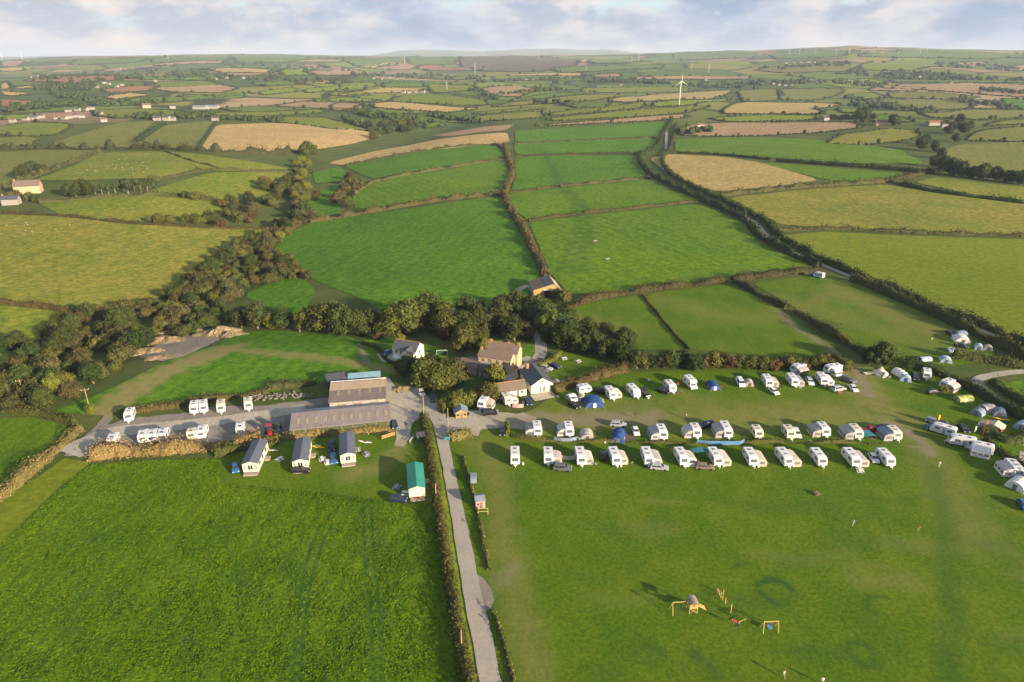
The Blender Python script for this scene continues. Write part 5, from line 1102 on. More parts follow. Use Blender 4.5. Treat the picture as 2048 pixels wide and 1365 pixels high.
# ------------------------------------------------------------------ cars
def car_meshes(kind, paint):
    if kind == 'suv': L, W, belt, H, nose, wb = 4.6, 1.86, 1.05, 1.74, 1.05, 1.35
    elif kind == 'van': L, W, belt, H, nose, wb = 5.0, 1.92, 1.15, 1.96, 0.75, 1.55
    elif kind == 'estate': L, W, belt, H, nose, wb = 4.6, 1.80, 0.92, 1.47, 1.15, 1.35
    else: L, W, belt, H, nose, wb = 4.0, 1.74, 0.92, 1.48, 0.95, 1.22
    h = L/2; P = {}
    low = [(-h+0.05, 0.28), (-h, 0.55), (-h+0.12, belt-0.22), (-h+nose, belt), (h-0.12, belt+0.02), (h, 0.6), (h-0.06, 0.28)]
    ws = -h+nose+0.05; rt = ws+(0.75 if kind != 'van' else 0.55); rr = h-(0.55 if kind == 'hatch' else 0.30)
    b = MB().prism(low, -W/2, W/2)
    cab = [(ws, belt-0.03), (rt, H-0.03), (rt+0.35, H), (rr-0.3, H), (rr, H-0.08), (h-0.10, belt-0.03)]
    n = len(cab); V = []
    for s in (-1, 1):
        for y, z in cab: V.append((s*(W/2-0.05-0.20*max(0, (z-belt)/(H-belt))), y, z))
    b.add(V, [(i, (i+1) % n, n+(i+1) % n, n+i) for i in range(n)]+[tuple(range(n)), tuple(range(n, 2*n))])
    P['body'] = b.mesh('body', paint, bevel=0.06, seg=2)
    xw = W/2-0.12
    def up(q, d, name): n_ = Vector(d).normalized()*0.03; return MB().quad(*[Vector(v)+n_ for v in q], t=0.015).mesh(name, 'glass')
    z0, z1 = belt+0.04, H-0.12; xt = W/2-0.24
    P['windscreen'] = up([(-xw, ws+0.08, z0), (xw, ws+0.08, z0), (xt, rt-0.06, z1), (-xt, rt-0.06, z1)], (0, -1, 0.8), 'windscreen')
    P['rear_window'] = up([(xw, h-0.12, z0+0.08), (-xw, h-0.12, z0+0.08), (-xt, rr-0.02, z1), (xt, rr-0.02, z1)], (0, 1, 0.5), 'rear_window')
    P['sides'] = []
    for s in (-1, 1):
        for ya, yb in ((rt-0.25, (rt+rr)/2-0.05), ((rt+rr)/2+0.05, rr-0.15)):
            if kind == 'van' and ya > rt: continue
            xa, xb = s*(W/2-0.075), s*(W/2-0.215)
            q = [(xa, ya, z0), (xa, yb, z0), (xb, yb, z1), (xb, ya+(0.2 if ya < rt else 0), z1)]
            P['sides'].append(up(q if s > 0 else q[::-1], (s, 0, 0.3), 'side_window'))
    P['wheels'] = [MB().tube([(s*(W/2-0.2), y, 0.32), (s*(W/2+0.015), y, 0.32)], 0.32, 12).mesh('wheel', 'tyre') for s in (-1, 1) for y in (-wb, wb)]
    P['lights'] = [MB().box(s*W*0.36-0.17, s*W*0.36+0.17, -h-0.005, -h+0.14, belt-0.36, belt-0.2).mesh('headlight', 'lamp_glass') for s in (-1, 1)]
    P['tails'] = [MB().box(s*W*0.40-0.1, s*W*0.40+0.1, h-0.08, h+0.012, belt-0.25, belt-0.05).mesh('tail_light', 'tail_red') for s in (-1, 1)]
    return P
CAR = {}
def car(px, py, paint, kind, face, label, group=None, name=None):
    key = (kind, paint)
    if key not in CAR: CAR[key] = car_meshes(kind, 'paint_'+paint)
    P = CAR[key]; p = at(px, py)
    o = empty(name or ('parked_van' if kind == 'van' else 'parked_car'), (p.x, p.y, p.z+0.1), heading(px, py, *face), label, 'van' if kind == 'van' else 'car', group)
    for n in ('body', 'windscreen', 'rear_window'): link(bpy.data.objects.new(n, P[n]), o)
    for n, k in (('side_window', 'sides'), ('wheel', 'wheels'), ('headlight', 'lights'), ('tail_light', 'tails')):
        for me in P[k]: link(bpy.data.objects.new(n, me), o)
    return o
for a in [(1125, 941, 'grey', 'suv', (12, 1), 'grey off-road car parked across the second front-row caravan'), (1206, 916, 'black', 'hatch', (0, -10), 'small black car between the third and fourth front-row pitches'), (1318, 939, 'silver', 'estate', (12, 1), 'silver estate car parked across the fifth front-row pitch'), (1409, 938, 'bronze', 'estate', (12, 1), 'dark bronze car nosing in front of the sixth front-row pitch'), (1746, 921, 'white', 'hatch', (6, 9), 'small white car squeezed beside the last front-row caravan'),
      (1005, 868, 'black', 'hatch', (0, 10), 'black car at the west end of the middle row'), (1236, 853, 'silver', 'estate', (12, 1), 'silver-blue car parked behind the blue tunnel tent'), (1271, 867, 'white', 'hatch', (4, 10), 'white car beside the tan groundsheet'), (1413, 855, 'navy', 'suv', (-12, 2), 'navy car behind the fifth middle-row caravan'), (1592, 871, 'white', 'estate', (5, 10), 'white car beside the plain cream caravan'), (1738, 863, 'red', 'hatch', (-12, 1), 'bright red car behind the teal tarpaulin'), (1763, 860, 'black', 'estate', (-12, 0), 'black car touching the red car'),
      (979, 830, 'black', 'suv', (12, -1), 'black pickup-like car below the caravan by the hut'), (1057, 808, 'navy', 'hatch', (3, 10), 'dark blue car by the patio of the cream hall'), (1148, 815, 'black', 'hatch', (10, 6), 'black car below the rounded trailer caravan'), (1204, 787, 'black', 'suv', (8, 2), 'dark car behind the canvas-awning caravan'), (1288, 791, 'black', 'suv', (8, 6), 'black car beside the awningless top-row caravan'), (1326, 786, 'black', 'hatch', (10, 3), 'black car half behind the caravan above the campfire bush'),
      (1480, 770, 'white', 'van', (6, 10), 'white panel van with a dark tailgate in the top row'), (1547, 787, 'white', 'hatch', (8, 6), 'small white car at the nose of a top-row caravan'), (1619, 767, 'white', 'estate', (6, 10), 'white estate car between two top-row caravans'), (1695, 764, 'grey', 'suv', (8, 3), 'dark grey car nearest the worn track'), (1676, 782, 'silver', 'suv', (12, -2), 'silver off-roader below the top-row caravans'), (1706, 781, 'white', 'hatch', (8, 8), 'white car beside the worn track'),
      (1829, 759, 'black', 'suv', (5, 9), 'black car between the tents and the lone caravan on the bare patch'), (1866, 788, 'black', 'estate', (12, -1), 'black car beside the bush at the east hedge'), (1868, 848, 'silver', 'estate', (12, 4), 'silver car at the head of the dark car cluster'), (1862, 860, 'teal', 'hatch', (12, 0), 'teal car in the dark car cluster'), (1886, 853, 'black', 'estate', (12, 3), 'black car in the middle of the dark car cluster'), (1926, 862, 'black', 'hatch', (8, 8), 'black car behind the long white caravan'),
      (2046, 1016, 'blue', 'hatch', (8, 10), 'blue car cut by the right edge'), (1900, 670, 'navy', 'hatch', (8, 5), 'dark blue car beside the upper tents'), (1625, 553, 'blue', 'hatch', (-10, -2), 'blue car beside the lone campervan'), (1922, 695, 'navy', 'estate', (12, 3), 'navy car in front of the white upper tent'),
      (1092, 740, 'silver', 'estate', (12, 3), 'silver car on the lawn above the cream hall'), (1085, 745, 'grey', 'hatch', (12, 1), 'grey car nearest the cream hall roof'), (1110, 736, 'navy', 'hatch', (12, 4), 'navy car on the lawn, farthest from the cream hall'), (774, 710, 'blue', 'hatch', (-10, 6), 'bright blue car on the drive of the white house'),
      (203, 895, 'black', 'estate', (5, -10), 'dark car beside the stored caravan at the yard entrance'), (472, 941, 'blue', 'hatch', (1, 10), 'blue car beside the first lodge'), (602, 945, 'black', 'estate', (12, 0), 'dark estate car parked across the front of the second lodge'), (664, 898, 'black', 'suv', (0, 10), 'black car behind the two lodges'), (668, 922, 'blue', 'estate', (2, 10), 'blue and silver car between the second and third lodge'), (797, 1003, 'navy', 'hatch', (12, 1), 'dark blue car beside the green-roofed lodge'), (789, 854, 'navy', 'hatch', (3, 10), 'dark blue car at the corner of the long shed'), (866, 800, 'green', 'suv', (4, 10), 'dark green vehicle in the yard corner under the bushes'), (843, 790, 'white', 'hatch', (6, 10), 'white car under the trees at the yard edge')]: car(*a)
# ------------------------------------------------------------------ tents, windbreaks, tarpaulins
def tunnel_tent(px, py, face, label, L=5.0, W=3.0, H=1.9, cloth='cloth_blue', porch=None, windows=2, taper=0.7, group='tents'):
    p = at(px, py); o = empty('tent', (p.x, p.y, p.z+0.08), heading(px, py, *face), label, 'tent', group)
    b = MB(); ns, na = 13, 11; V, F = [], []
    for i in range(ns):
        t = i/(ns-1); y = -L/2+L*t
        k = (1-0.05*(1-math.cos(t*6*math.pi)))*(taper+(1-taper)*math.sin(math.pi*min(1, 0.25+t*0.6)))
        if i == ns-1: k *= 0.25
        for j in range(na):
            a = math.pi*j/(na-1); V.append((math.cos(a)*W/2*(1 if i < ns-1 else 0.7), y, math.sin(a)**0.85*H*k if 0 < j < na-1 else 0))
    for i in range(ns-1):
        for j in range(na-1): F.append((i*na+j, i*na+j+1, (i+1)*na+j+1, (i+1)*na+j))
    F.append(tuple(range(na))); b.add(V, F); b.build('fly_sheet', cloth, o)
    k0 = 0.62*H*taper
    MB().box(-0.45, 0.45, -L/2-0.04, -L/2-0.015, 0.05, k0+0.45).build('door', porch or 'cloth_window', o)
    for s in ((-1, 1) if windows > 1 else (1,)):
        x = s*W*0.485
        MB().quad((x, -L*0.22, 0.35), (x, L*0.0, 0.35), (x*0.86, L*0.0, 0.95), (x*0.86, -L*0.22, 0.95), t=0.05*s).build('window', 'cloth_white', o)
    for s in (-1, 1): MB().tube([(s*W*0.2, -L/2+0.1, H*0.8), (s*W*0.55, -L/2-1.2, 0.0)], 0.012, 4).build('guy_rope', 'cloth_white', o)
    return o
def bell_tent(px, py, label):
    p = at(px, py); o = empty('bell_tent', (p.x, p.y, p.z+0.08), 0, label, 'tent', 'tents'); b = MB(); V, F = [], []; n = 20
    prof = [(2.4, 0.0), (2.42, 0.6), (1.55, 1.25), (0.75, 2.0), (0.05, 2.85)]
    for r, z in prof:
        for k in range(n):
            a = 2*math.pi*k/n; q = 1-0.04*(k % 2); V.append((r*q*math.cos(a), r*q*math.sin(a), z))
    for i in range(len(prof)-1):
        for k in range(n): F.append((i*n+k, i*n+(k+1) % n, (i+1)*n+(k+1) % n, (i+1)*n+k))
    b.add(V, F).build('canvas', 'cloth_canvas', o)
    MB().prism([(-0.7, 0), (0.7, 0), (0, 1.9)], -2.65, -1.5, 'y').build('door_porch', 'cloth_beige', o)
    MB().quad((-2.3, -0.6, 0.6), (-2.3, 1.2, 0.6), (-5.2, 1.0, 0.35), (-5.0, -0.8, 0.3), t=0.02).build('wing_awning', 'cloth_canvas', o)
    MB().tube([(0, 0, 0), (0, 0, 2.95)], 0.05).build('pole', 'pole', o)
def windbreak(px, py, pts, cloth, label, h=1.2):
    p = at(px, py); o = empty('windbreak', (p.x, p.y, p.z+0.08), 0, label, 'windbreak', 'windbreaks')
    b = MB()
    for a, c in zip(pts[:-1], pts[1:]): b.quad((a[0], a[1], 0.05), (c[0], c[1], 0.05), (c[0], c[1], h), (a[0], a[1], h), t=0.02)
    b.build('cloth', cloth, o)
    for a in pts: MB().tube([(a[0], a[1], 0), (a[0], a[1], h+0.15)], 0.025, 5).build('post', 'pole', o)
tunnel_tent(1237, 876, (-1, 10), 'dark blue tunnel tent in the middle caravan row', 6.0, 3.4, 2.1)
tunnel_tent(1186, 808, (4, 10), 'big blue tent with white windows below the top-row caravans', 5.2, 5.6, 2.2, 'cloth_blue', 'cloth_white')
tunnel_tent(1425, 775, (6, 8), 'blue dome tent alone in the top row', 4.6, 3.4, 1.9, 'cloth_blue', 'cloth_white')
tunnel_tent(1173, 874, (2, 10), 'grey and brown dome tent beside the small campervan', 4.2, 3.6, 2.0, 'cloth_grey', 'cloth_brown')
tunnel_tent(1497, 770, (4, 10), 'small grey pop-up tent attached beside the white van', 3.0, 2.6, 1.9, 'cloth_grey', 'cloth_brown')
bell_tent(1760, 750, 'cream canvas bell tent with a side wing beside the track')
tunnel_tent(1798, 750, (10, 6), 'white dome tent next to the bell tent', 4.4, 3.2, 2.0, 'cloth_white')
tunnel_tent(1810, 761, (2, 10), 'blue and white porch tent in front of the white dome tent', 3.0, 3.2, 2.0, 'cloth_paleblue', 'cloth_blue')
tunnel_tent(1928, 801, (-10, 1), 'lime green tunnel tent by the east hedge', 5.4, 2.8, 1.7, 'cloth_limey', 'cloth_green')
tunnel_tent(1955, 829, (-8, 6), 'slate-blue dome tent with dark doorway, west pod of the tent group', 3.4, 3.2, 2.0, 'cloth_slate')
tunnel_tent(1975, 822, (-10, 1), 'grey dome tent, middle pod of the tent group', 4.0, 3.4, 2.2, 'cloth_grey')
tunnel_tent(1998, 830, (2, 10), 'slate-blue dome tent, east pod of the tent group', 3.8, 3.4, 2.1, 'cloth_slate')
tunnel_tent(2046, 857, (-8, 6), 'pale blue dome tent cut by the right edge', 4.4, 3.8, 2.2, 'cloth_paleblue')
tunnel_tent(2036, 974, (-8, 6), 'white inflatable dome awning cut by the right edge', 5.0, 4.2, 2.4, 'cloth_white')
tunnel_tent(1921, 683, (6, 8), 'large white tent in the upper tent corner', 5.5, 5.0, 2.5, 'cloth_white', 'cloth_green')
tunnel_tent(1920, 671, (-10, 2), 'slate-blue tent behind the large white tent', 4.5, 3.5, 1.9, 'cloth_slate')
tunnel_tent(1956, 698, (3, 10), 'small pale tent with a dark doorway in the upper tent corner', 3.2, 2.6, 2.0, 'cloth_paleblue')
tunnel_tent(1975, 700, (3, 10), 'small beige tent in the upper tent corner', 3.0, 2.8, 1.9, 'cloth_beige')
tunnel_tent(1850, 721, (-10, 1), 'low blue and white tent on the hedge line', 4.5, 2.4, 1.4, 'cloth_paleblue', 'cloth_blue')
tunnel_tent(1890, 723, (4, 10), 'pale green dome tent behind the dark hedge', 4.0, 3.6, 1.8, 'cloth_paleblue')
tunnel_tent(1905, 703, (-10, 1), 'low slate-blue tent in the upper tent corner', 5.0, 2.4, 1.2, 'cloth_slate')
tunnel_tent(1113, 769, (3, 10), 'small grey tent behind the cream hall', 2.6, 2.4, 1.6, 'cloth_grey')
tunnel_tent(1131, 766, (3, 10), 'tiny slate tent behind the russet hedge', 2.0, 2.0, 1.2, 'cloth_slate')
tunnel_tent(1200, 803, (6, 8), 'small green tent beside the big blue tent', 2.4, 1.8, 1.1, 'cloth_green')
tunnel_tent(1164, 799, (3, 10), 'small beige tent between the rounded trailer and the big blue tent', 2.6, 2.4, 1.8, 'cloth_beige')
windbreak(1450, 889, [(-7.5, 0.2), (-4, -0.4), (0, -0.5), (4, -0.4), (5.2, 0.6)], 'cloth_skyblue', 'bright blue windbreak in front of the fifth middle-row caravan')
windbreak(1130, 884, [(-3, 0.5), (-1, -0.2), (1.5, -0.2), (3.5, 0.6)], 'cloth_slate', 'grey windbreak in front of the second middle-row caravan')
windbreak(1132, 918, [(-1.5, -0.4), (0.5, -0.8), (3, -0.4), (3.2, 1.6)], 'cloth_lightgrey', 'pale windbreak beside the second front-row awning')
windbreak(1388, 933, [(-2.5, -0.4), (0, -0.6), (3, -0.4)], 'cloth_white', 'white windbreak in front of the teal tarpaulin')
windbreak(1036, 816, [(-1.6, 0), (0, -0.3), (1.6, 0)], 'cloth_pink', 'pink windbreak beside the cream caravan')
def tarp(px, py, w, d, cloth, label, h=0.0, name='groundsheet'):
    p = at(px, py); o = empty(name, (p.x, p.y, p.z+0.1), 0.1, label, 'tarpaulin')
    b = MB(); n = 6
    V = [(-w/2+w*i/n, -d/2+d*j/n, h+0.06+0.05*math.sin(i*2.1+j)+0.12*h*math.sin(math.pi*i/n)) for j in range(n+1) for i in range(n+1)]
    b.add(V, [(j*(n+1)+i, j*(n+1)+i+1, (j+1)*(n+1)+i+1, (j+1)*(n+1)+i) for j in range(n) for i in range(n)]).build('sheet', cloth, o)
    if h:
        for x in (-w/2, w/2):
            for y in (-d/2, d/2): MB().tube([(x, y, 0), (x, y, h+0.1)], 0.03, 5).build('pole', 'steel', o)
tarp(1257, 873, 3.6, 4.5, 'cloth_brown', 'tan groundsheet beside the blue tunnel tent')
tarp(1399, 915, 4.6, 2.2, 'cloth_teal', 'teal tarpaulin shelter beside the sixth front-row awning', 1.9, 'tarpaulin_shelter')
tarp(1730, 874, 4.2, 3.2, 'cloth_teal', 'teal tarpaulin on the grass below the red car', 0.9, 'tarpaulin_shelter')
tarp(1117, 866, 1.8, 2.0, 'cloth_blue', 'small blue tarpaulin behind the second middle-row awning', 1.0, 'tarpaulin_shelter')
tarp(968, 826, 8.5, 2.6, 'cloth_grey', 'grey groundsheet in front of the caravan by the hut')
def trailer_tent(px, py):
    p = at(px, py); o = empty('trailer_tent', (p.x, p.y, p.z+0.08), heading(px, py, 12, 4), 'white and red folding trailer tent beside the scrubby hedge', 'tent', 'tents')
    MB().prism([(-2.2, 0.0), (-2.2, 1.6), (-0.2, 2.3), (1.6, 1.7), (3.6, 0.8), (3.4, 0.4)], -1.9, 1.9, 'x').build('canvas', 'cloth_canvas', o)
    MB().box(-1.93, -1.9, -1.8, -0.2, 0.2, 1.4).build('window', 'cloth_red', o); MB().box(-1.2, 0.6, -2.24, -2.2, 0.2, 1.3).build('door', 'cloth_red', o)
trailer_tent(1986, 860)
def kayak(px, py, cloth, label, dz=0.0):
    p = at(px, py); o = empty('kayak', (p.x, p.y, p.z+0.1+dz), heading(px, py, 12, 2)+0.0, label, 'kayak')
    V, F = [], []; n, m = 11, 8
    for i in range(n):
        t = i/(n-1)*2-1; w = 0.36*(1-t*t)**0.7+0.01; k = 0.12*t*t
        for j in range(m): a = 2*math.pi*j/m; V.append((w*math.cos(a), t*2.1, 0.2+k+0.19*math.sin(a)*(1-0.6*t*t)))
    for i in range(n-1):
        for j in range(m): F.append((i*m+j, i*m+(j+1) % m, (i+1)*m+(j+1) % m, (i+1)*m+j))
    MB().add(V, F).build('hull', cloth, o, smooth=True); MB().tube([(0, -0.45, 0.36), (0, 0.35, 0.36)], [0.2, 0.24], 8).build('cockpit', 'dark_open', o)
kayak(2002, 843, 'cloth_yellow', 'yellow kayak lying on the blue one by the tent group', 0.42); kayak(2001, 846, 'cloth_blue', 'blue kayak on the grass by the tent group')
def flag(px, py, h, cloth, label, w=0.8, fh=2.0):
    p = at(px, py); o = empty('flag', (p.x, p.y, p.z+0.05), 0.4, label, 'flag')
    MB().tube([(0, 0, 0), (0.05, 0, h)], [0.05, 0.025], 6).build('pole', 'pole' if cloth != 'cloth_orange' else 'cloth_orange', o)
    b = MB(); n = 5
    for i in range(n): b.quad((w*i/n, 0.06*math.sin(i*1.5), h-fh+0.3*i/n), (w*(i+1)/n, 0.06*math.sin(i*1.5+1.5), h-fh+0.3*(i+1)/n), (w*(i+1)/n, 0.06*math.sin(i*1.5+1.5), h-0.5*(i+1)/n), (w*i/n, 0.06*math.sin(i*1.5), h-0.5*i/n))
    b.build('cloth', cloth, o)
flag(1873, 850, 3.2, 'cloth_yellow', 'yellow feather flag over the cluster of dark cars'); flag(1947, 868, 2.4, 'cloth_white', 'white feather flag behind the long caravans'); flag(1961, 884, 6.5, 'cloth_orange', 'tall orange flag pole by the scrubby hedge', 0.9, 1.2); flag(2037, 838, 2.0, 'cloth_white', 'small white flag at the east hedge', 0.5, 1.2)

# ------------------------------------------------------------------ buildings
def frame(a, b):
    """origin and rotation with local x from a to b"""
    d = b-a; return a, math.atan2(d.y, d.x), Vector((d.x, d.y)).length
def panel(o, name, mat, x, z, w, h, y=-0.03, t=0.05, axis='front', D=0, L=0, sub=None):
    if axis == 'front': b = MB().box(x, x+w, y, y+t, z, z+h)
    elif axis == 'right': b = MB().box(L-0.02, L+0.03, x, x+w, z, z+h)
    elif axis == 'left': b = MB().box(-0.03, 0.02, x, x+w, z, z+h)
    else: b = MB().box(x, x+w, D-0.02, D+0.03, z, z+h)
    q = b.build(name, mat, o)
    if sub and axis == 'front':
        MB().box(x-0.1, x+w+0.1, y-0.08, y+0.04, z-0.1, z-0.005).build('sill', sub, q); MB().box(x+w/2-0.04, x+w/2+0.04, y-0.035, y-0.002, z, z+h).build('bar', sub, q)
    return q
def gable(name, base, rz, L, D, eave, ridge, wall, roof, label, ridge_axis='x', over=0.25, split=0.5, roof_back=None, chimneys=(), lights=0, light_mat='rooflight', cat='building', group=None, rmat_ridge=None, two=True):
    """gabled block: front-left corner at base, x along the front, y to the back"""
    o = empty(name, (base.x, base.y, base.z), rz, label, cat, group)
    w = MB()
    if ridge_axis == 'x':
        w.prism([(0, -0.6), (0, eave), (D*split, ridge), (D, eave), (D, -0.6)], 0, L, 'x')
        def P(x, y): return (x, y, eave+(ridge-eave)*(y/(D*split)) if y <= D*split else ridge-(ridge-eave)*((y-D*split)/(D*(1-split))))
        f0 = [(-over, -over), (L+over, -over), (L+over, D*split), (-over, D*split)]; f1 = [(-over, D*split), (L+over, D*split), (L+over, D+over), (-over, D+over)]
    else:
        w.prism([(0, -0.6), (0, eave), (L*split, ridge), (L, eave), (L, -0.6)], 0, D, 'y')
        def P(x, y): return (x, y, eave+(ridge-eave)*(x/(L*split)) if x <= L*split else ridge-(ridge-eave)*((x-L*split)/(L*(1-split))))
        f0 = [(-over, -over), (L*split, -over), (L*split, D+over), (-over, D+over)]; f1 = [(L*split, -over), (L+over, -over), (L+over, D+over), (L*split, D+over)]
    w.build('wall', wall, o)
    lift = Vector((0, 0, 0.03)); slopes = []
    for q, rm in ((f0, roof), (f1, roof_back or roof)):
        me = MB().quad(*[Vector(P(*c))+lift for c in q], t=0.14).mesh('roof', rm)
        slopes.append(link(bpy.data.objects.new('roof', me), o))
    if rmat_ridge:
        a, b = (Vector((-over, D*split, ridge+0.17)), Vector((L+over, D*split, ridge+0.17))) if ridge_axis == 'x' else (Vector((L*split, -over, ridge+0.17)), Vector((L*split, D+over, ridge+0.17)))
        MB().tube([a, b], 0.14, 6).build('ridge_tiles', rmat_ridge, slopes[0])
    for k in range(lights):
        x = L*(k+0.6)/(lights+0.2); ya, yb = D*split*0.30, D*split*0.62
        MB().quad(Vector(P(x, ya))+Vector((0, 0, 0.20)), Vector(P(x+0.9, ya))+Vector((0, 0, 0.20)), Vector(P(x+0.9, yb))+Vector((0, 0, 0.20)), Vector(P(x, yb))+Vector((0, 0, 0.20)), t=0.03).build('rooflight', light_mat, slopes[0])
    for (x, y, h, m_) in chimneys:
        c = MB().box(x-0.4, x+0.4, y-0.35, y+0.35, eave, ridge+h).build('chimney', m_, o); MB().tube([(x, y, ridge+h), (x, y, ridge+h+0.4)], 0.13, 8).build('pot', 'clay_ridge', c)
    return o
def two_corners(p, q, h=0.0):
    a, b = at(*p, h), at(*q, h); a.z = b.z = min(tz(a.x, a.y), tz(b.x, b.y)); return frame(a, b)
def depth_of(a, rz, p, h):
    b = at(*p, h); n = Vector((-math.sin(rz), math.cos(rz))); return abs((Vector((b.x, b.y))-Vector((a.x, a.y))).dot(n))
# middle barn
a, rz, L = two_corners((659, 806), (770, 797), 3.6); D = depth_of(a, rz, (656, 768), 3.6)
o = gable('barn', a, rz, L, D, 3.6, 4.3, 'grey_stone', 'sheet_brown', 'middle barn with dark brown roof, tan back slope and five rooflights', split=0.88, roof_back='sheet_tan', lights=5, cat='barn', over=0.35)
sl = 0.7/(D*0.88); MB().quad((-0.36, D*0.52, 3.6+sl*D*0.52+0.19), (L+0.36, D*0.52, 3.6+sl*D*0.52+0.19), (L+0.36, D*0.88, 4.5), (-0.36, D*0.88, 4.5), t=0.05).build('upper_roof', 'sheet_tan', o)
for k in range(3): panel(o, 'door', 'old_timber', 2+k*(L-5)/2.3, 0, 2.4, 2.8)
panel(o, 'door', 'timber', D*0.3, 0, 3.0, 3.0, axis='right', L=L)
MB().quad((-0.4, D+0.3, 3.72), (L+0.4, D+0.3, 3.72), (L+0.4, D+0.65, 3.9), (-0.4, D+0.65, 3.9), t=0.1).build('fascia', 'plastic_white', o)
# blue-roofed lean-to behind it
a, rz, L = two_corners((697, 758), (760, 753), 2.6); D = depth_of(a, rz, (697, 749), 3.2)
o = empty('lean_to_shed', a, rz, 'lean-to shed with a sky-blue sheet roof behind the middle barn', 'shed')
MB().prism([(0, -0.4), (0, 2.5), (D, 3.3), (D, -0.4)], 0, L).build('wall', 'dark_steel', o); MB().quad((-0.2, -0.2, 2.55), (L+0.2, -0.2, 2.55), (L+0.2, D+0.2, 3.38), (-0.2, D+0.2, 3.38), t=0.1).build('roof', 'sheet_sky', o); panel(o, 'door', 'dark_open', 1.0, 0, 3.0, 2.1)
a, rz, L = two_corners((655, 766), (696, 760), 2.4); D = depth_of(a, rz, (657, 752), 2.4)
o = empty('lean_to_shed', a, rz, 'dark-roofed lean-to shed beside the blue-roofed one', 'shed')
MB().prism([(0, -0.4), (0, 2.4), (D, 2.9), (D, -0.4)], 0, L).build('wall', 'dark_steel', o); MB().quad((-0.2, -0.2, 2.45), (L-0.1, -0.2, 2.45), (L-0.1, D+0.2, 2.98), (-0.2, D+0.2, 2.98), t=0.1).build('roof', 'sheet_dark', o)
# long low shed
a, rz, L = two_corners((581, 861), (780, 841), 2.4); D = depth_of(a, rz, (583, 823), 2.4)
o = gable('long_shed', a, rz, L, D, 2.4, 3.2, 'boards_green', 'sheet_shed', 'long low shed with a mauve-brown roof and pale rooflights', split=0.72, roof_back='sheet_greyblue', lights=11, cat='barn', light_mat='rooflight_dull')
panel(o, 'door', 'dark_open', D*0.15, 0, D*0.5, 2.2, axis='left'); 
for k in range(9): panel(o, 'post', 'old_timber', 0.6+k*(L-1.4)/8, -0.3, 0.22, 2.6, y=-0.08, t=0.1)
# white house: main block and front wing
a, rz, L = two_corners((787, 722), (833, 729)); rz += 0.0
o = gable('white_house', a, rz, 8.6, 6.0, 4.6, 6.6, 'render_white', 'slate', 'white rendered house with slate roof, clay ridge and a front wing', rmat_ridge='clay_ridge')
wg = MB().prism([(4.2, -0.6), (4.2, 4.0), (6.2, 5.6), (8.2, 4.0), (8.2, -0.6)], -2.6, 0.05, 'y').build('front_wing', 'render_white', o)
MB().quad((4.0, -2.8, 3.98), (6.2, -2.8, 5.74), (6.2, 2.2, 5.74), (4.0, 1.0, 3.98), t=0.12).build('wing_roof', 'slate', wg); MB().quad((6.2, -2.8, 5.74), (8.4, -2.8, 3.98), (8.4, 1.0, 3.98), (6.2, 2.2, 5.74), t=0.12).build('wing_roof', 'slate', wg)
for x, z in ((0.9, 0.9), (2.6, 0.9), (0.9, 3.1), (2.6, 3.1)): panel(o, 'window', 'glass', x, z, 0.9, 1.1, sub='plastic_white')
for x, z in ((5.6, 2.9), (5.6, 0.8)): panel(o, 'window', 'glass', x, z, 1.2, 1.1, y=-2.64, sub='plastic_white')
panel(o, 'window', 'glass', 2.4, 3.0, 0.9, 1.1, axis='right', L=8.6); panel(o, 'door', 'dark_open', 3.2, 0, 1.0, 2.1, axis='right', L=8.6)
MB().prism([(-1.6, -0.4), (-1.6, 2.1), (0.0, 2.7), (0.0, -0.4)], 0.6, 3.6).build('conservatory', 'plastic_white', o)
# stone farmhouse: two parallel ranges
a, rz, L = two_corners((957, 738), (1021, 748))
o = gable('stone_farmhouse', a, rz, L, 4.2, 4.7, 6.2, 'farm_stone', 'slate_brown', 'stone farmhouse with two brown slate ridges and end chimneys', chimneys=((0.4, 2.1, 0.9, 'brick'),))
bk = MB().prism([(4.2, -0.6), (4.2, 5.2), (6.6, 7.4), (9.0, 5.2), (9.0, -0.6)], 1.4, L+0.8).build('back_range', 'farm_stone', o)
for y0, z0, y1, z1 in ((4.0, 5.1, 6.6, 7.5), (6.6, 7.5, 9.2, 5.1)): MB().quad((1.2, y0, z0), (L+1.0, y0, z0), (L+1.0, y1, z1), (1.2, y1, z1), t=0.14).build('back_roof', 'slate_brown', bk)
for x, m_ in ((1.9, 'brick'), (L+0.4, 'brick')): MB().box(x-0.45, x+0.45, 6.2, 7.0, 6.4, 8.3).build('chimney', m_, o)
MB().tube([(1.2, 6.6, 7.66), (L+1.0, 6.6, 7.66)], 0.15).build('ridge_tiles', 'clay_ridge', bk)
for x in (1.2, 3.6, 6.2, 8.6): panel(o, 'window', 'glass', x, 2.9, 0.9, 1.1, sub='plastic_white')
for x in (1.2, 6.2, 8.6): panel(o, 'window', 'glass', x, 0.8, 0.9, 1.1, sub='plastic_white')
panel(o, 'door', 'old_timber', 3.6, 0, 1.0, 2.1)
ex = MB().box(-1.5, 5.2, -3.6, -0.01, -0.5, 2.6).build('flat_extension', 'render_white', o); MB().box(-1.7, 5.4, -3.8, -0.04, 2.605, 2.75).build('extension_roof', 'sheet_greyblue', ex)
a, rz, L = two_corners((918, 742), (952, 752)); o = gable('stone_outbuilding', a, rz, L, 4.5, 2.6, 3.9, 'farm_stone', 'slate_brown', 'low stone outbuilding west of the farmhouse half hidden by the oaks', cat='outbuilding'); panel(o, 'door', 'dark_open', 2, 0, 1.6, 2.0)
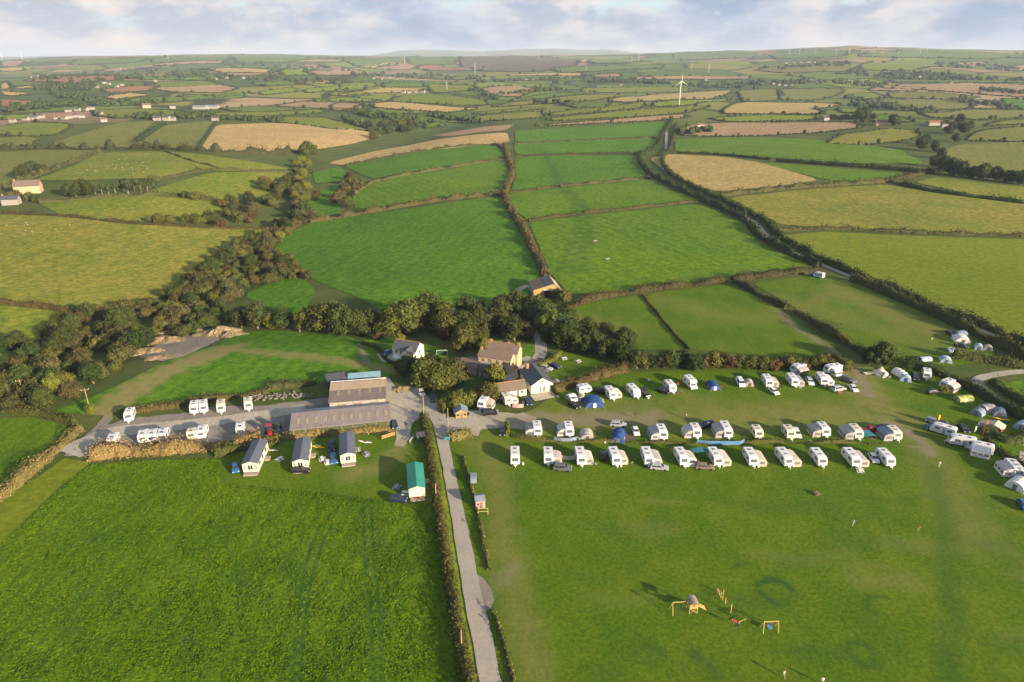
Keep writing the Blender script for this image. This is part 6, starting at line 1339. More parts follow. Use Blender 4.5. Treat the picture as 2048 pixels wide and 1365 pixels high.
a, rz, L = two_corners((956, 752), (984, 760)); o = gable('slate_outbuilding', a, rz, L, 4.0, 2.2, 3.6, 'grey_stone', 'slate', 'dark slate outbuilding in front of the farmhouse', cat='outbuilding'); panel(o, 'door', 'old_timber', 1.2, 0, 1.0, 1.9)
# cream hall
a, rz, L = two_corners((1062, 789), (1106, 783)); rg = at(1066, 748, 5.2); n = Vector((-math.sin(rz), math.cos(rz))); D = 11.0
o = gable('cream_hall', a, rz, L, D, 2.9, 5.1, 'render_cream', 'slate', 'cream gabled hall with slate roof and twin slit windows', ridge_axis='y', over=0.3)
for x in (L*0.38, L*0.55): panel(o, 'window', 'glass', x, 0.3, 0.6, 1.9, sub='plastic_white')
MB().tube([(L*0.5, -0.06, 3.9), (L*0.5, 0.02, 3.9)], 0.3, 10).build('round_window', 'glass', o); MB().box(L*0.25-0.4, L*0.25+0.4, D-2, D-1.2, 3.5, 6.0).build('chimney', 'brick', o)
# brown-roofed block
a, rz, L = two_corners((994, 800), (1053, 791))
o = gable('washing_block', a, rz, L, 5.2, 2.3, 4.0, 'render_white', 'slate_brown', 'low white block with a brown slate roof beside the cream hall', rmat_ridge='clay_ridge')
for x in (0.6, 4.4, 6.3): panel(o, 'door', 'plastic_white' if x < 5 else 'old_timber', x*L/9.5, 0, 0.9, 2.0)
for x in (1.9, 3.1, 7.7): panel(o, 'window', 'glass', x*L/9.5, 1.0, 0.8, 0.9, sub='plastic_white')
# wooden hut
a, rz, L = two_corners((912, 838), (934, 836)); o = gable('wooden_hut', a, rz, L, 3.0, 2.0, 2.9, 'timber', 'sheet_greyblue', 'small orange timber hut with a grey roof at the camp entrance', ridge_axis='y', over=0.45, cat='hut')
panel(o, 'door', 'old_timber', L*0.4, 0.1, 0.8, 1.7); panel(o, 'window', 'glass', L*0.08, 0.8, 0.7, 0.6); panel(o, 'window', 'glass', L*0.72, 0.8, 0.7, 0.6)
for k in range(6): MB().box(-0.03, L+0.03, -0.02, 0.04, 0.15+k*0.32, 0.18+k*0.32).build('board_joint', 'old_timber', o)
# field barn
a = at(1067, 597); b = at(1113, 597); a, rz, L = frame(a, b); rz += 0.18
o = gable('field_barn', a, rz, 11.5, 12.0, 3.6, 6.0, 'timber', 'slate_brown', 'stone and timber field barn with a dark metal roof panel on the hillside', ridge_axis='y', split=0.78, over=0.35, roof_back='sheet_tan')
MB().box(-0.02, 11.52, -0.05, 11.9, -0.6, 1.6).build('stone_plinth', 'farm_stone', o); panel(o, 'door', 'dark_open', 4.6, 0.0, 3.4, 3.0, y=-0.10); panel(o, 'lintel', 'plastic_white', 4.2, 3.1, 3.6, 0.7, y=-0.12)
MB().quad((5.2, -0.3, 5.15), (8.9, -0.3, 6.25), (8.9, 12.2, 6.25), (5.2, 12.2, 5.15), t=0.08).build('metal_roof_panel', 'sheet_dark', o); panel(o, 'wall_sheet', 'sheet_greyblue', 0.2, 0.2, 11.5, 3.2, axis='left')
# lodges
def lodge(p, q, up, label, roof='lodge_roof', L=10.6, group='lodges below the bracken bank', wind=True):
    a, b = at(*p), at(*q); m_ = (a+b)/2; c = at((p[0]+q[0])/2+up[0], (p[1]+q[1])/2+up[1]); d = Vector((c.x-m_.x, c.y-m_.y)).normalized()
    rz = math.atan2(d.y, d.x)-math.pi/2; W = 3.7
    base = Vector((m_.x-math.cos(rz)*W/2, m_.y-math.sin(rz)*W/2, 0.12))
    o = empty('lodge', base, rz, label, 'lodge', group)
    MB().box(0.1, W-0.1, 0.1, L-0.1, -0.1, 0.55).build('skirt', 'trim', o)
    MB().prism([(0, 0.5), (0, 2.75), (W/2, 3.35), (W, 2.75), (W, 0.5)], 0, L, 'y').build('wall', 'lodge_cream', o)
    for q4 in ([(-0.15, -0.2, 2.74), (W/2, -0.2, 3.42), (W/2, L+0.2, 3.42), (-0.15, L+0.2, 2.74)], [(W/2, -0.2, 3.42), (W+0.15, -0.2, 2.74), (W+0.15, L+0.2, 2.74), (W/2, L+0.2, 3.42)]): MB().quad(*q4, t=0.08).build('roof', roof, o)
    if wind:
        for x, w in ((0.35, 0.35), (1.3, 1.1), (W-0.7, 0.35)): panel(o, 'window', 'glass', x, 1.1, w, 1.2, sub='plastic_white')
    for y in (1.2, 4.0, 7.2): panel(o, 'window', 'glass', y, 1.4, 1.3, 0.9, axis='right', L=W); panel(o, 'window', 'glass', y, 1.4, 1.3, 0.9, axis='left')
    panel(o, 'door', 'plastic_white', 5.8, 0.55, 0.85, 1.95, axis='right', L=W); MB().box(W+0.04, W+1.3, 5.4, 7.0, 0, 0.5).build('step', 'deck', o)
    MB().box(0.2, W-0.2, -1.2, -0.03, 0, 0.4).build('front_deck', 'deck', o)
    return o
lodge((488, 948), (518, 948), (8, -18), 'cream lodge with slate-blue roof nearest the bracken corner'); lodge((589, 943), (616, 942), (3, -18), 'cream lodge with slate-blue roof in the middle, a dark car across its front'); lodge((684, 930), (711, 929), (-0.6, -18), 'cream lodge with slate-blue roof nearest the yard drive')
lodge((821, 998), (849, 998), (-1.5, -18), 'cream lodge with a bright green roof beside the road hedge', 'lodge_green', 10.2, wind=False)
# small shed, box and trailer beside the road
a, rz, L = two_corners((952, 1018), (970, 1016)); o = gable('garden_shed', a, rz, 2.1, 2.6, 1.9, 2.5, 'cloth_pink', 'sheet_greyblue', 'small pinkish shed with a grey roof beside the thin hedge', over=0.15, cat='shed'); panel(o, 'door', 'old_timber', 0.9, 0.05, 0.7, 1.6); panel(o, 'window', 'glass', 0.25, 0.9, 0.5, 0.5)
p = at(966, 1028); o = empty('timber_rail', (p.x, p.y, 0.1), 0.05, 'pale timber rail frame in front of the small shed', 'rail')
for x in (-1.1, 1.1):
    for y in (-0.5, 0.6): MB().tube([(x, y, -0.1), (x, y, 0.85)], 0.07, 6).build('post', 'play_timber', o)
for y in (-0.5, 0.6): MB().box(-1.2, 1.2, y-0.06, y+0.06, 0.85, 0.97).build('rail', 'play_timber', o)
p = at(947, 965); o = empty('covered_trailer', (p.x, p.y, 0.1), 0.05, 'blue-grey covered trailer standing beside the thin hedge', 'trailer')
MB().prism([(-1.4, 0.5), (-1.4, 1.6), (-0.6, 1.9), (1.3, 1.9), (1.5, 1.5), (1.5, 0.5)], -0.75, 0.75).build('cover', 'cloth_slate', o, bevel=0.08); MB().tube([(0, -1.4, 0.5), (0, -2.4, 0.45)], 0.05).build('drawbar', 'steel', o)
for s in (-1, 1): MB().tube([(s*0.72, 0.2, 0.3), (s*0.9, 0.2, 0.3)], 0.3, 12).build('wheel', 'tyre', o)
a, rz, L = two_corners((835, 885), (848, 884)); o = gable('green_shed', a, rz, 2.0, 2.4, 1.7, 2.1, 'green_paint', 'sheet_dark', 'small green shed beside the road hedge', cat='shed'); panel(o, 'door', 'dark_steel', 0.6, 0.05, 0.7, 1.5)
p = at(824, 882); o = empty('white_gate', (p.x, p.y, 0.1), 1.35, 'white painted gate beside the small green shed', 'gate')
for x in (-1.4, 1.4): MB().box(x-0.06, x+0.06, -0.06, 0.06, 0, 1.1).build('post', 'plastic_white', o)
for z in (0.3, 0.6, 0.9): MB().box(-1.4, 1.4, -0.03, 0.03, z, z+0.08).build('rail', 'plastic_white', o)
def board_fence(p, q, label, posts=5):
    a, rz, L = two_corners(p, q); o = empty('board_fence', (a.x, a.y, 0.1), rz, label, 'fence')
    for k in range(posts): MB().box(L*k/(posts-1)-0.06, L*k/(posts-1)+0.06, -0.06, 0.06, 0, 1.25).build('post', 'old_timber', o)
    for z in (0.25, 0.6, 0.95): MB().box(0, L, -0.10, -0.06, z, z+0.2).build('board', 'timber', o)
board_fence((764, 880), (790, 872), 'wooden board fence at the end of the bracken bank')
a, rz, L = two_corners((1011, 699), (1026, 697)); o = gable('garden_shed', a, rz, 2.2, 2.6, 1.9, 2.7, 'cloth_beige', 'cloth_brown', 'small pale garden shed on the shaded lawn behind the farmhouse', ridge_axis='y', cat='shed'); panel(o, 'door', 'old_timber', 0.7, 0, 0.8, 1.7)
p = at(884, 712); o = empty('goal_frame', (p.x, p.y, p.z+0.05), 0.1, 'green and white goal frame on the farm lawn', 'goal')
for x in (-1.8, 1.8): MB().tube([(x, 0, 0), (x, 0, 2.0)], 0.06).build('post', 'plastic_white', o)
MB().tube([(-1.8, 0, 2.0), (1.8, 0, 2.0)], 0.06).build('crossbar', 'plastic_white', o); MB().quad((-1.75, 0.05, 1.9), (1.75, 0.05, 1.9), (1.75, 1.2, 0.05), (-1.75, 1.2, 0.05), t=0.02).build('net', 'green_paint', o)
# spoil heaps
def heap(px, py, rx, ry, h, mat, label, n=40, seed=1):
    p = at(px, py); r_ = np.random.default_rng(seed); V, F = [], []; m = 9
    for i in range(m):
        t = i/(m-1)
        for k in range(n):
            a = 2*math.pi*k/n; q = 1+0.18*math.sin(3*a+seed)+0.1*math.sin(7*a+2*seed)+r_.normal(0, 0.03)
            x, y = p.x+rx*(1-t)*q*math.cos(a), p.y+ry*(1-t)*q*math.sin(a)
            V.append((x+r_.normal(0, 0.18), y+r_.normal(0, 0.18), p.z-0.3+h*0.8*(1-(1-t)**1.7)*(0.75+0.3*math.sin(2*a+seed)+r_.normal(0, 0.07))+0.3*(t > 0)))
    for i in range(m-1):
        for k in range(n): F.append((i*n+k, i*n+(k+1) % n, (i+1)*n+(k+1) % n, (i+1)*n+k))
    o = MB().add(V, F).build('spoil_heap', mat, None); tag(o, label, 'spoil heap', 'heaps of earth')
heap(296, 706, 9, 5, 2.2, 'spoil', 'long tan earth rim on the south-west of the grit yard', seed=2); heap(335, 684, 10, 5, 2.8, 'spoil', 'tan earth rim beside the wood on the grit yard', seed=3); heap(382, 663, 12, 5, 2.8, 'spoil', 'tan earth rim on the north side of the grit yard', seed=4); heap(438, 668, 9, 6, 3.4, 'spoil', 'reddish earth heap on the north-east corner of the grit yard', seed=5); heap(462, 672, 6, 4, 2.2, 'spoil', 'smaller earth heap where the pasture meets the grit yard', seed=6)
heap(803, 780, 3.2, 2.4, 1.3, 'spoil', 'round heap of sand at the back of the farmyard', seed=7); heap(330, 716, 7, 3, 1.2, 'spoil', 'low earth heap at the front of the grit yard', seed=9)
def rubble():
    Vs, Fs = [], []; r_ = np.random.default_rng(3); off = 0
    for i in range(160):
        t = r_.random(); p = at(505+120*t+r_.normal(0, 2), 796-4*t+r_.normal(0, 3)); s = r_.uniform(0.2, 0.6)
        V = ICO_V*s*r_.uniform(0.7, 1.2, (len(ICO_V), 1))*np.array([1, 1, 0.7])+np.array([p.x, p.y, p.z+s*0.4]); Vs.append(V); Fs.append(ICO_F+off); off += len(V)
    o = link(bpy.data.objects.new('rubble', mesh_np('rubble', np.vstack(Vs), np.vstack(Fs), MATS['stone_wall']))); tag(o, 'line of grey stone rubble beside the barns', 'rubble', kind='stuff')
rubble()
# tractor and red machine in the shed mouth
def tractor(px, py, paint, label):
    p = at(px, py); o = empty('tractor', (p.x, p.y, p.z+0.1), heading(px, py, 3, 10), label, 'tractor')
    MB().box(-0.45, 0.45, -2.0, 0.1, 0.8, 1.6).build('bonnet', paint, o, bevel=0.08); c = MB().prism([(0.0, 1.1), (0.15, 2.6), (1.3, 2.6), (1.5, 1.1)], -0.7, 0.7).build('cab', 'glass', o, bevel=0.05); MB().box(-0.78, 0.78, 0.1, 1.4, 2.61, 2.74).build('cab_roof', paint, o)
    for s in (-1, 1):
        MB().tube([(s*0.7, 0.9, 0.85), (s*1.15, 0.9, 0.85)], 0.85, 16).build('wheel', 'tyre', o); MB().tube([(s*0.65, -1.5, 0.5), (s*0.95, -1.5, 0.5)], 0.5, 14).build('wheel', 'tyre', o)
    MB().tube([(0.3, -1.2, 1.6), (0.3, -1.2, 2.4)], 0.05).build('exhaust', 'dark_steel', o)
tractor(556, 862, 'paint_navy', 'dark blue tractor at the west end of the long shed'); tractor(540, 870, 'paint_red', 'red tractor beside the dark blue one')
# garden furniture and boats by the lodges
def table(px, py, label, mat='plastic_white', s=1.0):
    p = at(px, py); o = empty('picnic_table', (p.x, p.y, p.z+0.1), random.uniform(0, 3), label, 'table', 'garden tables'); o.scale = (s, s, s)
    MB().box(-0.9, 0.9, -0.4, 0.4, 0.70, 0.76).build('top', mat, o)
    for y in (-0.75, 0.75): MB().box(-0.9, 0.9, y-0.14, y+0.14, 0.42, 0.47).build('bench', mat, o)
    for x in (-0.65, 0.65): MB().prism([(-0.75, 0), (-0.65, 0), (-0.2, 0.70), (0.2, 0.70), (0.65, 0), (0.75, 0), (0.3, 0.42), (-0.3, 0.42)], x-0.04, x+0.04).build('leg', mat, o)
for a in [(560, 922, 'white garden table between the first and second lodge'), (645, 922, 'white garden table right of the second lodge'), (656, 928, 'second white garden table right of the second lodge'), (733, 912, 'grey garden table beside the third lodge', 'trim'), (794, 978, 'grey picnic table left of the green-roofed lodge', 'trim'), (812, 990, 'white garden table at the door of the green-roofed lodge'), (1719, 944, 'white camp table at the nose of the eleventh front-row caravan'), (1633, 990, 'small wooden bench table alone in the play field', 'old_timber', 0.8), (835, 1000, 'red garden seat at the front of the green-roofed lodge', 'cloth_red', 0.7), (1156, 726, 'white bench table on the lawn behind the hall'), (1128, 720, 'white garden table on the far side of the hall lawn')]: table(*a)
kayak(635, 896, 'cloth_yellow', 'pale yellow kayak behind the second lodge'); kayak(543, 902, 'cloth_white', 'white kayak behind the first lodge'); kayak(730, 886, 'cloth_white', 'white kayak on the lawn behind the third lodge'); kayak(628, 893, 'cloth_white', 'white kayak next to the pale yellow one')
# camp chairs and water carriers on the pitches
def chair_parts(cloth):
    fr = MB()
    for x in (-0.27, 0.27):
        fr.tube([(x, -0.25, 0), (x, 0.25, 0.6)], 0.02, 5); fr.tube([(x, 0.25, 0), (x, -0.25, 0.62)], 0.02, 5); fr.tube([(x, 0.22, 0.4), (x, 0.38, 0.98)], 0.02, 5)
    return fr.mesh('frame', 'steel'), MB().quad((-0.27, -0.25, 0.44), (0.27, -0.25, 0.44), (0.27, 0.24, 0.38), (-0.27, 0.24, 0.38), t=0.03).mesh('seat', cloth), MB().quad((-0.27, 0.24, 0.42), (0.27, 0.24, 0.42), (0.27, 0.39, 0.98), (-0.27, 0.39, 0.98), t=0.03).mesh('backrest', cloth)
CH = {c: chair_parts('cloth_'+c) for c in ('navy', 'green', 'red', 'grey')}
for i, (px, py, c, where) in enumerate([(1128, 930, 'navy', 'second front-row caravan'), (1192, 932, 'grey', 'third front-row awning'), (1262, 930, 'green', 'fourth front-row awning'), (1395, 925, 'navy', 'teal tarpaulin shelter'), (1533, 930, 'grey', 'eighth front-row awning'), (1652, 932, 'red', 'tenth front-row caravan'), (1606, 884, 'navy', 'plain cream caravan'), (1622, 885, 'green', 'open beige awning'), (1355, 789, 'red', 'campfire bush'), (1362, 786, 'grey', 'caravan above the campfire bush'), (1442, 777, 'red', 'blue dome tent'), (1560, 779, 'navy', 'ninth top-row awning'), (1600, 780, 'grey', 'dark-windowed top-row caravan'), (1680, 790, 'red', 'silver off-roader'), (1742, 880, 'red', 'teal tarpaulin below the red car'), (1778, 758, 'grey', 'bell tent'), (1905, 786, 'navy', 'awning by the east hedge'), (1160, 884, 'green', 'grey and brown dome tent'), (720, 906, 'grey', 'third lodge'), (612, 922, 'navy', 'second lodge')]):
    p = at(px, py); o = empty('camp_chair', (p.x, p.y, p.z+0.12), random.uniform(0, 6.28), f'{c} folding camp chair beside the {where}', 'chair', 'camp chairs')
    for n_, me in zip(('frame', 'seat', 'backrest'), CH[c]): link(bpy.data.objects.new(n_, me), o)
def carrier_parts(): return MB().tube([(-0.35, 0, 0.26), (0.35, 0, 0.26)], 0.26, 12).mesh('barrel', 'plastic_white'), MB().tube([(-0.4, 0.05, 0.26), (-0.4, 0.5, 0.6), (0.4, 0.5, 0.6), (0.4, 0.05, 0.26)], 0.02, 5).mesh('handle', 'steel')
WC = carrier_parts()
for px, py, where in [(1046, 930, 'first front-row caravan'), (1112, 928, 'second front-row awning'), (1242, 934, 'fourth front-row caravan'), (1447, 935, 'seventh front-row caravan'), (1516, 935, 'eighth front-row caravan'), (1522, 884, 'small cream caravan'), (1296, 799, 'awningless top-row caravan'), (1298, 763, 'hedge above the top row'), (1047, 808, 'dark blue car by the patio'), (1116, 796, 'patio of the cream hall'), (1210, 887, 'blue tunnel tent')]:
    p = at(px, py); o = empty('water_carrier', (p.x, p.y, p.z+0.12), random.uniform(0, 6.28), f'white rolling water carrier beside the {where}', 'water carrier', 'water carriers')
    for n_, me in zip(('barrel', 'handle'), WC): link(bpy.data.objects.new(n_, me), o)
for px, py, label in [(1190, 484, 'upper pale feed trough in the tracked pasture'), (1215, 520, 'lower pale feed trough in the tracked pasture')]:
    p = at(px, py); o = empty('feed_trough', (p.x, p.y, p.z+0.35), heading(px, py, 6, -1)+math.pi/2, label, 'trough', 'feed troughs')
    MB().prism([(-0.3, 0.0), (-0.45, 0.5), (0.45, 0.5), (0.3, 0.0)], -1.3, 1.3).build('tub', 'deck', o)
    for x in (-1.0, 1.0): MB().box(x-0.1, x+0.1, -0.3, 0.3, -0.35, -0.005).build('foot', 'old_timber', o)
# poles
def utility_pole(px, py, h, label, arm=True):
    p = at(px, py); o = empty('utility_pole', (p.x, p.y, p.z), 0.4, label, 'pole', 'utility poles'); MB().tube([(0, 0, -0.3), (0.05, 0, h)], [0.16, 0.11], 8).build('post', 'pole', o)
    if arm:
        MB().box(-1.0, 1.1, -0.06, 0.06, h-0.5, h-0.38).build('crossarm', 'pole', o)
        for x in (-0.9, 0.05, 1.0): MB().tube([(x, 0, h-0.38), (x, 0, h-0.15)], 0.06).build('insulator', 'plastic_white', o)
for a in [(181, 824, 7.5, 'pale pole with a crossarm at the gate of the storage yard'), (48, 792, 5.5, 'pole with a crossarm standing in the wood edge'), (848, 838, 7.5, 'bare pole beside the farmyard junction', False), (897, 872, 8.5, 'brown pole beside the camp entrance flower bed', False), (923, 1300, 4.5, 'pole half hidden in the road hedge near the lower edge', False), (872, 996, 4.0, 'pole in the road hedge beside the green-roofed lodge', False), (1036, 736, 3.0, 'short post beside the farm lane', False)]: utility_pole(*a)
p = at(895, 884); o = empty('sign_board', (p.x, p.y, 0.05), 0.25, 'teal notice board on posts at the camp entrance', 'sign')
for x in (-0.6, 0.6): MB().tube([(x, 0, 0), (x, 0, 1.5)], 0.05).build('post', 'pole', o)
MB().box(-0.75, 0.75, -0.1, -0.05, 0.6, 1.5).build('board', 'cloth_teal', o)
# ------------------------------------------------------------------ play equipment
p = at(1383, 1222); o = empty('play_tower', (p.x, p.y, 0.1), heading(1383, 1222, 6, 10)*0.5, 'timber play tower with grey roof, slide and swing arm', 'play tower')
for x in (-0.75, 0.75):
    for y in (-0.75, 0.75): MB().tube([(x, y, -0.1), (x, y, 2.3)], 0.07).build('post', 'play_timber', o)
MB().box(-0.85, 0.85, -0.85, 0.85, 1.2, 1.3).build('deck', 'play_timber', o)
for k in range(5): MB().box(-0.8, 0.8, -0.87, -0.83, 1.35+k*0.16, 1.47+k*0.16).build('board', 'play_timber', o)
for a_, b_ in ((-0.75, 0.75), (0.75, -0.75)): MB().tube([(a_, -0.8, 0.1), (b_, -0.8, 1.2)], 0.05).build('brace', 'play_timber', o)
MB().box(-0.2, 0.2, -0.9, -0.87, 1.75, 2.05).build('flag_panel', 'cloth_red', o)
V, F = [], []; n = 9
for y in (-1.0, 1.0):
    for k in range(n): a_ = math.pi*k/(n-1); V.append((math.cos(a_)*0.9, y, 2.15+math.sin(a_)*0.6))
F = [(k, k+1, n+k+1, n+k) for k in range(n-1)]; MB().add(V, F).build('roof', 'deck', o)
MB().quad((0.8, -0.35, 1.3), (2.6, -0.35, 0.15), (2.6, 0.35, 0.15), (0.8, 0.35, 1.3), t=0.06).build('slide', 'play_timber', o)
for y in (-0.4, 0.4): MB().tube([(0.8, y, 1.5), (2.6, y, 0.35)], 0.05).build('slide_rail', 'play_timber', o)
MB().tube([(-0.75, 0, 2.25), (-3.8, 0, 2.25)], 0.08).build('swing_beam', 'play_timber', o)
for y in (-1.0, 1.0): MB().tube([(-3.8, 0, 2.3), (-3.9, y, -0.1)], 0.07).build('swing_leg', 'play_timber', o)
for x in (-1.6, -2.7):
    s = MB().box(x-0.25, x+0.25, -0.1, 0.1, 0.42, 0.46).build('swing_seat', 'dark_steel', o)
    for d in (-0.22, 0.22): MB().tube([(x+d, 0, 0.46), (x+d, 0, 2.2)], 0.015, 4).build('chain', 'steel', s)
p = at(1539, 1263); o = empty('swing_frame', (p.x, p.y, 0.1), 0.06, 'yellow timber swing frame right of the climbing posts', 'swing')
MB().tube([(-1.3, 0, 2.2), (1.3, 0, 2.2)], 0.09).build('beam', 'play_timber', o)
for x in (-1.3, 1.3):
    for y in (-0.5, 1.1): MB().tube([(x, 0, 2.25), (x*1.06, y, -0.1)], 0.08).build('leg', 'play_timber', o)
s = MB().tube([(0.0, 0.3, 0.55), (0.02, 0.3, 0.72)], 0.5, 14).build('basket', 'cloth_skyblue', o)
for d in (-0.45, 0.45): MB().tube([(d, 0.3, 0.65), (d*0.6, 0, 2.15)], 0.02, 4).build('rope', 'steel', s)
o = None
P_ = ats([(1435, 1186), (1438, 1191), (1441, 1196), (1444, 1201), (1446, 1190), (1450, 1208)]); c0 = P_.mean(0)
o = empty('climbing_posts', (c0[0], c0[1], 0.1), 0, 'cluster of upright climbing posts with a net line', 'climbing frame')
for k, q in enumerate(P_): MB().tube([(q[0]-c0[0], q[1]-c0[1], -0.1), (q[0]-c0[0], q[1]-c0[1], 0.95+0.15*(k % 3))], 0.08).build('post', 'play_timber', o)
q = at(1461, 1226); MB().tube([(q.x-c0[0], q.y-c0[1], -0.1), (q.x-c0[0], q.y-c0[1], 1.9)], 0.1).build('post', 'play_timber', o)
e = P_[-1]; MB().tube([(e[0]-c0[0], e[1]-c0[1], 0.8), (q.x-c0[0], q.y-c0[1], 1.2)], 0.03).build('rope', 'steel', o)
q2 = at(1484, 1246); o = empty('balance_beam', (q2.x, q2.y, 0.1), heading(1484, 1246, 8, -4)-math.pi/2, 'small timber balance bar beside the person in red', 'balance bar')
MB().tube([(-1.0, 0, 0.5), (0.9, 0, 0.5)], 0.06).build('bar', 'play_timber', o)
for x in (-0.8, 0.7): MB().tube([(x, 0, -0.1), (x, 0, 0.5)], 0.06).build('post', 'play_timber', o)
# ------------------------------------------------------------------ people
POSES = dict(
 stand=dict(hip=(0, 0, 0.93), neck=(0, 0.0, 1.45), head=(0, -0.04, 1.64), k1=(0.1, -0.02, 0.5), f1=(0.11, 0.02, 0.06), k2=(-0.1, 0.0, 0.5), f2=(-0.11, 0.03, 0.06), e1=(0.27, 0.03, 1.12), h1=(0.29, -0.06, 0.86), e2=(-0.27, 0.03, 1.12), h2=(-0.29, -0.05, 0.86)),
 walk=dict(hip=(0, 0, 0.92), neck=(0, -0.04, 1.44), head=(0, -0.09, 1.63), k1=(0.09, -0.22, 0.52), f1=(0.1, -0.30, 0.06), k2=(-0.09, 0.08, 0.5), f2=(-0.1, 0.36, 0.10), e1=(0.25, 0.12, 1.14), h1=(0.26, 0.16, 0.88), e2=(-0.25, -0.1, 1.14), h2=(-0.26, -0.26, 0.92)),
 bend=dict(hip=(0.05, 0, 0.80), neck=(-0.42, 0, 1.02), head=(-0.64, 0, 1.02), k1=(0.22, -0.12, 0.45), f1=(0.12, -0.15, 0.06), k2=(0.35, 0.14, 0.42), f2=(0.55, 0.2, 0.06), e1=(-0.42, -0.25, 0.72), h1=(-0.36, -0.25, 0.45), e2=(-0.40, 0.22, 0.72), h2=(-0.2, 0.25, 0.5)),
 sit=dict(hip=(0, 0, 0.55), neck=(0, 0.12, 1.02), head=(0, 0.10, 1.2), k1=(0.12, -0.42, 0.6), f1=(0.12, -0.7, 0.3), k2=(-0.12, -0.42, 0.6), f2=(-0.12, -0.7, 0.3), e1=(0.26, -0.02, 0.85), h1=(0.3, -0.1, 1.1), e2=(-0.26, -0.02, 0.85), h2=(-0.3, -0.1, 1.1)))
def person_mesh(pose, top, legs, legz):
    q = {k: Vector(v) for k, v in POSES[pose].items()}; ax = (q['neck']-q['hip'])
    def blob(b, c, r, n=10, m=7):
        V = [c+Vector((r.x*math.sin(math.pi*i/m)*math.cos(2*math.pi*k/n), r.y*math.sin(math.pi*i/m)*math.sin(2*math.pi*k/n), r.z*math.cos(math.pi*i/m))) for i in range(m+1) for k in range(n)]
        b.add(V, [(i*n+k, i*n+(k+1) % n, (i+1)*n+(k+1) % n, (i+1)*n+k) for i in range(m) for k in range(n)])
    # skeleton -> skin -> subdivision gives one continuous body
    names = ['hip', 'chest', 'neck', 'head', 'top', 's1', 'e1', 'h1', 't1', 's2', 'e2', 'h2', 't2', 'p1', 'k1', 'f1', 'o1', 'p2', 'k2', 'f2', 'o2']
    side = Vector((1, 0, 0)) if abs(ax.x) < 0.3 else Vector((0, -1, 0))
    q['chest'] = q['hip']+ax*0.62; q['top'] = q['head']+ax.normalized()*0.12
    q['s1'] = q['neck']-ax*0.10+side*0.19; q['s2'] = q['neck']-ax*0.10-side*0.19; q['p1'] = q['hip']+side*0.1-Vector((0, 0, 0.06)); q['p2'] = q['hip']-side*0.1-Vector((0, 0, 0.06))
    for i in '12':
        q['t'+i] = q['h'+i]+(q['h'+i]-q['e'+i]).normalized()*0.13; q['o'+i] = q['f'+i]+Vector((0, -0.2, -0.02))
    E = [('hip', 'chest'), ('chest', 'neck'), ('neck', 'head'), ('head', 'top')]
    for i in '12': E += [('chest', 's'+i), ('s'+i, 'e'+i), ('e'+i, 'h'+i), ('h'+i, 't'+i), ('hip', 'p'+i), ('p'+i, 'k'+i), ('k'+i, 'f'+i), ('f'+i, 'o'+i)]
    R = dict(hip=0.15, chest=0.165, neck=0.06, head=0.105, top=0.07, s=0.075, e=0.05, h=0.035, t=0.03, p=0.10, k=0.065, f=0.045, o=0.04)
    me = bpy.data.meshes.new('body'); me.from_pydata([q[n] for n in names], [(names.index(a), names.index(b)) for a, b in E], [])
    ob = bpy.data.objects.new('body_tmp', me); col.objects.link(ob)
    md = ob.modifiers.new('skin', 'SKIN'); md.use_smooth_shade = True
    for i, n in enumerate(names):
        r = R.get(n, R.get(n[0])); me.skin_vertices[0].data[i].radius = (r, r*0.85); me.skin_vertices[0].data[i].use_root = (i == 0)
    ob.modifiers.new('sub', 'SUBSURF').levels = 1
    dg = bpy.context.evaluated_depsgraph_get(); ev = ob.evaluated_get(dg); out = bpy.data.meshes.new_from_object(ev); out.name = 'body'
    bpy.data.objects.remove(ob); bpy.data.meshes.remove(me)
    out.materials.clear()
    for m_ in ('skin', top, legs, 'hair'): out.materials.append(MATS[m_])
    hd, hp = q['head'], q['hip']
    for f in out.polygons:
        c = f.center; dh = (c-hd).length; t = (c-hp).dot(ax)/ax.length_squared
        arm = min((c-q['h1']).length, (c-q['t1']).length, (c-q['h2']).length, (c-q['t2']).length)
        if t > 1.06: f.material_index = 3 if (t > 1.42 or (c-hd).y > 0.03) else 0
        elif arm < 0.22: f.material_index = 0
        elif t > 0.05: f.material_index = 1
        else: f.material_index = 2
    return out
def person(px, py, pose, top, legs, face, label, s=1.0, dz=0.0):
    p = at(px, py); o = bpy.data.objects.new('person', person_mesh(pose, top, legs, 0.9)); link(o)
    o.location = (p.x, p.y, p.z+0.1+dz); o.rotation_euler = (0, 0, heading(px, py, *face)); o.scale = (s, s, s); return tag(o, label, 'person')
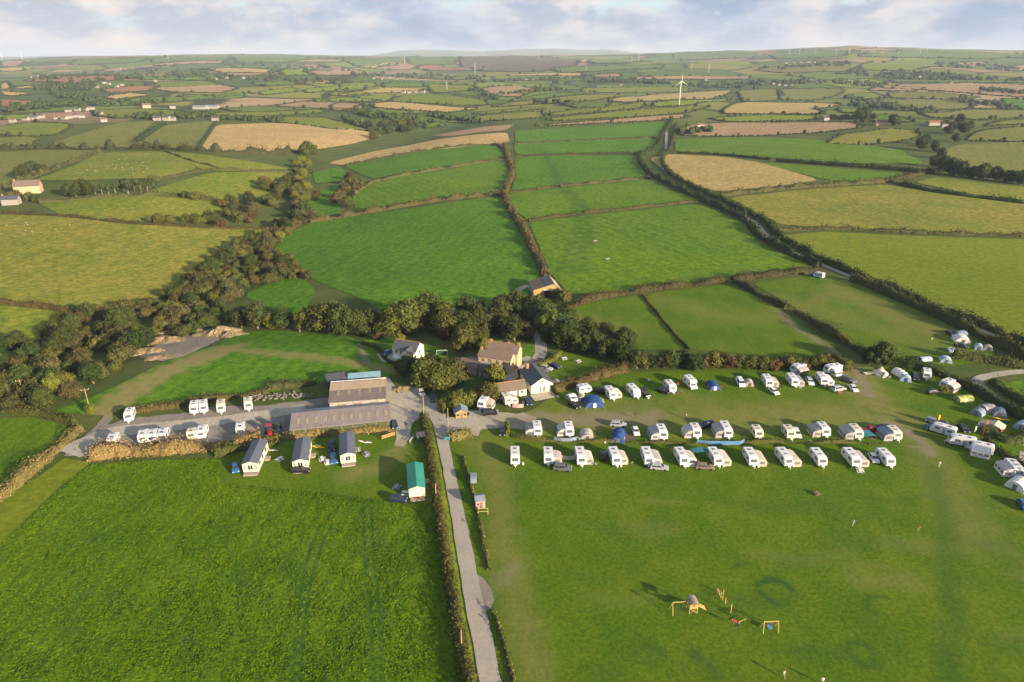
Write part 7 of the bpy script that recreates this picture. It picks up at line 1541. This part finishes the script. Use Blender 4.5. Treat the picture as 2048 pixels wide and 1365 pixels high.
for a in [(1270, 837, 'walk', 'cloth_navy', 'cloth_brown', (-5, 5), 'person in dark clothes walking along the worn camp drive'), (1705, 1052, 'walk', 'cloth_paleblue', 'cloth_beige', (-8, 4), 'person in a pale blue top walking on the play field'), (1836, 1062, 'walk', 'cloth_orange', 'cloth_grey', (-8, 3), 'child in an orange top on the play field', 0.85), (1877, 935, 'stand', 'cloth_white', 'cloth_white', (3, 8), 'person in white standing beside the worn track'), (1566, 1356, 'walk', 'cloth_beige', 'cloth_pink', (5, 8), 'person in pale clothes at the lower edge of the play field'), (1643, 1370, 'stand', 'cloth_white', 'cloth_grey', (3, 8), 'person with a white top cut by the lower edge'), (1471, 1253, 'bend', 'cloth_red', 'cloth_navy', (0, 10), 'person in a red shirt bending beside the balance bar', 1.2), (1372, 838, 'walk', 'cloth_pink', 'cloth_navy', (6, 2), 'person in a pink top below the top caravan row'), (1355, 775, 'stand', 'cloth_red', 'cloth_navy', (3, 8), 'person in red beside the caravan above the campfire bush'), (1862, 684, 'stand', 'cloth_white', 'cloth_grey', (3, 8), 'person in white on the upper camping field')]: person(*a)
person(1538, 1256, 'sit', 'cloth_skyblue', 'cloth_brown', (6, 10), 'child in a blue top sitting in the swing basket', 0.75, 0.15)
# ------------------------------------------------------------------ wind turbines
def turbine_parts(rot):
    b = MB().tube([(0, 0, -2), (0, 0, 30), (0, 0, 60)], [1.5, 1.2, 0.75], 12).mesh('tower', 'plastic_white', smooth=True)
    nc = MB().box(-1.2, 1.2, -2.6, 4.0, 59.2, 62.0).mesh('nacelle', 'plastic_white', bevel=0.4)
    hb = MB().tube([(0, -2.5, 60.6), (0, -4.0, 60.6), (0, -4.8, 60.6)], [1.2, 1.1, 0.3], 10).mesh('hub', 'plastic_white', smooth=True); bl = []
    for k in range(3):
        a = rot+k*2.0944; d = Vector((math.sin(a), 0, math.cos(a))); c = Vector((0, -3.6, 60.6)); s = Vector((d.z, 0, -d.x)); V, F = [], []
        for t, w in ((0.02, 0.7), (0.12, 1.1), (0.5, 0.75), (0.97, 0.25)):
            q = c+d*(t*24)
            V += [q-s*w*0.5, q+Vector((0, -0.22, 0)), q+s*w*0.5, q+Vector((0, 0.22, 0))]
        for i in range(3): F += [(i*4+j, i*4+(j+1) % 4, i*4+4+(j+1) % 4, i*4+4+j) for j in range(4)]
        F += [(0, 1, 2, 3), (12, 13, 14, 15)]; bl.append(MB().add(V, F).mesh('blade', 'plastic_white'))
    return b, nc, hb, bl
TURB = [turbine_parts(r) for r in (0.0, 0.5, 1.1)]
def turbine(px, py, ty, label, group=None, v=0, face=0.2):
    p = at(px, py); d = p.length; h = (py-ty)/FPX*math.hypot(p.x, p.y, CAM_H-p.z); s = h/86.0
    o = empty('wind_turbine', p, face, label, 'wind turbine', group); o.scale = (s, s, s); b, nc, hb, bl = TURB[v]
    for n, me in (('tower', b), ('nacelle', nc), ('hub', hb)): link(bpy.data.objects.new(n, me), o)
    for me in bl: link(bpy.data.objects.new('blade', me), o)
turbine(1358, 211, 152, 'big white wind turbine standing among the near hill fields', v=0, face=0.5)
for i, (x, y, t) in enumerate([(810, 130, 112), (950, 147, 125), (894, 181, 162), (1172, 143, 130), (1263, 125, 112), (1277, 123, 108), (1383, 141, 126), (1417, 147, 128)]): turbine(x, y, t, ['wind turbine on the green field below the left moor', 'wind turbine at the foot of the brown moor', 'small wind turbine nearest the far farmstead', 'short wind turbine right of the brown moor', 'left turbine of the pair on the far green slope', 'right turbine of the pair on the far green slope', 'left turbine of the pair beyond the big turbine', 'right turbine of the pair beyond the big turbine'][i], 'far wind turbines', i % 3)
for i, (x, y, t) in enumerate([(5, 122, 106), (45, 121, 104), (337, 120, 106)]): turbine(x, y, t, 'wind turbine on the left-hand skyline', 'turbines on the left skyline', i)
for i, x in enumerate((1578, 1598, 1630, 1672, 1698, 1748, 1765, 1797, 1840, 1853)): turbine(x, 109 if x > 1650 else 110, 97 if x > 1650 else 99, 'wind turbine on the skyline hill at far right', 'turbines on the right skyline', i % 3)
# ------------------------------------------------------------------ far houses and farms
def house_meshes(L, D, e, r, wall, roof):
    w = MB().prism([(0, -1), (0, e), (D/2, r), (D, e), (D, -1)], 0, L).mesh('wall', wall); rf = MB()
    rf.quad((-0.3, -0.3, e), (L+0.3, -0.3, e), (L+0.3, D/2, r+0.1), (-0.3, D/2, r+0.1), t=0.2); rf.quad((-0.3, D/2, r+0.1), (L+0.3, D/2, r+0.1), (L+0.3, D+0.3, e), (-0.3, D+0.3, e), t=0.2)
    c = MB().box(0.2, 1.0, D/2-0.4, D/2+0.4, e, r+1.2).mesh('chimney', 'brick')
    return w, rf.mesh('roof', roof), c
HM = {k: house_meshes(*v) for k, v in dict(white=(10, 6, 3.8, 6.0, 'far_white', 'slate'), cream=(8.5, 6, 3.6, 5.6, 'far_white', 'slate_brown'), grey=(10, 7, 4.6, 7.2, 'grey_stone', 'slate'), shed=(26, 14, 4, 6.5, 'grey_stone', 'sheet_greyblue'), redshed=(30, 10, 4, 6.0, 'grey_stone', 'rust'), farm=(14, 8, 5.0, 8.0, 'farm_stone', 'slate_brown')).items()}
def far_house(px, py, kind, label, group=None, s=1.0, rz=None):
    p = at(px, py); o = empty('far_barn' if 'shed' in kind else 'far_house', p, random.uniform(-0.5, 0.5) if rz is None else rz, label, 'barn' if 'shed' in kind else 'house', group); o.scale = (s, s, s)
    for n, me in zip(('wall', 'roof', 'chimney'), HM[kind]):
        if n == 'chimney' and 'shed' in kind: continue
        link(bpy.data.objects.new(n, me), o)
for px, py, k in [(18, 246, 'cream'), (44, 242, 'white'), (62, 240, 'white'), (74, 238, 'grey'), (108, 240, 'cream'), (122, 240, 'cream'), (134, 238, 'cream'), (146, 236, 'white'), (158, 237, 'cream'), (130, 225, 'white'), (148, 223, 'white'), (166, 222, 'white'), (178, 220, 'white'), (192, 231, 'white'), (202, 245, 'cream')]: far_house(px, py, k, 'pale house in the hamlet on the left-hand hill', 'hamlet on the left-hand hill')
for a in [(286, 217, 'farm', 'pinkish farmhouse beside the far white barns'), (385, 219, 'shed', 'left far barn with a pale grey roof'), (408, 218, 'shed', 'right far barn with a pale grey roof'), (340, 218, 'grey', 'low grey house left of the far pale barns'), (306, 242, 'white', 'white house above the two crop fields'), (325, 242, 'grey', 'grey house above the two crop fields'), (338, 242, 'cream', 'cream house above the two crop fields'), (423, 242, 'white', 'small white house at the corner of the big stubble field'), (500, 243, 'cream', 'cream bungalow behind the big stubble field'),
          (716, 245, 'cream', 'cream house among the trees by the upper stream'), (1648, 242, 'white', 'white farmhouse above the ploughed field'), (1752, 252, 'farm', 'stone farmhouse behind the ploughed field'), (1858, 252, 'redshed', 'long red-roofed barn among the trees'), (1884, 256, 'grey', 'grey house beside the red-roofed barn'), (30, 391, 'farm', 'long stone farmhouse at the left edge', None, 1.15, 0.35), (4, 412, 'white', 'pale farm building cut by the left edge', None, 1.0, 0.2), (1395, 255, 'farm', 'ruined stone building at the corner of the ploughed field', None, 0.7)]: far_house(*a)
for px, py in [(790, 186), (803, 187), (815, 187), (828, 186), (842, 186)]: far_house(px, py, random.choice(['white', 'cream', 'grey']), 'house of the farmstead in the middle distance', 'farmstead in the middle distance')
for px, py in [(1010, 164), (1020, 163), (1034, 163), (1050, 161), (1064, 162), (1240, 172)]: far_house(px, py, random.choice(['white', 'cream']), 'house in the far village right of the brown moor', 'village right of the brown moor')
for px, py in [(1545, 170), (1556, 172), (1568, 173), (1580, 173), (1607, 160), (1618, 161), (1640, 166), (1695, 163), (1410, 162), (1476, 159)]: far_house(px, py, random.choice(['white', 'cream', 'white']), 'house in the straggling village beyond the straw field', 'village beyond the straw field')
for px, py in [(1752, 152), (1765, 153), (1790, 153), (1800, 155), (1812, 152), (1822, 154), (1838, 156), (1850, 156), (1870, 157), (1884, 158), (1900, 168)]: far_house(px, py, random.choice(['white', 'white', 'grey']), 'house in the white village at far right', 'white village at far right')
for px, py in [(205, 168), (214, 170), (190, 176), (176, 178), (230, 175), (240, 172), (308, 164), (60, 156), (72, 153), (745, 158), (760, 160), (775, 157), (790, 160), (240, 138), (410, 160), (430, 160), (450, 158), (485, 158)]: far_house(px, py, random.choice(['white', 'cream']), 'house scattered over the far left-hand valley', 'houses of the far left-hand valley')
for px, py in [(1570, 128), (1585, 127), (1600, 127), (1615, 126), (1628, 127)]: far_house(px, py, 'white', 'house in the village under the turbine hill', 'village under the turbine hill', 1.3)
# ------------------------------------------------------------------ sheep
def sheep_mesh():
    V, F = [], []; n, m = 10, 8
    for i, (y, r, z) in enumerate([(-0.55, 0.05, 0.72), (-0.5, 0.22, 0.68), (-0.2, 0.30, 0.66), (0.2, 0.31, 0.66), (0.5, 0.24, 0.66), (0.6, 0.05, 0.66)]):
        for k in range(n): a = 2*math.pi*k/n; V.append((r*0.85*math.cos(a), y, z+r*math.sin(a)))
    F = [(i*n+k, i*n+(k+1) % n, (i+1)*n+(k+1) % n, (i+1)*n+k) for i in range(5) for k in range(n)]
    b = MB().add(V, F); b.tube([(0, -0.45, 0.78), (0, -0.68, 0.86), (0, -0.86, 0.74), (0, -0.95, 0.64)], [0.13, 0.11, 0.10, 0.05], 7, mi=1)
    for x in (-0.14, 0.14):
        b.tube([(x, -0.36, 0.55), (x, -0.38, 0.28), (x, -0.36, 0.0)], [0.08, 0.045, 0.04], 5, mi=1); b.tube([(x, 0.38, 0.58), (x, 0.46, 0.3), (x, 0.42, 0.0)], [0.10, 0.045, 0.04], 5, mi=1); b.tube([(x*0.5, -0.68, 0.93), (x*1.4, -0.66, 0.9)], [0.03, 0.015], 4, mi=1)
    return b.mesh('sheep', ['wool', 'wool'])
SH = sheep_mesh()
def flock(n, box, label, group):
    for i in range(n):
        p = at(random.uniform(box[0], box[2]), random.uniform(box[1], box[3])); o = bpy.data.objects.new('sheep', SH); link(o)
        o.location = (p.x, p.y, p.z+0.15+0.0006*p.length); o.rotation_euler = (0, 0, random.uniform(0, 6.28)); o.scale = (0.75,)*3; tag(o, label, 'sheep', group)
flock(30, (150, 325, 300, 350), 'sheep grazing in the pasture above the shelter belt', 'flock above the shelter belt'); flock(10, (230, 310, 330, 322), 'sheep along the top of the pasture above the shelter belt', 'flock above the shelter belt'); flock(10, (5, 440, 140, 475), 'sheep in the upper corner of the big hay field', 'flock in the big hay field')
# ------------------------------------------------------------------ the evening air
def haze():
    bm = bmesh.new(); bmesh.ops.create_cube(bm, size=1.0)
    me = bpy.data.meshes.new('haze'); bm.to_mesh(me); bm.free()
    o = link(bpy.data.objects.new('haze', me))
    o.scale = (62000, 62000, 340); o.location = (0, 0, 340/2-45)
    m = bpy.data.materials.new('haze'); m.use_nodes = True; nt = m.node_tree; nt.nodes.clear()
    out = N(nt, 'ShaderNodeOutputMaterial'); v = N(nt, 'ShaderNodeVolumePrincipled')
    v.inputs['Color'].default_value = (0.68, 0.79, 1.0, 1); v.inputs['Density'].default_value = HAZE_DENSITY
    v.inputs['Anisotropy'].default_value = 0.0
    nt.links.new(v.outputs[0], out.inputs['Volume']); me.materials.append(m)
    tag(o, 'thin bluish evening haze over the whole landscape', 'haze', kind='stuff')
HAZE_DENSITY = 5.8e-5
haze()
